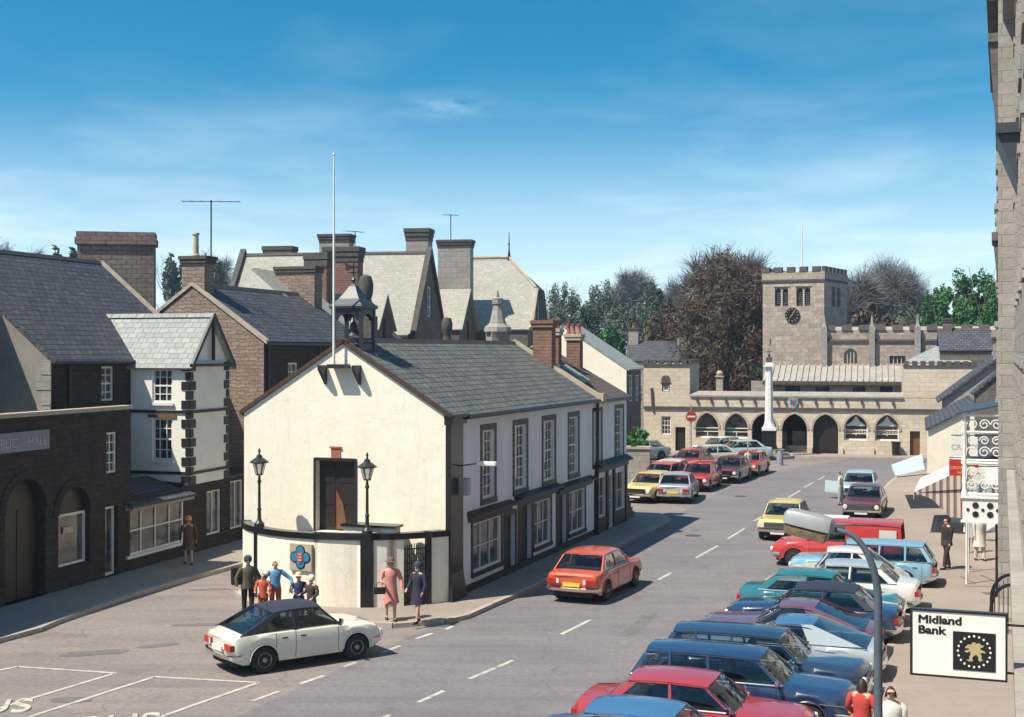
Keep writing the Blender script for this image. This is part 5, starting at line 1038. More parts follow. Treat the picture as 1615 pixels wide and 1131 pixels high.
# lower houses and awnings further down
S3 = Site(20.8, 66.5, 73); s3 = root('cream_lean_to', 'cream house with grey lean-to roof behind the awnings', 'house', S3.o+(0,), S3.a)
m_ = MB(); m_.panel(plane_x(0), [(0, 0), (0, 3.4), (-2.2, 4.6), (-2.2, 0)], [rect(-1.75, -1.25, 2.2, 3.1)], .1); m_.panel(plane_yp(0), rect(0, 12, 0, 3.4)); m_.build('wall', M['cream'], s3)
win(s3, None, plane_x(0), -1.75, -1.25, 2.2, 3.1, .06, 1, 2, sill='white_paint')
m_ = MB(); m_.slab([(-.15, .15, 3.37), (12, .15, 3.37), (12, -2.3, 4.72), (-.15, -2.3, 4.72)], .1); m_.build('roof', M['slate_dark'], s3)
S2 = Site(22.3, 64, 73); s2r = root('slate_roof_house', 'grey house with steep dark slate roof next to the hotel', 'house', S2.o+(0,), S2.a)
m_ = MB(); m_.panel(plane_x(0), [(0, 0), (0, 5.3), (-2.2, 7.3), (-4.4, 5.3), (-4.4, 0)]); m_.panel(plane_yp(0), rect(0, 2.2, 0, 5.3)); m_.build('wall', M['ashlar_dark'], s2r)
m_ = MB(); m_.slab([(-.1, .2, 5.2), (2.4, .2, 5.2), (2.4, -2.2, 7.4), (-.1, -2.2, 7.4)], .1); m_.slab([(-.1, -4.6, 5.2), (2.4, -4.6, 5.2), (2.4, -2.2, 7.4), (-.1, -2.2, 7.4)], .1); m_.build('roof', M['slate_dark'], s2r); chimney(s2r, 2.0, -2.2, 6.6, 8.2, .6, .6, 'ashlar_grey')
S1 = Site(*P(1489, 553, 78)[:2], 73); s1r = root('grey_roof_house', 'house with broad grey slate roof overlapping the end of the cloister', 'house', S1.o+(0,), S1.a)
m_ = MB(); m_.panel(plane_x(0), [(0, 0), (0, 4.5), (-3.2, 7.0), (-6.4, 4.5), (-6.4, 0)]); m_.panel(plane_yp(0), rect(0, 8, 0, 4.5)); m_.build('wall', M['ashlar_grey'], s1r)
m_ = MB(); m_.slab([(-.2, .4, 4.3), (8, .4, 4.3), (8, -3.2, 7.1), (-.2, -3.2, 7.1)], .1); m_.slab([(-.2, -6.8, 4.3), (8, -6.8, 4.3), (8, -3.2, 7.1), (-.2, -3.2, 7.1)], .1); m_.build('roof', M['slate_dark'], s1r); chimney(s1r, .6, -3.2, 6.6, 8.1, .7, .9, 'ashlar_grey')
dh = root('distant_house', 'dark stone house roof right of the church behind the hotel', 'house', P(1535, 553, 92)[:2]+(0,), R(-15)); m_ = MB(); m_.box(-2.2, 1.2, 0, 4, 0, 7.3); m_.build('wall', M['ashlar_dark'], dh); gable_roof_x(dh, -2.2, 1.2, 0, 4, 7.3, 8.7, 'slate_dark'); chimney(dh, -1.6, 2, 7.6, 9.6, .6, .6, 'ashlar_dark')
def stripes(name, a, b, w):
    m, t, p = newmat(name); tx = N(t, 'ShaderNodeTexCoord'); sx = N(t, 'ShaderNodeSeparateXYZ'); t.links.new(tx.outputs['UV'], sx.inputs[0])
    f = mth(t, 'GREATER_THAN', mth(t, 'FRACT', mth(t, 'DIVIDE', sx.outputs[0], w)), .5); f2 = mth(t, 'GREATER_THAN', mth(t, 'FRACT', mth(t, 'DIVIDE', sx.outputs[0], w)), .78)
    t.links.new(mix(t, f2, mix(t, f, a, b), (.25, .22, .28)), p.inputs['Base Color']); p.inputs['Roughness'].default_value = .9; return m
M['stripe'] = stripes('striped_canvas', (.60,.55,.46), (.27,.12,.10), .27)
aw = root('striped_awning', 'red and white striped awning over a shop next to the hotel', 'awning', (17.9, 52, 0), 0)
def rel(o, pts): return [(x-o[0], y-o[1], z) for x, y, z in pts]
O_ = (17.9, 52)
m_ = MB(); m_.slab(rel(O_, [(15.7, 52, 1.76), (17.15, 52, 2.45), (19.1, 57.6, 2.45), (17.65, 57.6, 1.76)]), .02); m_.build('canopy', M['white_canvas'] if 'white_canvas' in M else M['white_paint'], aw)
m_ = MB(); pp = rel(O_, [(15.68, 51.97, 1.78), (17.15, 51.97, 2.46), (17.9, 51.9, 2.5), (17.9, 51.9, .75), (17.1, 51.95, .8), (16.4, 51.97, 1.5)]); m_.slab(pp, .02)
m_.slab(rel(O_, [(15.68, 52, 1.76), (17.63, 57.6, 1.76), (17.63, 57.6, 1.45), (15.68, 52, 1.5)]), .015); m_.build('side_curtain', M['stripe'], aw)
m_ = MB(); m_.tube(rel(O_, [(15.7, 52, 1.74), (17.9, 51.9, 1.9)]), .02, 5); m_.tube(rel(O_, [(17.65, 57.6, 1.74), (19.6, 57.6, 1.9)]), .02, 5); m_.build('arms', M['iron'], aw)
rs = root('awning_shop', 'low shop front behind the striped awning', 'shop', RT.w(56.01, .1)+(0,), RT.a)
m_ = MB(); m_.box(-.0, 9, -4, 1.0, 0, 3.0); m_.box(2.5, 9, 1.0, 1.9, 0, 2.6); m_.build('wall', M['white'], rs); m_ = MB(); m_.box(.4, 2.2, 1.001, 1.05, .5, 2.2); m_.box(3.0, 8.6, 1.901, 1.95, .5, 2.1); m_.build('window', M['glass2'], rs); m_ = MB(); m_.slab([(-.1, 1.15, 3.01), (9, 1.15, 3.01), (9, -4, 4.2), (-.1, -4, 4.2)], .1); m_.build('roof', M['slate_dark'], rs)
aw2 = root('pale_awning', 'pale blue shop awning over the pavement before the cream lean-to', 'awning', (18.9, 60, 0), 0); O_ = (18.9, 60)
m_ = MB(); m_.slab(rel(O_, [(17.3, 60, 1.67), (18.6, 60, 1.95), (20.25, 65.8, 2.2), (18.75, 65.8, 1.66)]), .02); m_.slab(rel(O_, [(17.3, 60, 1.67), (18.75, 65.8, 1.66), (18.75, 65.8, 1.5), (17.3, 60, 1.5)]), .012)
M['paleblue'] = plain('pale_blue_canvas', (.40,.54,.55), .85, var=.1); m_.build('canopy', M['paleblue'], aw2); m_ = MB(); m_.tube(rel(O_, [(17.35, 60, 1.6), (19.3, 60.3, 1.75)]), .02, 5); m_.tube(rel(O_, [(18.8, 65.8, 1.6), (20.5, 65.9, 1.8)]), .02, 5); m_.build('arms', M['iron'], aw2)
# black railing by the bank door
rl = root('iron_railing', 'black curved iron railing beside the doorway near the bank sign', 'railing', RT.w(36, -.34)+(.12,), RT.a)
m_ = MB()
for x in (0, 1.6):
    pts = [(x, .0, 1.25)]+[(x, .1+.5*math.sin(t*math.pi/12), 1.25-.65*(1-math.cos(t*math.pi/12))) for t in range(7)]+[(x, .6, 0)]
    m_.tube(pts, .045, 6)
    for i in range(5): yy = .08+i*.11; m_.tube([(x, yy, 0), (x, yy, 1.22-.5*(yy/.6)**2)], .014, 4)
m_.box(0, 1.6, .58, .62, .1, .62); m_.build('railing', M['gloss_black'], rl)
# pavement gratings and seams
gr = MB()
for px, py, w, d in ((1533, 898, .7, .05), (1545, 925, 1.0, .05), (1557, 912, .05, 1.2), (1527, 915, .05, 1.3), (1572, 936, .8, .4)):
    x, y = G(px, py, .12); gr.box(x-w/2, x+w/2, y-d/2, y+d/2, .1205, .126)
gr.build('drain_cover', M['ashlar_dark'], kind='structure')
# ================================================================ foreground lamp and bank sign
Y0 = 16.0; xp = P(1385, 0, Y0)[0]; lamp = root('street_lamp', 'tall grey street lamp with curved arm and long lantern in the foreground', 'lamp', (xp, Y0, .12), 0)
m_ = MB(); pts = [(0, 0, 0), (0, 0, .9), (0, 0, 1.0), (0, 0, 4.15)]; rad = [.085, .085, .056, .05]
for i in range(1, 10):
    a = i/9*math.pi*.5; pts.append((-.42*(1-math.cos(a)), .14*(1-math.cos(a)), 4.15+.86*math.sin(a)*.98)); rad.append(.05-.018*i/9)
pts.append((-.62, .21, 5.03)); rad.append(.03)
pts = [(x, y, z) for x, y, z in pts]
M['lampgrey'] = plain('lamp_column_paint', (.085,.11,.14), .45, var=.3, sc=5); m_.tube(pts, rad, 14); m_.build('column', M['lampgrey'], lamp, smooth=50)
m_ = MB(); A_ = Vector((-.40, .16, .085)); A_n = A_.normalized(); B_ = Vector((.345, .9, 0)).normalized(); C_ = A_n.cross(B_) ; C_ = C_ if C_.z > 0 else -C_
base = Vector((-.50, .16, 5.02))
def lring(t, w, h0, h1, sk=0): 
    c = base+A_n*t; return [c+B_*(w*a)+C_*(h0+(h1-h0)*b) for a, b in ((-1, 0), (-1, .62), (-.86, .92), (-.3, 1), (.3, 1), (.86, .92), (1, .62), (1, 0))]
m_.loft([lring(-.02, .08, -.03, .05), lring(.03, .15, -.05, .11), lring(.12, .17, -.05, .13), lring(.5, .17, -.05, .13), lring(.57, .15, -.05, .11), lring(.6, .10, -.04, .07)]); hd = m_.build('lantern', M['grey_metal'], lamp, smooth=25)
m_ = MB(); m_.loft([lring(.04, .10, -.15, -.05), lring(.06, .16, -.185, -.051), lring(.52, .16, -.175, -.051), lring(.57, .12, -.14, -.05)]); M['amber'] = plain('amber_lens', (.16,.11,.055), .3, var=.6, sc=14); m_.build('lens', M['amber'], hd, smooth=50)
tx_, ty_ = .939, -.345
bs = root('bank_sign', 'white framed bank sign with black emblem square hanging at the right', 'sign', (5.2, 14.0, 3.83), math.atan2(ty_, tx_))
WS, HS = .962, .695
m_ = MB(); m_.box(-WS, 0, -.035, .035, 0, HS); M['signwhite'] = plain('sign_white', (.80,.765,.70), .5, var=.06, sc=6); b_ = m_.build('board', M['signwhite'], bs)
m_ = MB(); t = .022
m_.box(-WS-.01, .01, -.045, .045, -.01, t-.01); m_.box(-WS-.01, .01, -.045, .045, HS-t+.01, HS+.01); m_.box(-WS-.01, -WS+t-.01, -.044, .044, t-.01, HS-t+.01); m_.box(-t+.01, .01, -.044, .044, t-.01, HS-t+.01); m_.build('frame', M['gloss_black'], bs)
RX = Matrix.Rotation(R(90), 4, 'X')
for wd_, dz_ in (('Midland', 0), ('Bank', .1125)): text_mesh(wd_, .118, M['gloss_black'], b_, Matrix.Translation((-WS+.07, -.037, HS-.135-dz_)) @ RX, 'lettering', .001, .0046, 'LEFT', 1.2)
m_ = MB(); q0, q1, r0, r1 = -.535, -.108, .085, .49; m_.box(q0, q1, -.042, -.0355, r0, r1); em = m_.build('emblem', M['gloss_black'], b_)
m_ = MB(); qc, rc = (q0+q1)/2, (r0+r1)/2
for i in range(20): a = i*2*math.pi/20; m_.lathe([(.0115, 0), (.0115, .004)], (qc+.163*math.sin(a), -.0465, rc+.163*math.cos(a)), 10, axis='y')
build_each(m_, 'roundel', M['signwhite'], em, gap=.001)
lion = [(-.09,.045),(-.055,.075),(-.03,.07),(-.02,.095),(.005,.10),(.02,.085),(.05,.095),(.075,.07),(.10,.075),(.085,.05),(.06,.045),(.07,.02),(.10,.015),(.115,-.01),(.085,-.005),(.06,-.01),(.075,-.04),(.07,-.07),(.09,-.085),(.055,-.10),(.04,-.08),(.045,-.055),(.02,-.03),(-.005,-.045),(-.02,-.075),(-.01,-.10),(-.05,-.105),(-.075,-.09),(-.045,-.085),(-.05,-.06),(-.035,-.03),(-.04,.0),(-.075,-.015),(-.1,-.0),(-.075,.01),(-.045,.02),(-.06,.035),(-.085,.03)]
m_ = MB(); m_.wprism(lambda a, z, d: (a, d, z), [(qc+a, rc+z) for a, z in lion], -.047, -.0425); m_.build('lion', M['gilt'], em)
m_ = MB()
for z in (.08, HS-.11): m_.tube([(0, 0, z), (.45, 0, z)], .013, 8)
m_.build('bracket', M['gloss_black'], bs)
# ================================================================ trees
def leafmat(name, a, b, c):
    m, t, p = newmat(name); tx = N(t, 'ShaderNodeTexCoord'); v = tx.outputs['Object']
    col = mix(t, ramp(t, noise(t, v, .35, 4, .7), .38, .62), a, b); col = mix(t, ramp(t, noise(t, v, 2.2, 2), .55, .7), col, c)
    t.links.new(col, p.inputs['Base Color']); p.inputs['Roughness'].default_value = .7; p.inputs['Specular IOR Level'].default_value = .25; return m
M['leaf_green'] = leafmat('green_leaves', (.035,.12,.03), (.055,.18,.04), (.09,.22,.06))
M['leaf_hazy'] = leafmat('hazy_green_leaves', (.07,.105,.07), (.10,.14,.095), (.15,.18,.135))  # greyed and lightened: distance haze is put into the leaf colour
M['leaf_dark'] = leafmat('dark_evergreen', (.022,.05,.035), (.035,.075,.05), (.06,.10,.065))
M['leaf_brown'] = leafmat('copper_leaves', (.075,.052,.042), (.11,.078,.055), (.17,.13,.085))
M['leaf_pale'] = leafmat('pale_buds', (.10,.10,.06), (.14,.12,.08), (.17,.16,.11))
M['bark'] = plain('bark', (.12,.10,.08), .95, var=.4, sc=3); M['bark_pale'] = plain('pale_bark', (.20,.19,.18), .95, var=.3, sc=3)
def leaf_cloud(rng, cz, rx, ry, rz, n, size, clumps=38, fill=.25, elong=1.5, spread=.24):
    mb = MB(); V_, F_ = mb.V, mb.F
    cs = []
    while len(cs) < clumps:
        x, y, z = rng.uniform(-1, 1), rng.uniform(-1, 1), rng.uniform(-1, 1); q = x*x+y*y+z*z
        if q > 1 or q < fill*.8: continue
        cs.append((x*rx, y*ry, cz+z*rz, rng.uniform(.6, 1.3)))
    for i in range(n):
        c = cs[rng.randrange(clumps)]; s = spread*c[3]
        while True:
            a, b, d = rng.uniform(-1, 1), rng.uniform(-1, 1), rng.uniform(-1, 1)
            if a*a+b*b+d*d <= 1: break
        px, py, pz = c[0]+a*s*rx, c[1]+b*s*ry, c[2]+d*s*rz
        u = Vector((rng.gauss(0, 1), rng.gauss(0, 1), rng.gauss(0, 1))).normalized(); w = u.cross(Vector((rng.gauss(0, 1), rng.gauss(0, 1), rng.gauss(0, 1)))).normalized()
        h = size*rng.uniform(.5, 1.25); u = u*h*elong*.5; w = w*h*.5; p = Vector((px, py, pz)); k = len(V_)
        V_.extend([tuple(p-u), tuple(p-w*.8), tuple(p+u), tuple(p+w*.8)]); F_.append((k, k+1, k+2, k+3)); mb.M.append(0)
    return mb
def limbs(mb, rng, p, d, L, r, lev, maxlev, tips, up=.25, sides=4, split=3):
    q = p+d*L*.5+Vector((rng.gauss(0, .04), rng.gauss(0, .04), 0))*L; e = p+d*L+Vector((0, 0, up*.1*L)); mb.tube([p, q, e], [r, r*.8, r*.62], max(3, sides-lev), cap=False)
    if lev >= maxlev: tips.append((e, d)); return
    for i in range(split if lev else split+1):
        nd = (d+Vector((rng.gauss(0, .5), rng.gauss(0, .5), rng.gauss(.1, .36)+up*.3))).normalized(); limbs(mb, rng, e if i else q, nd, L*rng.uniform(.62, .82), r*.58, lev+1, maxlev, tips, up, sides, split)
def tree(label, px, Y, topy, hw, mat, n=5000, size=.5, bare=False, trunk_r=.35, group=None, name='tree', cat='tree', base=0.0, crown_lo=.25, bark='bark', seed=0, clumps=38, spread=.24, fill=.25, depth=.8, elong=1.5):
    rng = random.Random(seed*77+int(px)); x, y, zt = P(px, topy, Y); rx = hw/F*Y; r_ = root(name, label, cat, (x, y, 0), rng.uniform(0, 6), group)
    zt -= base; zlo = zt*crown_lo; rz = (zt-zlo)/2; cz = (zt+zlo)/2
    if not bare:
        leaf_cloud(rng, cz, rx, rx*depth, rz, n, size, clumps, fill, elong, spread).build('crown', M[mat], r_, recalc=False)
        m_ = MB(); tips = []; m_.tube([(0, 0, 0), (0.1, 0, zlo+rz*.4)], [trunk_r, trunk_r*.7], 7); limbs(m_, rng, Vector((.1, 0, zlo+rz*.2)), Vector((0, 0, 1)), rz*.7, trunk_r*.35, 0, 3, tips); m_.build('trunk', M[bark], r_, recalc=False)
    else:
        m_ = MB(); tips = []; m_.tube([(0, 0, 0), (0, 0, zt*.28)], [trunk_r, trunk_r*.8], 7); limbs(m_, rng, Vector((0, 0, zt*.25)), Vector((0, 0, 1)), zt*.22, trunk_r*.75, 0, 5, tips, .35)
        mzt = max(t[0].z for t in tips)+.6; mr = sorted(math.hypot(t[0].x, t[0].y) for t in tips)[int(len(tips)*.95)]; kx = rx/max(mr, .1); kz = (zt-zt*.25)/(mzt-zt*.25)
        m_.V = [(a*kx if c > zt*.25 else a, b*kx if c > zt*.25 else b, zt*.25+(c-zt*.25)*kz if c > zt*.25 else c) for a, b, c in m_.V]; m_.build('trunk', M[bark], r_, recalc=False)
        tw = MB(); k = max(2, n//max(1, len(tips)))
        for p, d in tips:
            p = Vector((p.x*kx, p.y*kx, zt*.25+(p.z-zt*.25)*kz))
            for i in range(k):
                dd = (d+Vector((rng.gauss(0, .7), rng.gauss(0, .7), rng.gauss(.15, .6)))).normalized(); st = p+Vector((rng.gauss(0, .3), rng.gauss(0, .3), rng.gauss(0, .3)))*rx*.1; L = rng.uniform(.5, 1.5)*size*2; w = dd.cross(Vector((rng.gauss(0, 1), rng.gauss(0, 1), 0.3))).normalized()*.035*(Y/170)
                b = len(tw.V); tw.V.extend([tuple(st-w), tuple(st+w), tuple(st+dd*L+w*.3), tuple(st+dd*L-w*.3)]); tw.F.append((b, b+1, b+2, b+3)); tw.M.append(0)
        tw.build('crown', M[mat], r_, recalc=False)
    return r_
M['twig_hazy'] = plain('hazy_grey_twigs', (.20,.205,.21), .9, var=.3, sc=.5); M['twig_brown'] = plain('brown_twigs', (.11,.085,.075), .9, var=.3, sc=.5)  # first twig colour is paled to carry the haze of distance
g = 'trees on the skyline behind the white hall'
for i, (px, hw, top, Y, mt, bare, lab) in enumerate((
    (893, 38, 444, 200, 'leaf_hazy', 0, 'round dull green tree nearest the hipped slate roof'), (948, 34, 447, 205, 'leaf_hazy', 0, 'dull green tree second from the hipped slate roof'),
    (986, 34, 434, 235, 'twig_hazy', 1, 'bare bluish tree on the skyline in the middle of the green ones'), (1024, 26, 450, 215, 'leaf_hazy', 0, 'rounded grey green tree left of the dark pine'),
    (1062, 28, 447, 250, 'twig_hazy', 1, 'faint bare tree just left of the copper beech'), (1048, 26, 452, 165, 'leaf_dark', 0, 'dark leaning pine beside the brown tree'),
    (925, 30, 492, 150, 'leaf_dark', 0, 'dark low evergreen above the brick chimneys'), (985, 46, 486, 165, 'leaf_hazy', 0, 'mid green tree below the bare skyline tree'), (890, 30, 500, 160, 'leaf_hazy', 0, 'lower green tree beside the half hipped gable'), (1030, 30, 500, 150, 'leaf_hazy', 0, 'low green tree left of the small grey house'), (960, 30, 515, 140, 'leaf_green', 0, 'low fresh green tree behind the white gable house'))):
    if i == 5: tree(lab, px, Y, top, hw, mt, 3000, .6, False, .3, g, seed=i, clumps=14, spread=.26, crown_lo=.45)
    else: tree(lab, px, Y, top, hw, mt, 15000 if not bare else 5200, .27 if not bare else 1.0, bool(bare), .4, g, seed=i, crown_lo=.05, bark='bark_pale', fill=.35, clumps=120, spread=.2)
tree('huge brown copper beech left of the church tower', 1148, 124, 416, 84, 'leaf_brown', 50000, .13, False, .7, None, seed=31, crown_lo=.02, clumps=260, spread=.24, fill=.1, depth=1.0, elong=5.5)
tree('bare brown twiggy top spreading above the copper beech', 1160, 132, 408, 88, 'twig_brown', 11000, .8, True, .5, None, seed=7)
tree('brown low tree left of the copper beech', 1062, 128, 482, 42, 'leaf_brown', 15000, .16, False, .35, None, seed=41, crown_lo=.05, clumps=120, spread=.25, elong=5.0)
tree('tall bare tree right of the church tower', 1388, 165, 416, 46, 'twig_hazy', 9000, 1.0, True, .5, 'bare trees behind the church', seed=11)
tree('smaller bare tree close to the church tower wall', 1350, 160, 432, 26, 'twig_hazy', 4500, .9, True, .4, 'bare trees behind the church', seed=12)
tree('thin bare tree between the bare and the green trees', 1437, 190, 446, 24, 'twig_hazy', 4500, 1.0, True, .35, 'bare trees behind the church', seed=13)
tree('brown undergrowth tree below the tall bare tree', 1375, 150, 478, 46, 'leaf_brown', 4500, .5, False, .3, None, seed=14, crown_lo=.1, clumps=50)
tree('grey green tree below the thin bare tree', 1430, 150, 492, 34, 'leaf_hazy', 3500, .5, False, .3, None, seed=15, crown_lo=.1, clumps=50)
tree('bright green leafy tree beside the hotel wall', 1533, 128, 433, 60, 'leaf_green', 34000, .24, False, .5, 'bright green trees', seed=16, crown_lo=.05, clumps=190, spread=.15, depth=1.0)
tree('smaller bright green tree nearer the church', 1478, 140, 456, 32, 'leaf_green', 14000, .26, False, .4, 'bright green trees', seed=17, crown_lo=.1, clumps=60)
for i, (px, hw, top, Y, mt, bare, lab) in enumerate(((6, 22, 380, 220, 'twig_hazy', 1, 'bare tree at the far left edge above the slate roof'), (48, 30, 392, 230, 'twig_hazy', 1, 'faint bare tree peeping over the left slate roof'), (91, 11, 395, 170, 'leaf_dark', 0, 'dark round treetop left of the brick stack'), (116, 10, 396, 170, 'leaf_dark', 0, 'dark round treetop touching the brick stack'), (275, 26, 405, 190, 'leaf_hazy', 0, 'blue green tree between the brick stack and the pot chimney'), (352, 34, 398, 200, 'twig_hazy', 1, 'bare tree behind the tall aerial mast'), (350, 32, 418, 175, 'leaf_hazy', 0, 'green tree behind the aerial mast'))):
    tree(lab, px, Y, top, hw, mt, 2600 if hw > 15 else 1200, .7, bool(bare), .3, 'treetops over the left roofs', seed=50+i, crown_lo=.2, clumps=40)
tree('small green garden tree beside the cloister block', 1000, 90, 590, 12, 'leaf_green', 1800, .22, False, .1, None, seed=70, crown_lo=.35, clumps=24)
def bush(label, px, py, w, h, Y, mat, n=900, seed=1):
    rng = random.Random(seed); x, y, z = P(px, py, Y); r_ = root('bush', label, 'bush', (x, y, max(0, z-h/2)), 0); leaf_cloud(rng, h/2, w/2, w/2, h/2, n, .13, 16, .2).build('foliage', M[mat], r_, recalc=False)
bush('bright green bush between the hall end and cloister block', 999, 688, 1.5, 1.0, 74, 'leaf_green', 900, 3)
bush('dark green shrub by the foot of the church tower', 1195, 600, 2.0, 3.0, 104, 'leaf_dark', 1000, 5); bush('bushy shrub left of the pale gate pillar', 1122, 600, 2.2, 2.4, 103, 'leaf_brown', 1000, 6)
lw = root('garden_wall', 'low pale garden wall with stones near the far end of the hall', 'wall', P(1000, 553, 76)[:2]+(0,), R(-10)); m_ = MB(); m_.box(-2.5, .9, -.2, .2, 0, 1.7); m_.build('wall', M['ashlar_grey'], lw); m_ = MB(); m_.box(-2.6, 1.0, -.28, .28, 1.7, 1.85); m_.build('coping', M['stone_lt'], lw)
# ================================================================ cars
M['tyre'] = plain('tyre', (.018,.018,.018), .85, var=.3); M['hub'] = plain('hubcap', (.33,.33,.33), .35, .9, var=.2); M['carglass'] = car_glass('car_glass')
M['interior'] = plain('car_interior', (.03,.028,.026), .9, var=.3); M['seat_vinyl'] = plain('seat_vinyl', (.10,.075,.055), .6, var=.2); M['tail'] = plain('tail_lens', (.38,.02,.015), .2, var=.1); M['orange_lens'] = plain('orange_lens', (.6,.22,.03), .2, var=.1)
M['headlens'] = plain('head_lens', (.72,.74,.72), .1, .2, var=.1); M['plate_y'] = plain('yellow_plate', (.70,.50,.06), .5, var=.05); M['plate_w'] = plain('white_plate', (.66,.66,.62), .5, var=.05)
def paint(name, c, metal=0.0):
    m, t, p = newmat(name); v = N(t, 'ShaderNodeTexCoord').outputs['Object']
    f = ramp(t, noise(t, v, 2.2, 5, .6), .35, .7); sx = N(t, 'ShaderNodeSeparateXYZ'); t.links.new(v, sx.inputs[0]); low = ramp(t, sx.outputs[2], .55, .2)
    col = mix(t, mth(t, 'MULTIPLY', f, .18), c, tuple(x*.6+.03 for x in c)); col = mix(t, mth(t, 'MULTIPLY', mth(t, 'MULTIPLY', low, noise(t, v, 6, 3)), .5), col, (.16, .13, .11))
    t.links.new(col, p.inputs['Base Color']); p.inputs['Roughness'].default_value = .38; p.inputs['Metallic'].default_value = metal; p.inputs['Coat Weight'].default_value = 1; p.inputs['Coat IOR'].default_value = 1.6; p.inputs['Coat Roughness'].default_value = .05; t.links.new(mth(t, 'ADD', mth(t, 'MULTIPLY', f, .15), .3), p.inputs['Roughness']); return m
def lerp(pts, x):
    if x <= pts[0][0]: return pts[0][1]
    for (x0, z0), (x1, z1) in zip(pts, pts[1:]):
        if x <= x1: t = (x-x0)/(x1-x0); return z0+(z1-z0)*t
    return pts[-1][1]
KINDS = {   # front at +x; top: body line (x as fraction of half length); gh: windscreen foot, roof front, roof rear, rear window foot (fractions)
 'saloon': dict(L=4.25, W=1.64, H=1.38, top=[(-1,.80),(-.97,.86),(-.72,.90),(.34,.88),(.44,.87),(.92,.79),(1,.70)], gh=(.42,.18,-.50,-.74), nw=2, zb=.89, clip=0, deck=1),
 'boxy':   dict(L=4.05, W=1.60, H=1.40, top=[(-1,.76),(-.97,.86),(-.55,.90),(.30,.88),(.42,.87),(.94,.82),(1,.72)], gh=(.45,.22,-.52,-.74), nw=2, zb=.89, deck=1),
 'hatch':  dict(L=3.85, W=1.61, H=1.40, top=[(-1,.78),(-.97,.86),(-.84,.91),(.30,.89),(.44,.88),(.84,.82),(.97,.75),(1,.66)], gh=(.45,.20,-.42,-.86), nw=2, zb=.90, deck=1),
 'estate': dict(L=4.35, W=1.66, H=1.42, top=[(-1,.78),(-.97,.88),(.30,.88),(.40,.87),(.93,.80),(1,.70)], gh=(.42,.20,-.82,-.96), nw=3, zb=.89, deck=1),
 'coupe':  dict(L=4.28, W=1.64, H=1.30, top=[(-1,.70),(-.96,.80),(-.72,.86),(.22,.84),(.30,.83),(.93,.76),(1,.66)], gh=(.32,.06,-.30,-.88), nw=1, zb=.84, deck=1),
 'round':  dict(L=3.95, W=1.54, H=1.46, top=[(-1,.50),(-.95,.66),(-.80,.82),(-.5,.88),(.30,.90),(.42,.86),(.78,.74),(.94,.58),(1,.42)], gh=(.38,.20,-.36,-.74), nw=2, zb=.90, deck=1),
 'van':    dict(L=4.30, W=1.70, H=1.62, top=[(-1,.90),(-.98,.94),(.30,.94),(.46,.92),(.90,.82),(1,.66)], gh=(.46,.30,-.95,-.98), nw=1, zb=.94, deck=1),
 'pickup': dict(L=4.60, W=1.72, H=1.72, top=[(-1,.98),(-.98,1.0),(.36,1.0),(.50,.98),(.92,.86),(1,.66)], gh=(.50,.36,.02,-.06), nw=1, zb=1.0, deck=1),
}
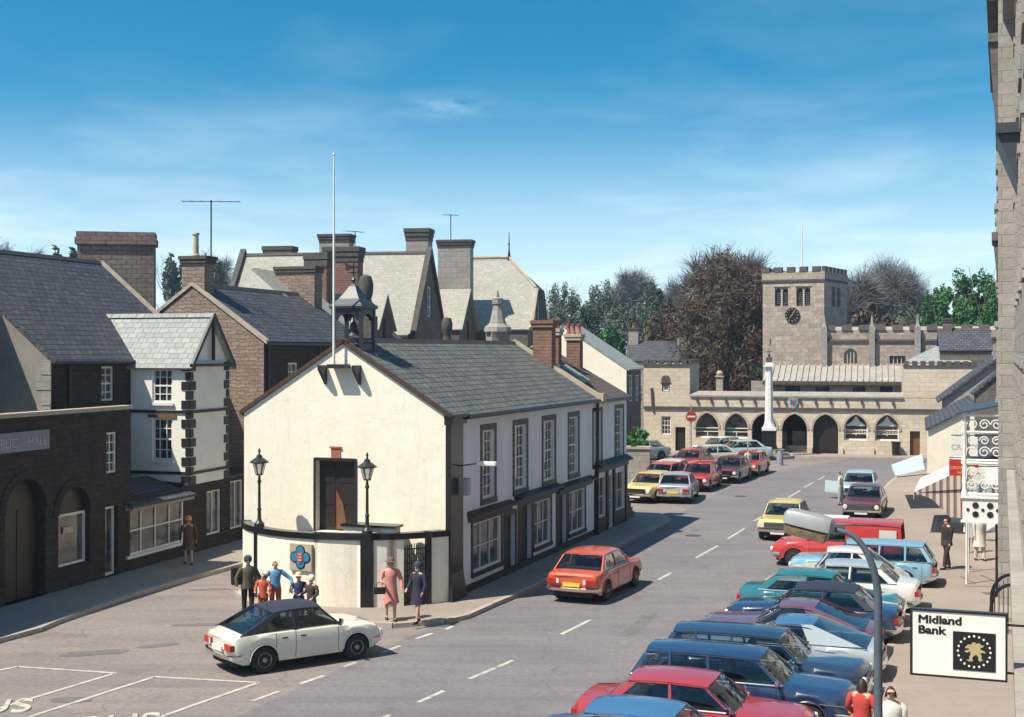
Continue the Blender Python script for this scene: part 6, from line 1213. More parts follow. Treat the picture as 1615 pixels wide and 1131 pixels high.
def car(label, x, y, deg, kind, col, roofcol=None, group='parked cars', name='parked_car', plate='plate_w', chrome=True, mirror=False, door_open=False, grille='dark', lights='round', strip=False, vinyl=False):
    K_ = KINDS[kind]; L, Wd, H = K_['L'], K_['W'], K_['H']; hl = L/2; hw = Wd/2; top = [(a*hl, z) for a, z in K_['top']]
    r = root(name, label, 'car' if kind not in ('van', 'pickup') else 'van', (x, y, .009), R(deg), group); bm_ = col
    rm = roofcol or col
    wr = .30; xf, xrr = hl*.64, -hl*.58; ra = .36
    if kind == 'round': xf, xrr = hl*.62, -hl*.60
    def arch_z(px):
        for c in (xf, xrr):
            if abs(px-c) < ra: return wr+math.sqrt(ra*ra-(px-c)**2)-.0
        return None
    xs = set([t[0] for t in top])
    for c in (xf, xrr):
        for i in range(13): xs.add(c-ra*math.cos(math.pi*i/12))
    for i in range(31): xs.add(-hl+L*i/30)
    for f in K_['gh']: xs.add(f*hl)
    xs = sorted(xs); X = [xs[0]]
    for v in xs[1:]:
        if v-X[-1] > .012: X.append(v)
    X[-1] = hl
    mb = MB(); rings = []
    def halfw(px):
        e = abs(px)/hl; return hw*(1-.035*e**4-.06*max(0, (e-.93)/.07)**2)
    def plan(px, yy):       # nose and tail rounded in plan
        e = abs(px)/hl; 
        return px-math.copysign(.085*(abs(yy)/hw)**3*max(0, (e-.8)/.2), px)
    sill = .24
    for px in X:
        zt = lerp(top, px); e = abs(px)/hl; zl = arch_z(px); zs = sill+.1*max(0, (e-.86)/.14); zl = max(zl, zs) if zl else zs
        h = halfw(px); zl = min(zl, zt-.1); ring = [(-h*.965, zl), (-h*1.0, zl+(zt-zl)*.5), (-h*.985, zt-.12 if zt-.12 > zl+(zt-zl)*.55 else zl+(zt-zl)*.7), (-h*.95, zt-.035), (-h*.84, zt), (-h*.45, zt+.012), (0, zt+.016)]
        ring = ring+[(-a, b) for a, b in ring[-2::-1]]; rings.append([(plan(px, a), a, b) for a, b in ring])
    b = len(mb.V); n = len(rings[0]); 
    for rr in rings: mb.V += rr
    g0, g1 = K_['gh'][3]*hl+.04, K_['gh'][0]*hl-.04
    for i in range(len(rings)-1):
        xm = (X[i]+X[i+1])/2
        for j in range(n-1):
            m = 0
            if 3 < j < 8 and g0 < xm < g1: m = 1
            if (kind == 'pickup') and 3 < j < 8 and xm < g0-.05: m = 1
            mb.F.append((b+i*n+j, b+i*n+j+1, b+(i+1)*n+j+1, b+(i+1)*n+j)); mb.M.append(m)
    mb.F.append(tuple(b+j for j in range(n))); mb.M.append(0); mb.F.append(tuple(b+(len(X)-1)*n+j for j in range(n))); mb.M.append(0)
    # wheel arch lips, door seams, waist crease
    for c in (xf, xrr):
        for sg in (-1, 1):
            pts = [(c-(ra-.005)*math.cos(t*math.pi/10), sg*(halfw(c)*.985), wr+(ra-.005)*math.sin(t*math.pi/10)) for t in range(11)]; mb.tube(pts, .018, 5, 0)
    ghx = [f*hl for f in K_['gh']]; doors = [ghx[0]-.12, (ghx[0]+ghx[3])/2+.05] + ([ghx[2]-.02] if K_['nw'] > 1 else [])
    for sg in (-1, 1):
        for dx in doors:
            if any(abs(dx-c) < ra+.02 for c in (xf, xrr)): zl_ = arch_z(dx) or .3
            else: zl_ = .28
            zt = lerp(top, dx)-.04; h = halfw(dx); zz_ = [zl_, zl_+(zt-zl_)*.5, zt-.09, zt]; hh = [h*.968, h*1.002, h*.987, h*.955]
            mb.tube([(dx, sg*(q+.0005), z) for q, z in zip(hh, zz_)], .0065, 4, 2)
    body = mb.build('body', [bm_, M['interior'], M['gloss_black']], r, smooth=38)
    m_ = MB(); m_.box(-hl*.93, hl*.93, -hw+.24, hw-.24, .18, .62); m_.build('underbody', M['interior'], r)
    # greenhouse
    xa, xb, xc, xd = ghx; zb = K_['zb']; zbf, zbr = lerp(top, xa)+.0, lerp(top, xd)+.0; wb = hw*.90; wt = hw*(.76 if kind not in ('van', 'pickup') else .86); bowf, bowr = .07, .05
    m_ = MB(); nx, ny = 9, 9; gt_ = []
    x0r, x1r = xc-.06, xb+.05
    for i in range(nx):
        row = []
        for j in range(ny):
            t = i/(nx-1); s = -1+2*j/(ny-1); xx = x0r+(x1r-x0r)*t; xx -= (bowf*.8*s*s if t > .5 else -bowr*.8*s*s)*abs(2*t-1)
            zz_ = H-.035*s*s-.03*(2*t-1)**2-.02*(s**6)-(.012*(2*t-1)**6); row.append((xx, s*(wt+.015)*(1-.03*(2*t-1)**2), zz_))
        gt_.append(row)
    for i in range(nx-1):
        for j in range(ny-1): m_.poly([gt_[i][j], gt_[i+1][j], gt_[i+1][j+1], gt_[i][j+1]])
    edge = [gt_[0][j] for j in range(ny)]+[gt_[i][-1] for i in range(1, nx)]+[gt_[-1][j] for j in range(ny-2, -1, -1)]+[gt_[i][0] for i in range(nx-2, 0, -1)]
    for i in range(len(edge)):
        a, c = edge[i], edge[(i+1) % len(edge)]; m_.poly([a, c, (c[0]*.995, c[1]*.985, c[2]-.05), (a[0]*.995, a[1]*.985, a[2]-.05)])
    roof = m_.build('roof', rm, r, smooth=45)
    if chrome:
        m_ = MB()
        for sg in (-1, 1): m_.tube([(x, sg*(wt+.018), z-.045) for (x, yy, z) in [gt_[i][-1] for i in range(nx)]]+[(xa, sg*(wb+.03), zb+.01)], .014, 4)
        build_each(m_, 'gutter_trim', M['chrome'], roof)
    zr_f, zr_r = H-.10, H-.10
    m_ = MB()
    def pil(p, q, w1, w2, t=.022, m=0):
        P_, Q_ = Vector(p), Vector(q); m_.hexa([P_+Vector(v) for v in ((-w1/2, -t, 0), (w1/2, -t, 0), (w1/2, t, 0), (-w1/2, t, 0))]+[Q_+Vector(v) for v in ((-w2/2, -t, 0), (w2/2, -t, 0), (w2/2, t, 0), (-w2/2, t, 0))], m)
    xB = (xa+xd)/2+.06; win_x = []
    for sg in (-1, 1):
        pil((xa-.02, sg*wb, zbf-.02), (xb-.03, sg*wt, H-.125), .06, .06)
        if K_['nw'] >= 2: pil((xB, sg*wb, zb-.02), (xB-.03, sg*wt, H-.08), .05, .05)
        cw = {'saloon': .20, 'boxy': .16, 'hatch': .24, 'estate': .09, 'coupe': .5, 'round': .34, 'van': 1.0, 'pickup': .12}[kind]
        if kind == 'van':
            xs0 = xb-.95; m_.poly([(xs0, sg*(wb), zb-.02), (xd-.02, sg*wb, zb-.02), (xc-.03, sg*wt, zr_f+.05), (xs0, sg*wt, zr_f+.05)]); 
        elif kind == 'coupe':
            m_.poly([(xc-.02, sg*wt, zr_f+.05), (xd, sg*wb, zbr-.02), (xc-.35, sg*wb, zbr-.02), (xc+.02, sg*wb*1.0, zb-.02), (xc+.22, sg*wt, zr_f+.05)])
        else:
            m_.hexa([Vector(v) for v in ((xd-.03, sg*wb-.02, zbr-.02), (xd+cw, sg*wb-.02, zbr-.02), (xd+cw, sg*wb+.02, zbr-.02), (xd-.03, sg*wb+.02, zbr-.02), (xc-.05, sg*wt-.02, H-.12), (xc+cw*.75, sg*wt-.02, H-.105), (xc+cw*.75, sg*wt+.02, H-.105), (xc-.05, sg*wt+.02, H-.12))])
        if K_['nw'] == 3: xq = xc+(xB-xc)*.38; pil((xq, sg*wb, zb-.02), (xq, sg*wt, zr_f+.05), .05, .05)
    m_.box(xa-.05, xa+.0, -wb, wb, zbf-.03, zbf+.01)
    pl_ = build_each(m_, 'pillar', col if kind in ('coupe', 'saloon') and label.find('vinyl') < 0 else rm, r)
    # glass
    def g(name, pts):
        q = MB(); q.poly(pts); return q.build(name, M['carglass'], r, recalc=False)
    def curved(name, x0, z0, x1, z1, bow):
        q = MB(); k = 8; lo, hi = [], []
        for i in range(k+1): s = -1+2*i/k; lo.append((x0-bow*s*s, s*(wb-.02), z0)); hi.append((x1-bow*.8*s*s, s*(wt-.02), z1))
        for i in range(k): q.poly([lo[i], lo[i+1], hi[i+1], hi[i]])
        return q.build(name, M['carglass'], r, smooth=60, recalc=False)
    ws_ = curved('windscreen', xa+.03, zbf, xb+.04, H-.09, bowf)
    if kind != 'van': rw = curved('rear_window', xd-.01, zbr, xc-.05, H-.09, -bowr)
    for sg in (-1, 1):
        xend_b, xend_t = (xd+.05, xc+.0)
        if kind == 'van': xend_b = xend_t = xb-.95
        if kind == 'coupe': xend_b, xend_t = xc-.1, xc+.15
        segs = [(xa-.02, xb-.02, xB, xB-.03), (xB, xB-.03, xend_b, xend_t)] if K_['nw'] > 1 else [(xa-.02, xb-.02, xend_b, xend_t)]
        for a, c, d_, e in segs: g('side_window', [(a, sg*(wb-.004), zb-.01), (d_, sg*(wb-.004), zb-.01), (e, sg*(wt-.004), H-.085), (c, sg*(wt-.004), H-.105)])
    if chrome:
        m_ = MB()
        for sg in (-1, 1): m_.tube([(xa-.02, sg*(wb+.025), zb+.004), (xd+.02, sg*(wb+.025), zb+.004)], .015, 5)
        if strip:
            for sg in (-1, 1): m_.tube([(-hl*.95, sg*(halfw(-hl*.9)*.99+.006), .62), (-hl*.3, sg*(hw+.006), .62), (hl*.3, sg*(hw+.006), .62), (hl*.95, sg*(halfw(hl*.9)*.99+.006), .62)], .013, 5)
        m_.build('chrome_trim', M['chrome'], r)
    m_ = MB()
    for sy in (-.15, .45): m_.tube([(xa+.04, sy-.1, zbf+.02), (xa-.16, sy+.25, zbf+.17)], .008, 4)
    m_.build('wipers', M['gloss_black'], ws_)
    # seats
    if kind != 'van':
        xs_ = max(xd+.35, xc-.25)+.66
        for sx, sy, w in ((xa-.62, -.36, .48), (xa-.62, .36, .48), (min(xs_, xa-1.25), 0, 1.1)):
            hs_ = 1.08 if w < 1 else .93; m_ = MB(); m_.box(sx-.5, sx, sy-w/2, sy+w/2, .5, .68); m_.hexa([(sx-.56, sy-w/2, .6), (sx-.42, sy-w/2, .6), (sx-.42, sy+w/2, .6), (sx-.56, sy+w/2, .6), (sx-.66, sy-w/2+.04, hs_), (sx-.56, sy-w/2+.04, hs_), (sx-.56, sy+w/2-.04, hs_), (sx-.66, sy+w/2-.04, hs_)]); s_ = m_.build('seat', M['seat_vinyl'], r, bevel=.03)
        m_ = MB(); wx, wy_ = xa-.38, .36; pts = [(wx+.09*math.sin(a*math.pi/8), wy_+.19*math.cos(a*math.pi/8), .96+.17*math.sin(a*math.pi/8)) for a in range(17)]; m_.tube(pts, .013, 5); m_.build('steering_wheel', M['gloss_black'], r)
    # bumpers
    for sg, nm in ((1, 'bumper'), (-1, 'bumper')):
        m_ = MB(); k = 8; pts = []
        for i in range(k+1):
            s = -1+2*i/k; pts.append((sg*(hl+.045-.10*abs(s)**3), s*(hw*.97), .42))
        pts = [(pts[0][0]-sg*.22, pts[0][1]-.02, .42)]+pts+[(pts[-1][0]-sg*.22, pts[-1][1]+.02, .42)]
        V_ = [Vector(p) for p in pts]; ringz = []
        for p in V_: ringz.append([(p.x-sg*.03, p.y, p.z-.055), (p.x+sg*.025, p.y, p.z-.04), (p.x+sg*.03, p.y, p.z+.035), (p.x-sg*.02, p.y, p.z+.055)])
        m_.loft(ringz); m_.build(nm, M['chrome'], r, smooth=40)
    # front
    zf = lerp(top, hl*.99); m_ = MB(); m_.box(hl-.02, hl+.012, -hw*.62, hw*.62, zf-.20, zf-.04)
    gr_ = m_.build('grille', M['gloss_black'], r)
    m_ = MB()
    for i in range(4): z = zf-.18+i*.042; m_.box(hl+.012, hl+.018, -hw*.60, hw*.60, z, z+.01)
    m_.tube([(hl+.012, -hw*.63, zf-.21), (hl+.012, hw*.63, zf-.21), (hl+.012, hw*.63, zf-.03), (hl+.012, -hw*.63, zf-.03), (hl+.012, -hw*.63, zf-.21)], .008, 4); m_.build('grille_bars', M['chrome'], gr_)
    for sy in (-1, 1):
        m_ = MB(); xh = hl-.055
        if lights == 'round': m_.lathe([(.095, 0), (.1, .05), (.08, .075), (.03, .085)], (xh, sy*hw*.80, zf-.12), 14, axis='x')
        else: m_.box(xh, xh+.065, sy*hw*.80-.13, sy*hw*.80+.13, zf-.20, zf-.05)
        m_.build('headlight', M['headlens'], r, smooth=40)
        m_ = MB(); m_.box(xh+.01, xh+.055, sy*hw*.82-.09, sy*hw*.82+.09, .50, .55); m_.build('indicator', M['orange_lens'], r)
        zr_ = lerp(top, -hl*.99); m_ = MB(); m_.box(-hl+.0-.012, -hl+.10, sy*hw*.72-.17, sy*hw*.72+.17, zr_-.24, zr_-.10); m_.build('tail_light', M['tail'], r, bevel=.01)
        m_ = MB(); m_.box(-hl-.016, -hl-.0125, sy*hw*.50-.03, sy*hw*.50+.05, zr_-.235, zr_-.105); m_.build('reversing_light', M['headlens'], r)
    m_ = MB(); m_.box(-hl-.02, -hl+.02, -.26, .26, .50 if zr_ > .6 else .3, .61 if zr_ > .6 else .41); m_.build('number_plate', M[plate if plate == 'plate_y' else 'plate_w'], r); m_ = MB(); m_.box(hl-.01, hl+.055, -.26, .26, .28, .385); m_.build('number_plate', M['plate_w'], r)
    for sg in (-1, 1):
        for dx in ([doors[1]+.12, doors[-1]+.14] if K_['nw'] > 1 else [doors[1]+.1]):
            m_ = MB(); m_.box(dx, dx+.14, sg*hw*.985-.012, sg*hw*.985+.022, zb-.17, zb-.14); m_.build('door_handle', M['chrome'] if chrome else M['gloss_black'], r, bevel=.006)
    if mirror:
        for sg in (-1, 1): m_ = MB(); m_.box(xa-.12, xa-.07, sg*(wb+.15)-.07, sg*(wb+.15)+.07, zb+.03, zb+.13); m_.tube([(xa-.1, sg*wb, zb), (xa-.1, sg*(wb+.14), zb+.05)], .01, 4); m_.build('wing_mirror', M['chrome'], r)
    for wx in (xf, xrr):
        for sg in (-1, 1):
            yo_ = sg*(hw-.09); m_ = MB(); m_.lathe([(.20, -.085), (.285, -.08), (.30, -.05), (.30, .05), (.285, .08), (.20, .085)], (wx, yo_, wr), 22, axis='y'); w_ = m_.build('wheel', M['tyre'], r, smooth=35)
            m_ = MB(); ys = yo_+sg*.09
            pr = [(.175, -sg*.01), (.165, sg*.004), (.135, -sg*.02), (.07, -sg*.018), (.05, sg*.01), (.01, sg*.015)]; m_.lathe(pr, (wx, ys, wr), 18, axis='y'); m_.build('hubcap', M['hub'], w_, smooth=30)
    if door_open:
        m_ = MB(); dx = xa-.14; m_.hexa([(dx, -hw, .3), (dx-.45, -hw-.85, .3), (dx-.49, -hw-.83, .3), (dx-.05, -hw+.01, .3), (dx, -hw+.02, .88), (dx-.45, -hw-.83, .88), (dx-.49, -hw-.81, .88), (dx-.05, -hw+.03, .88)]); dd_ = m_.build('open_door', bm_, r); m_ = MB(); m_.tube([(dx, -hw+.02, .88), (dx-.2, -hw-.22, 1.28), (dx-.42, -hw-.62, 1.28), (dx-.46, -hw-.82, .88)], .02, 5); m_.build('door_window_frame', M['chrome'], dd_)
    return r
C_ = dict(white=paint('paint_white', (.70,.68,.58)), red=paint('paint_red', (.50,.035,.025)), cherry=paint('paint_cherry', (.36,.03,.03)), navy=paint('paint_navy', (.012,.03,.085)), navy2=paint('paint_dark_navy', (.016,.03,.07)), teal=paint('paint_teal', (.02,.15,.17)), sky=paint('paint_sky_blue', (.20,.38,.50)), silver=paint('paint_silver_blue', (.44,.50,.53), .2), maroon=paint('paint_maroon', (.11,.03,.035)), purple=paint('paint_plum', (.14,.06,.09)), yellow=paint('paint_yellow', (.70,.56,.20)), cream=paint('paint_cream', (.62,.58,.46)), bluebright=paint('paint_mid_blue', (.05,.14,.28)), brown=paint('paint_brown', (.14,.05,.04)), ice=paint('paint_ice_blue', (.42,.56,.60)), offw=paint('paint_off_white', (.66,.66,.62)), orange=paint('paint_orange_red', (.58,.095,.035)), vinyl=plain('dark_blue_vinyl', (.02,.026,.05), .6, var=.2, sc=8))
TD = 69.8-90     # heading towards the right-hand pavement
def row(i, dv=0, du=0):
    return SV(24.3+2.04*i+du, -5.3+.12*i+dv)
gR = 'cars parked in a row on the right'
car('red saloon with black windows, nearest whole car in the right hand row', *row(0, 0, -.2), TD, 'saloon', C_['cherry'], None, gR, mirror=True)
car('mid blue car just showing its roof at the very bottom of the picture', *row(-1, .0, -.5), TD, 'saloon', C_['bluebright'], None, gR)
car('dark navy estate with chrome side strip parked next to the near red saloon', *row(1, .35, .0), TD, 'estate', C_['navy'], None, gR, strip=True, mirror=True)
car('navy blue estate second from the near red saloon with shiny long bonnet', *row(2, .3, .0), TD, 'estate', C_['navy2'], None, gR, strip=True, mirror=True)
car('silver white fastback with blue roof parked tail to the pavement', *row(3, .35), TD+180, 'coupe', C_['silver'], C_['bluebright'], gR)
car('plum coloured coupe parked behind the silver fastback', *row(4, .0), TD+180, 'coupe', C_['purple'], None, gR)
car('navy saloon with dark vinyl roof between the plum and teal cars', *row(5, .2), TD+180, 'saloon', C_['navy'], C_['vinyl'], gR)
car('teal saloon car in the middle of the right hand row', *row(6, .0), TD, 'saloon', C_['teal'], None, gR)
car('white saloon with grey blue roof parked beyond the teal saloon', *row(7, .2), TD+180, 'saloon', C_['offw'], C_['silver'], gR)
car('white rounded car with curved side windows beside the pale blue estate', *row(8, -.1), TD+180, 'round', C_['cream'], C_['offw'], gR)
car('pale blue estate car, farthest car of the right hand row', *row(9, .15, .15), TD+180, 'estate', C_['sky'], None, gR)
xx, yy = SV(46.2, -5.2); pv = car('red pickup van with white stripe parked beyond the pale blue estate', xx, yy, TD+180, 'van', C_['red'], C_['red'], None, 'parked_van')
m_ = MB(); m_.box(-.3, .9, -.7, .0, 1.60, 1.625); m_.build('roof_rack_board', M['white_paint'], pv); m_ = MB(); m_.box(-1.95, -1.4, .77, .80, 1.05, 1.36); m_.build('side_window', M['headlens'], pv)
x, y = G(1242, 856); car('yellow saloon driving towards the camera behind the lamp head', x+.35, y+2.1, 69.8+180, 'boxy', C_['yellow'], None, None, 'moving_car', lights='box')
x, y = G(1366, 822); car('maroon saloon facing the camera at the end of the pavement kerb', x+.5, y+2.0, 70+180, 'saloon', C_['maroon'], None, None)
x, y = G(1349, 796); car('pale blue saloon with its door open behind the maroon saloon', x+.9, y+2.6, 70+180, 'saloon', C_['ice'], C_['ice'], None, door_open=True)
# left-hand group by the market cross
gL = 'cars parked by the market cross'
def gcar(label, px, py, deg, kind, c, rc=None, back=2.0, **k):
    x, y = G(px, py); a = R(deg); vx, vy_ = math.cos(a), math.sin(a); s = 1 if vy_ > 0 else -1; return car(label, x+s*vx*back, y+s*vy_*back, deg, kind, c, rc, gL, **k)
gcar('silver blue saloon seen from behind, nearest of the cars by the cross', 1062, 795, 76, 'saloon', C_['silver'], None, plate='plate_y')
gcar('bright red van facing the camera among the cars by the cross', 1092, 776, 250, 'estate', C_['red'])
gcar('dark maroon saloon facing the camera between two red cars', 1140, 763, 248, 'saloon', C_['maroon'])
gcar('red saloon at the right end of the cars by the cross', 1172, 752, 248, 'saloon', C_['red'])
gcar('pale turquoise saloon right in front of the market cross plinth', 1122, 727, 195, 'saloon', C_['ice'])
gcar('cream white saloon behind the dark maroon one by the cross', 1072, 737, 200, 'saloon', C_['cream'])
gcar('dark red car roof behind the bright red van', 1075, 748, 245, 'saloon', C_['cherry'])
gcar('white car with blue windscreen left of the bright red van', 1042, 770, 248, 'saloon', C_['offw'])
gcar('small white saloon between the cream and the turquoise cars', 1100, 722, 210, 'boxy', C_['offw'])
gcar('yellow car half hidden by the end of the white hall', 1003, 794, 242, 'saloon', C_['yellow'])
gcar('small orange red car behind the half hidden yellow car', 1022, 775, 240, 'saloon', C_['orange'])
gcar('pale grey car far left near the garden wall', 972, 728, 215, 'saloon', C_['silver'])
# two moving cars in the foreground
rc_ = car('bright red saloon driving away up the middle of the street', 2.55, 40.25, 66.5, 'saloon', C_['orange'], None, None, 'moving_car', plate='plate_y')
wc_ = car('white car with dark blue vinyl roof turning at the junction', -5.12, 31.35, 35, 'hatch', C_['white'], C_['vinyl'], None, 'moving_car', chrome=False, lights='box', mirror=True)
# ================================================================ people
M['skin'] = plain('skin', (.52,.30,.21), .55, var=.1); M['hair_dark'] = plain('dark_hair', (.02,.014,.01), .6, var=.4); M['hair_brown'] = plain('brown_hair', (.08,.045,.025), .6, var=.4); M['hair_grey'] = plain('grey_hair', (.3,.28,.25), .6, var=.3)
def cloth(n, c): return plain(n, c, .9, var=.22, sc=5, bmp=.4, bsc=18)
def person(label, x, y, deg, h=1.68, top=(.1,.1,.1), legs=(.03,.03,.04), coat=.0, skirt=0, hair='hair_dark', hat=None, hatc=None, arms=((.1,-.05), (.1,-.05)), stride=.12, z=.12, bare_legs=False, shoe=(.03,.02,.02), group=None, hairlong=.0, sleeves=True):
    """faces local -y; arms = per side (elbow bend forward 0..1, spread)"""
    r = root('person', label, 'person', (x, y, z), R(deg), group); s = h/1.70
    V_, E_, Rd = [], [], []
    def v(p, rad, par=None):
        V_.append((p[0]*s, p[1]*s, p[2]*s)); Rd.append(rad*s)
        if par is not None: E_.append((par, len(V_)-1))
        return len(V_)-1
    pel = v((0, 0, .95), .125); wst = v((0, .0, 1.10), .115, pel); chs = v((0, .0, 1.28), .135, wst); upc = v((0, .01, 1.40), .10, chs); nk = v((0, .0, 1.48), .052, upc); hb = v((0, -.015, 1.545), .07, nk); hm = v((0, -.015, 1.61), .085, hb); ht = v((0, .0, 1.665), .062, hm)
    jaw = v((0, -.075, 1.545), .035, hb); nose = v((0, -.118, 1.595), .012, hm)
    hands = []; sl = MB()
    for i, sg in enumerate((-1, 1)):
        bend, spr = arms[i]; sh = v((sg*.185, .01, 1.385), .058, upc); el = (sg*(.235+spr*.5), .02-.06*bend, 1.12+.03*bend); e = v(el, .042, sh)
        fw = Vector((sg*spr*.25-sg*.22*bend, -math.sin(bend*1.65), -math.cos(bend*1.65))).normalized()*.25; wr_ = Vector(el)+fw; w_ = v(wr_, .028, e); d = fw.normalized(); pm = wr_+d*.06; p_ = v(pm, .032, w_)
        sd = Vector((0, 1, 0)) if abs(d.y) < .7 else Vector((1, 0, 0))
        sd = (sd-d*sd.dot(d)).normalized()
        for k in range(4):
            o = sd*(-.027+.018*k); a = pm+o+d*.035; q = a+d*(.035 if k in (0, 3) else .045)+Vector((-sg*.012, 0, 0)); kk = v(a, .010, p_); v(q, .008, kk)
        th = pm+sd*-.04; tt = v(th, .011, p_); v(th+d*.035+sd*-.012, .009, tt); hands.append(Vector(pm)*s)
        if sleeves: sl.tube([Vector((sg*.15, .01, 1.395))*s, Vector((sg*.20, .01, 1.37))*s, Vector(((sg*.185+el[0])/2+sg*.008, .015, 1.25))*s, Vector(el)*s, (Vector(el)+fw*.55)*s, (Vector(el)+fw*.97)*s], [.062*s, .075*s, .066*s, .058*s, .050*s, .042*s], 9)
    feet = []
    for sg in (-1, 1):
        st = stride*sg; hp = v((sg*.09, 0, .90), .095, pel); kn = v((sg*.10, -st*.55-.015, .50), .062, hp); an = v((sg*.095, -st, .09), .038, kn); to = v((sg*.105, -st-.13, .035), .032, an); feet.append((sg, st))
    me = bpy.data.meshes.new('body'); me.from_pydata(V_, E_, []); o = bpy.data.objects.new('body', me); COL.objects.link(o); sk = o.modifiers.new('skin', 'SKIN'); me.materials.append(M['skin'])
    lay = me.skin_vertices[0].data
    for i, q in enumerate(Rd): lay[i].radius = (q, q)
    lay[0].use_root = True; sub = o.modifiers.new('sub', 'SUBSURF'); sub.levels = 1; sub.render_levels = 1; bpy.context.view_layer.update()
    m2 = bpy.data.meshes.new_from_object(o.evaluated_get(bpy.context.evaluated_depsgraph_get())); bpy.data.objects.remove(o); m2.materials.clear(); m2.materials.append(M['skin']); m2.polygons.foreach_set('use_smooth', [True]*len(m2.polygons)); bo = bpy.data.objects.new('body', m2); COL.objects.link(bo); bo.parent = r
    def ell(z, rx, ry, cy=0, n=14, wav=0): return [((rx*math.cos(2*math.pi*i/n))*(1+wav*math.sin(i*2.4))*s, (cy+ry*math.sin(2*math.pi*i/n))*s, z*s) for i in range(n)]
    tm = cloth('garment', top); lm = cloth('lower_garment', legs)
    lo = .92-coat*.5
    rg = []
    if coat > .15: rg += [ell(lo, .20+.06*coat, .16+.07*coat, wav=.05), ell(lo+.12, .19+.04*coat, .155+.04*coat, wav=.03)]
    rg += [ell(.93, .178, .138), ell(1.0, .168, .132), ell(1.10, .158, .125), ell(1.25, .178, .138), ell(1.35, .188, .125), ell(1.41, .165, .10), ell(1.455, .09, .075), ell(1.485, .062, .06)]
    sl.loft(rg); sl.build('coat' if coat > .3 else 'jacket', tm, r, smooth=60)
    if skirt:
        m_ = MB(); zl = .92-skirt*.5; m_.loft([ell(zl, .21, .18, wav=.06), ell((zl+.9)/2, .19, .16, wav=.03), ell(.93, .165, .13)]); m_.build('skirt', lm, r, smooth=60)
    if not bare_legs:
        m_ = MB()
        for sg, st in feet: m_.tube([Vector((sg*.085, 0, .96))*s, Vector((sg*.095, -st*.1, .82))*s, Vector((sg*.10, -st*.55-.015, .50))*s, Vector((sg*.096, -st*.95, .10))*s], [.09*s, .098*s, .078*s, .064*s], 10)
        if coat <= .15 or True: m_.loft([ell(.84, .17, .13), ell(.98, .165, .13)])
        m_.build('trousers', lm, r, smooth=60)
    for sg, st in feet:
        m_ = MB(); c = (sg*.10*s, (-st-.06)*s); m_.loft([[(c[0]+.045*s*math.cos(a), c[1]+.125*s*math.sin(a), z_) for a in [2*math.pi*i/10 for i in range(10)]] for z_ in (0, .03*s)]+[[(c[0]+.038*s*math.cos(a), c[1]+.02*s+.09*s*math.sin(a), .075*s) for a in [2*math.pi*i/10 for i in range(10)]]]); m_.build('shoe', cloth('shoe_leather', shoe), r, smooth=50)
    # hair
    m_ = MB(); rg = []
    for i in range(7):
        t = i/6; zz_ = 1.56+.135*t-hairlong*(1-t)*.12; q = math.cos(t*math.pi/2*.93); rg.append([((.095+.012*hairlong)*q**.55*math.cos(2*math.pi*j/12)*s, (.012+(.10 if math.sin(2*math.pi*j/12) > 0 else .10-.028*(1-t))*q**.55*math.sin(2*math.pi*j/12))*s, (zz_+(.035*(1-t) if math.sin(2*math.pi*j/12) < -.3 else 0))*s) for j in range(12)])
    m_.loft(rg); m_.build('hair', M[hair], r, smooth=60)
    m_ = MB()
    for sg in (-1, 1): m_.lathe([(.011*s, 0), (.011*s, .006)], (sg*.032*s, -.102*s, 1.612*s), 8, axis='y')
    m_.build('eyes', M['hair_dark'], r)
    if hat:
        hm_ = cloth('hat_felt', hatc); m_ = MB()
        if hat == 'brim': m_.lathe([(.165*s, 1.655*s), (.17*s, 1.665*s), (.108*s, 1.68*s), (.10*s, 1.75*s), (.06*s, 1.785*s), (.01*s, 1.79*s)], (0, 0, 0), 16)
        else: m_.lathe([(.112*s, 1.60*s), (.122*s, 1.66*s), (.112*s, 1.72*s), (.07*s, 1.77*s), (.01*s, 1.785*s)], (0, .008, 0), 16)
        m_.build('hat', hm_, r, smooth=60)
    r['_h'] = 0; del r['_h']; return r, hands
def world_of(r, p): a = r.rotation_euler[2]; return (r.location[0]+p[0]*math.cos(a)-p[1]*math.sin(a), r.location[1]+p[0]*math.sin(a)+p[1]*math.cos(a), r.location[2]+p[2])
# the walking ladies
x, y = G(616, 978, .12); pk, hn = person('woman in a long pink coat and brown brimmed hat by the curved wall', x, y, 12, 1.60, (.62,.25,.22), (.62,.25,.22), .85, 0, 'hair_brown', 'brim', (.16,.11,.08), ((.75, .1), (.35, .15)), .16, bare_legs=True)
w_ = world_of(pk, (hn[0].x-.1, hn[0].y-.02, hn[0].z-.22)); hb_ = root('handbag', 'black handbag held by the woman in pink', 'bag', w_, R(12)); m_ = MB(); m_.box(-.16, .16, -.05, .05, 0, .18); m_.build('bag', M['gloss_black'], hb_, bevel=.02); m_ = MB(); m_.tube([(-.1, 0, .18), (-.06, 0, .3), (.06, 0, .3), (.1, 0, .18)], .01, 5); m_.build('strap', M['gloss_black'], hb_)
x, y = G(659, 982, .12); person('woman in a dark navy coat walking in front of the iron gate', x, y, -35, 1.55, (.02,.025,.05), (.02,.025,.05), .75, 0, 'hair_dark', 'cap', (.03,.05,.09), ((.55, .05), (.3, .1)), .17, bare_legs=True)
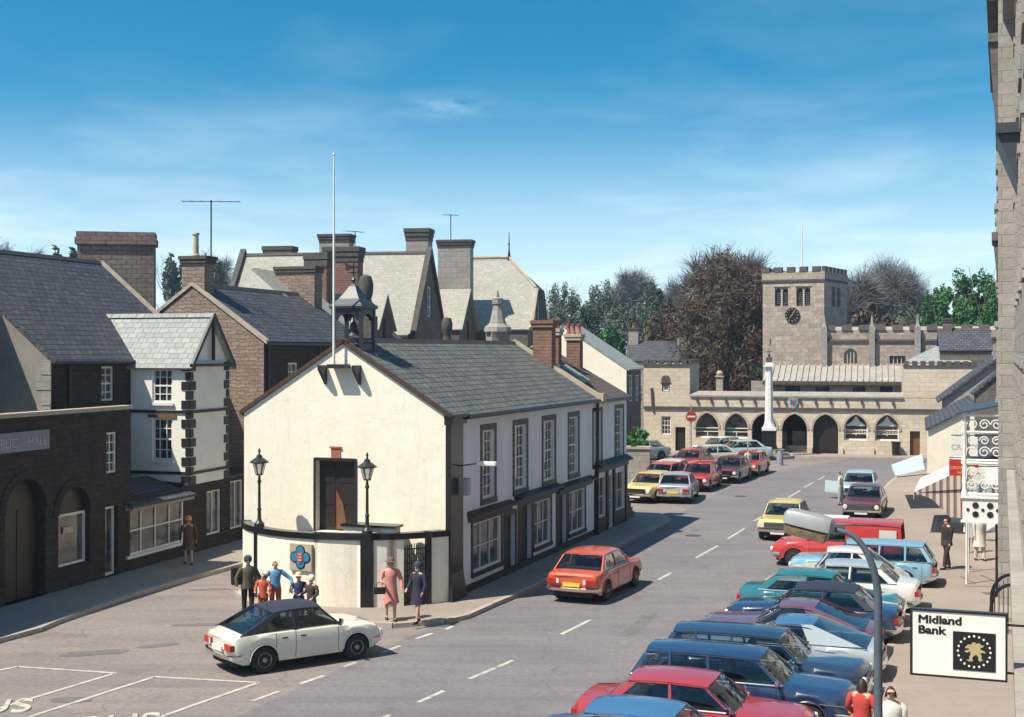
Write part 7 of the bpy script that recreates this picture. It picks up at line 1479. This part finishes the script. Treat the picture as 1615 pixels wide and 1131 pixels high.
# group on the corner
def hp(label, px, pyh, h, Y, deg, **k): return person(label, (px-CX)/F*Y, Y, deg, h, z=.12 if k.pop('kerb', True) else .01, **k)
hp('tall man in olive jacket with a rucksack and dark cap on the corner', 391, 880, 1.58, 36.0, 20, top=(.09,.08,.05), legs=(.03,.02,.025), coat=.2, hat='cap', hatc=(.04,.06,.08), arms=((.2, .2), (.15, .2)), stride=.08)
rk = root('rucksack', 'dark rucksack on the back of the man in the olive jacket', 'rucksack', ((374-CX)/F*36.1, 36.15, .95), R(20)); m_ = MB(); m_.box(-.17, .17, -.11, .11, 0, .48); m_.box(-.12, .12, -.17, -.111, .05, .25); m_.build('pack', M['vinylbag'] if 'vinylbag' in M else M['black'], rk, bevel=.04); m_ = MB(); m_.tube([(.1, .1, .42), (.22, .14, .35), (.2, .12, .1)], .018, 5); m_.build('strap', M['black'], rk)
hp('child in an orange red anorak between two standing hikers', 415, 905, 1.22, 35.6, 0, top=(.50,.09,.04), legs=(.30,.06,.03), coat=.2, hair='hair_brown', arms=((.8, .1), (.8, .1)), stride=.03)
hp('hiker in a bright blue jacket and rust trousers with raised arm', 434, 890, 1.50, 35.9, 20, top=(.10,.30,.52), legs=(.42,.10,.04), coat=.15, hair='hair_dark', arms=((1.5, .25), (.5, .5)), stride=.05)
hp('person in a navy jacket and cream hat in front of the plaque', 471, 910, 1.30, 35.0, 20, top=(.03,.05,.13), legs=(.04,.05,.10), coat=.2, hair='hair_dark', hat='brim', hatc=(.62,.55,.42), arms=((.9, .1), (.8, .1)), stride=.03)
hp('older person in a long dark brown coat and white hat', 491, 912, 1.30, 34.6, -30, top=(.05,.04,.035), legs=(.03,.03,.03), coat=.7, hair='hair_grey', hat='cap', hatc=(.66,.62,.52), arms=((.9, .1), (.7, .1)), stride=.05)
x, y = LR.w(LR.ax(297, -1.15), -1.15); person('woman in brown coat with bright orange hat by the shop window', x, y, 200, 1.58, (.10,.055,.035), (.05,.03,.02), .75, 0, 'hair_dark', 'cap', (.75,.27,.03), ((.1, .1), (.3, .1)), .14, bare_legs=True)
x, y = G(1180, 752); person('person in a pale shirt standing beside the parked red saloon', x, y, 30, 1.6, (.55,.52,.48), (.35,.34,.32), .1, hair='hair_brown', z=.01, stride=.06)
x, y = G(1326, 797); person('person in a white top standing by the pale blue saloon', x, y, 60, 1.6, (.62,.58,.50), (.30,.35,.38), .1, hair='hair_brown', z=.01, stride=.06)
x, y = SV(46.0, -1.7); person('man in a dark jacket walking past the tail of the red van', x, y, -70, 1.68, (.03,.025,.025), (.04,.03,.03), .25, hair='hair_dark', stride=.18)
x, y = G(1545, 884, .12); person('person in a pale coat on the pavement below the iron verandah', x, y, 10, 1.6, (.62,.60,.54), (.55,.53,.48), .8, hair='hair_grey', stride=.12)
x, y = G(1532, 872, .12); person('person in pale grey beside the one in the pale coat', x, y, 190, 1.55, (.42,.42,.42), (.42,.42,.42), .6, hair='hair_brown', stride=.1)
Yq = 22.6; person('black haired person in a red jacket at the bottom edge by the lamp column', (1360-CX)/F*Yq, Yq, 140, 1.62, (.45,.05,.04), (.04,.05,.09), .15, hair='hair_dark', hairlong=.6, arms=((.6, .1), (.6, .1)))
Yq = 21.8; p_, _ = person('dark haired man in sunglasses and pale shirt just right of the lamp column', (1405-CX)/F*Yq, Yq, -12, 1.68, (.62,.62,.58), (.05,.05,.07), .12, hair='hair_dark', hairlong=.4)
m_ = MB(); m_.box(-.062, -.008, -.122, -.108, 1.583, 1.612); m_.box(.008, .062, -.122, -.108, 1.583, 1.612); m_.box(-.062, .062, -.12, -.11, 1.606, 1.612); m_.build('sunglasses', M['gloss_black'], p_)
# driver of the white car
c0, s0 = math.cos(R(35)), math.sin(R(35)); dx_, dy_ = -.12, -.36; person('driver in a dark top inside the white car', -5.12+dx_*c0-dy_*s0, 31.35+dx_*s0+dy_*c0, 35+90, 1.2, (.04,.04,.05), (.03,.03,.03), .1, hair='hair_dark', z=.12, stride=0, arms=((.9, .1), (.9, .1)))
# ================================================================ haze
hz = bpy.data.materials.new('haze_air'); hz.use_nodes = True; t = hz.node_tree; t.nodes.clear(); o_ = N(t, 'ShaderNodeOutputMaterial'); pv_ = N(t, 'ShaderNodeVolumePrincipled', i_Density=0.0004, i_Anisotropy=0.3); pv_.inputs['Color'].default_value = (.62, .80, 1.0, 1); t.links.new(pv_.outputs[0], o_.inputs['Volume'])
m_ = MB(); m_.box(-3200, 3200, -450, 4700, -1, 30); m_.build('haze', hz, kind='stuff')
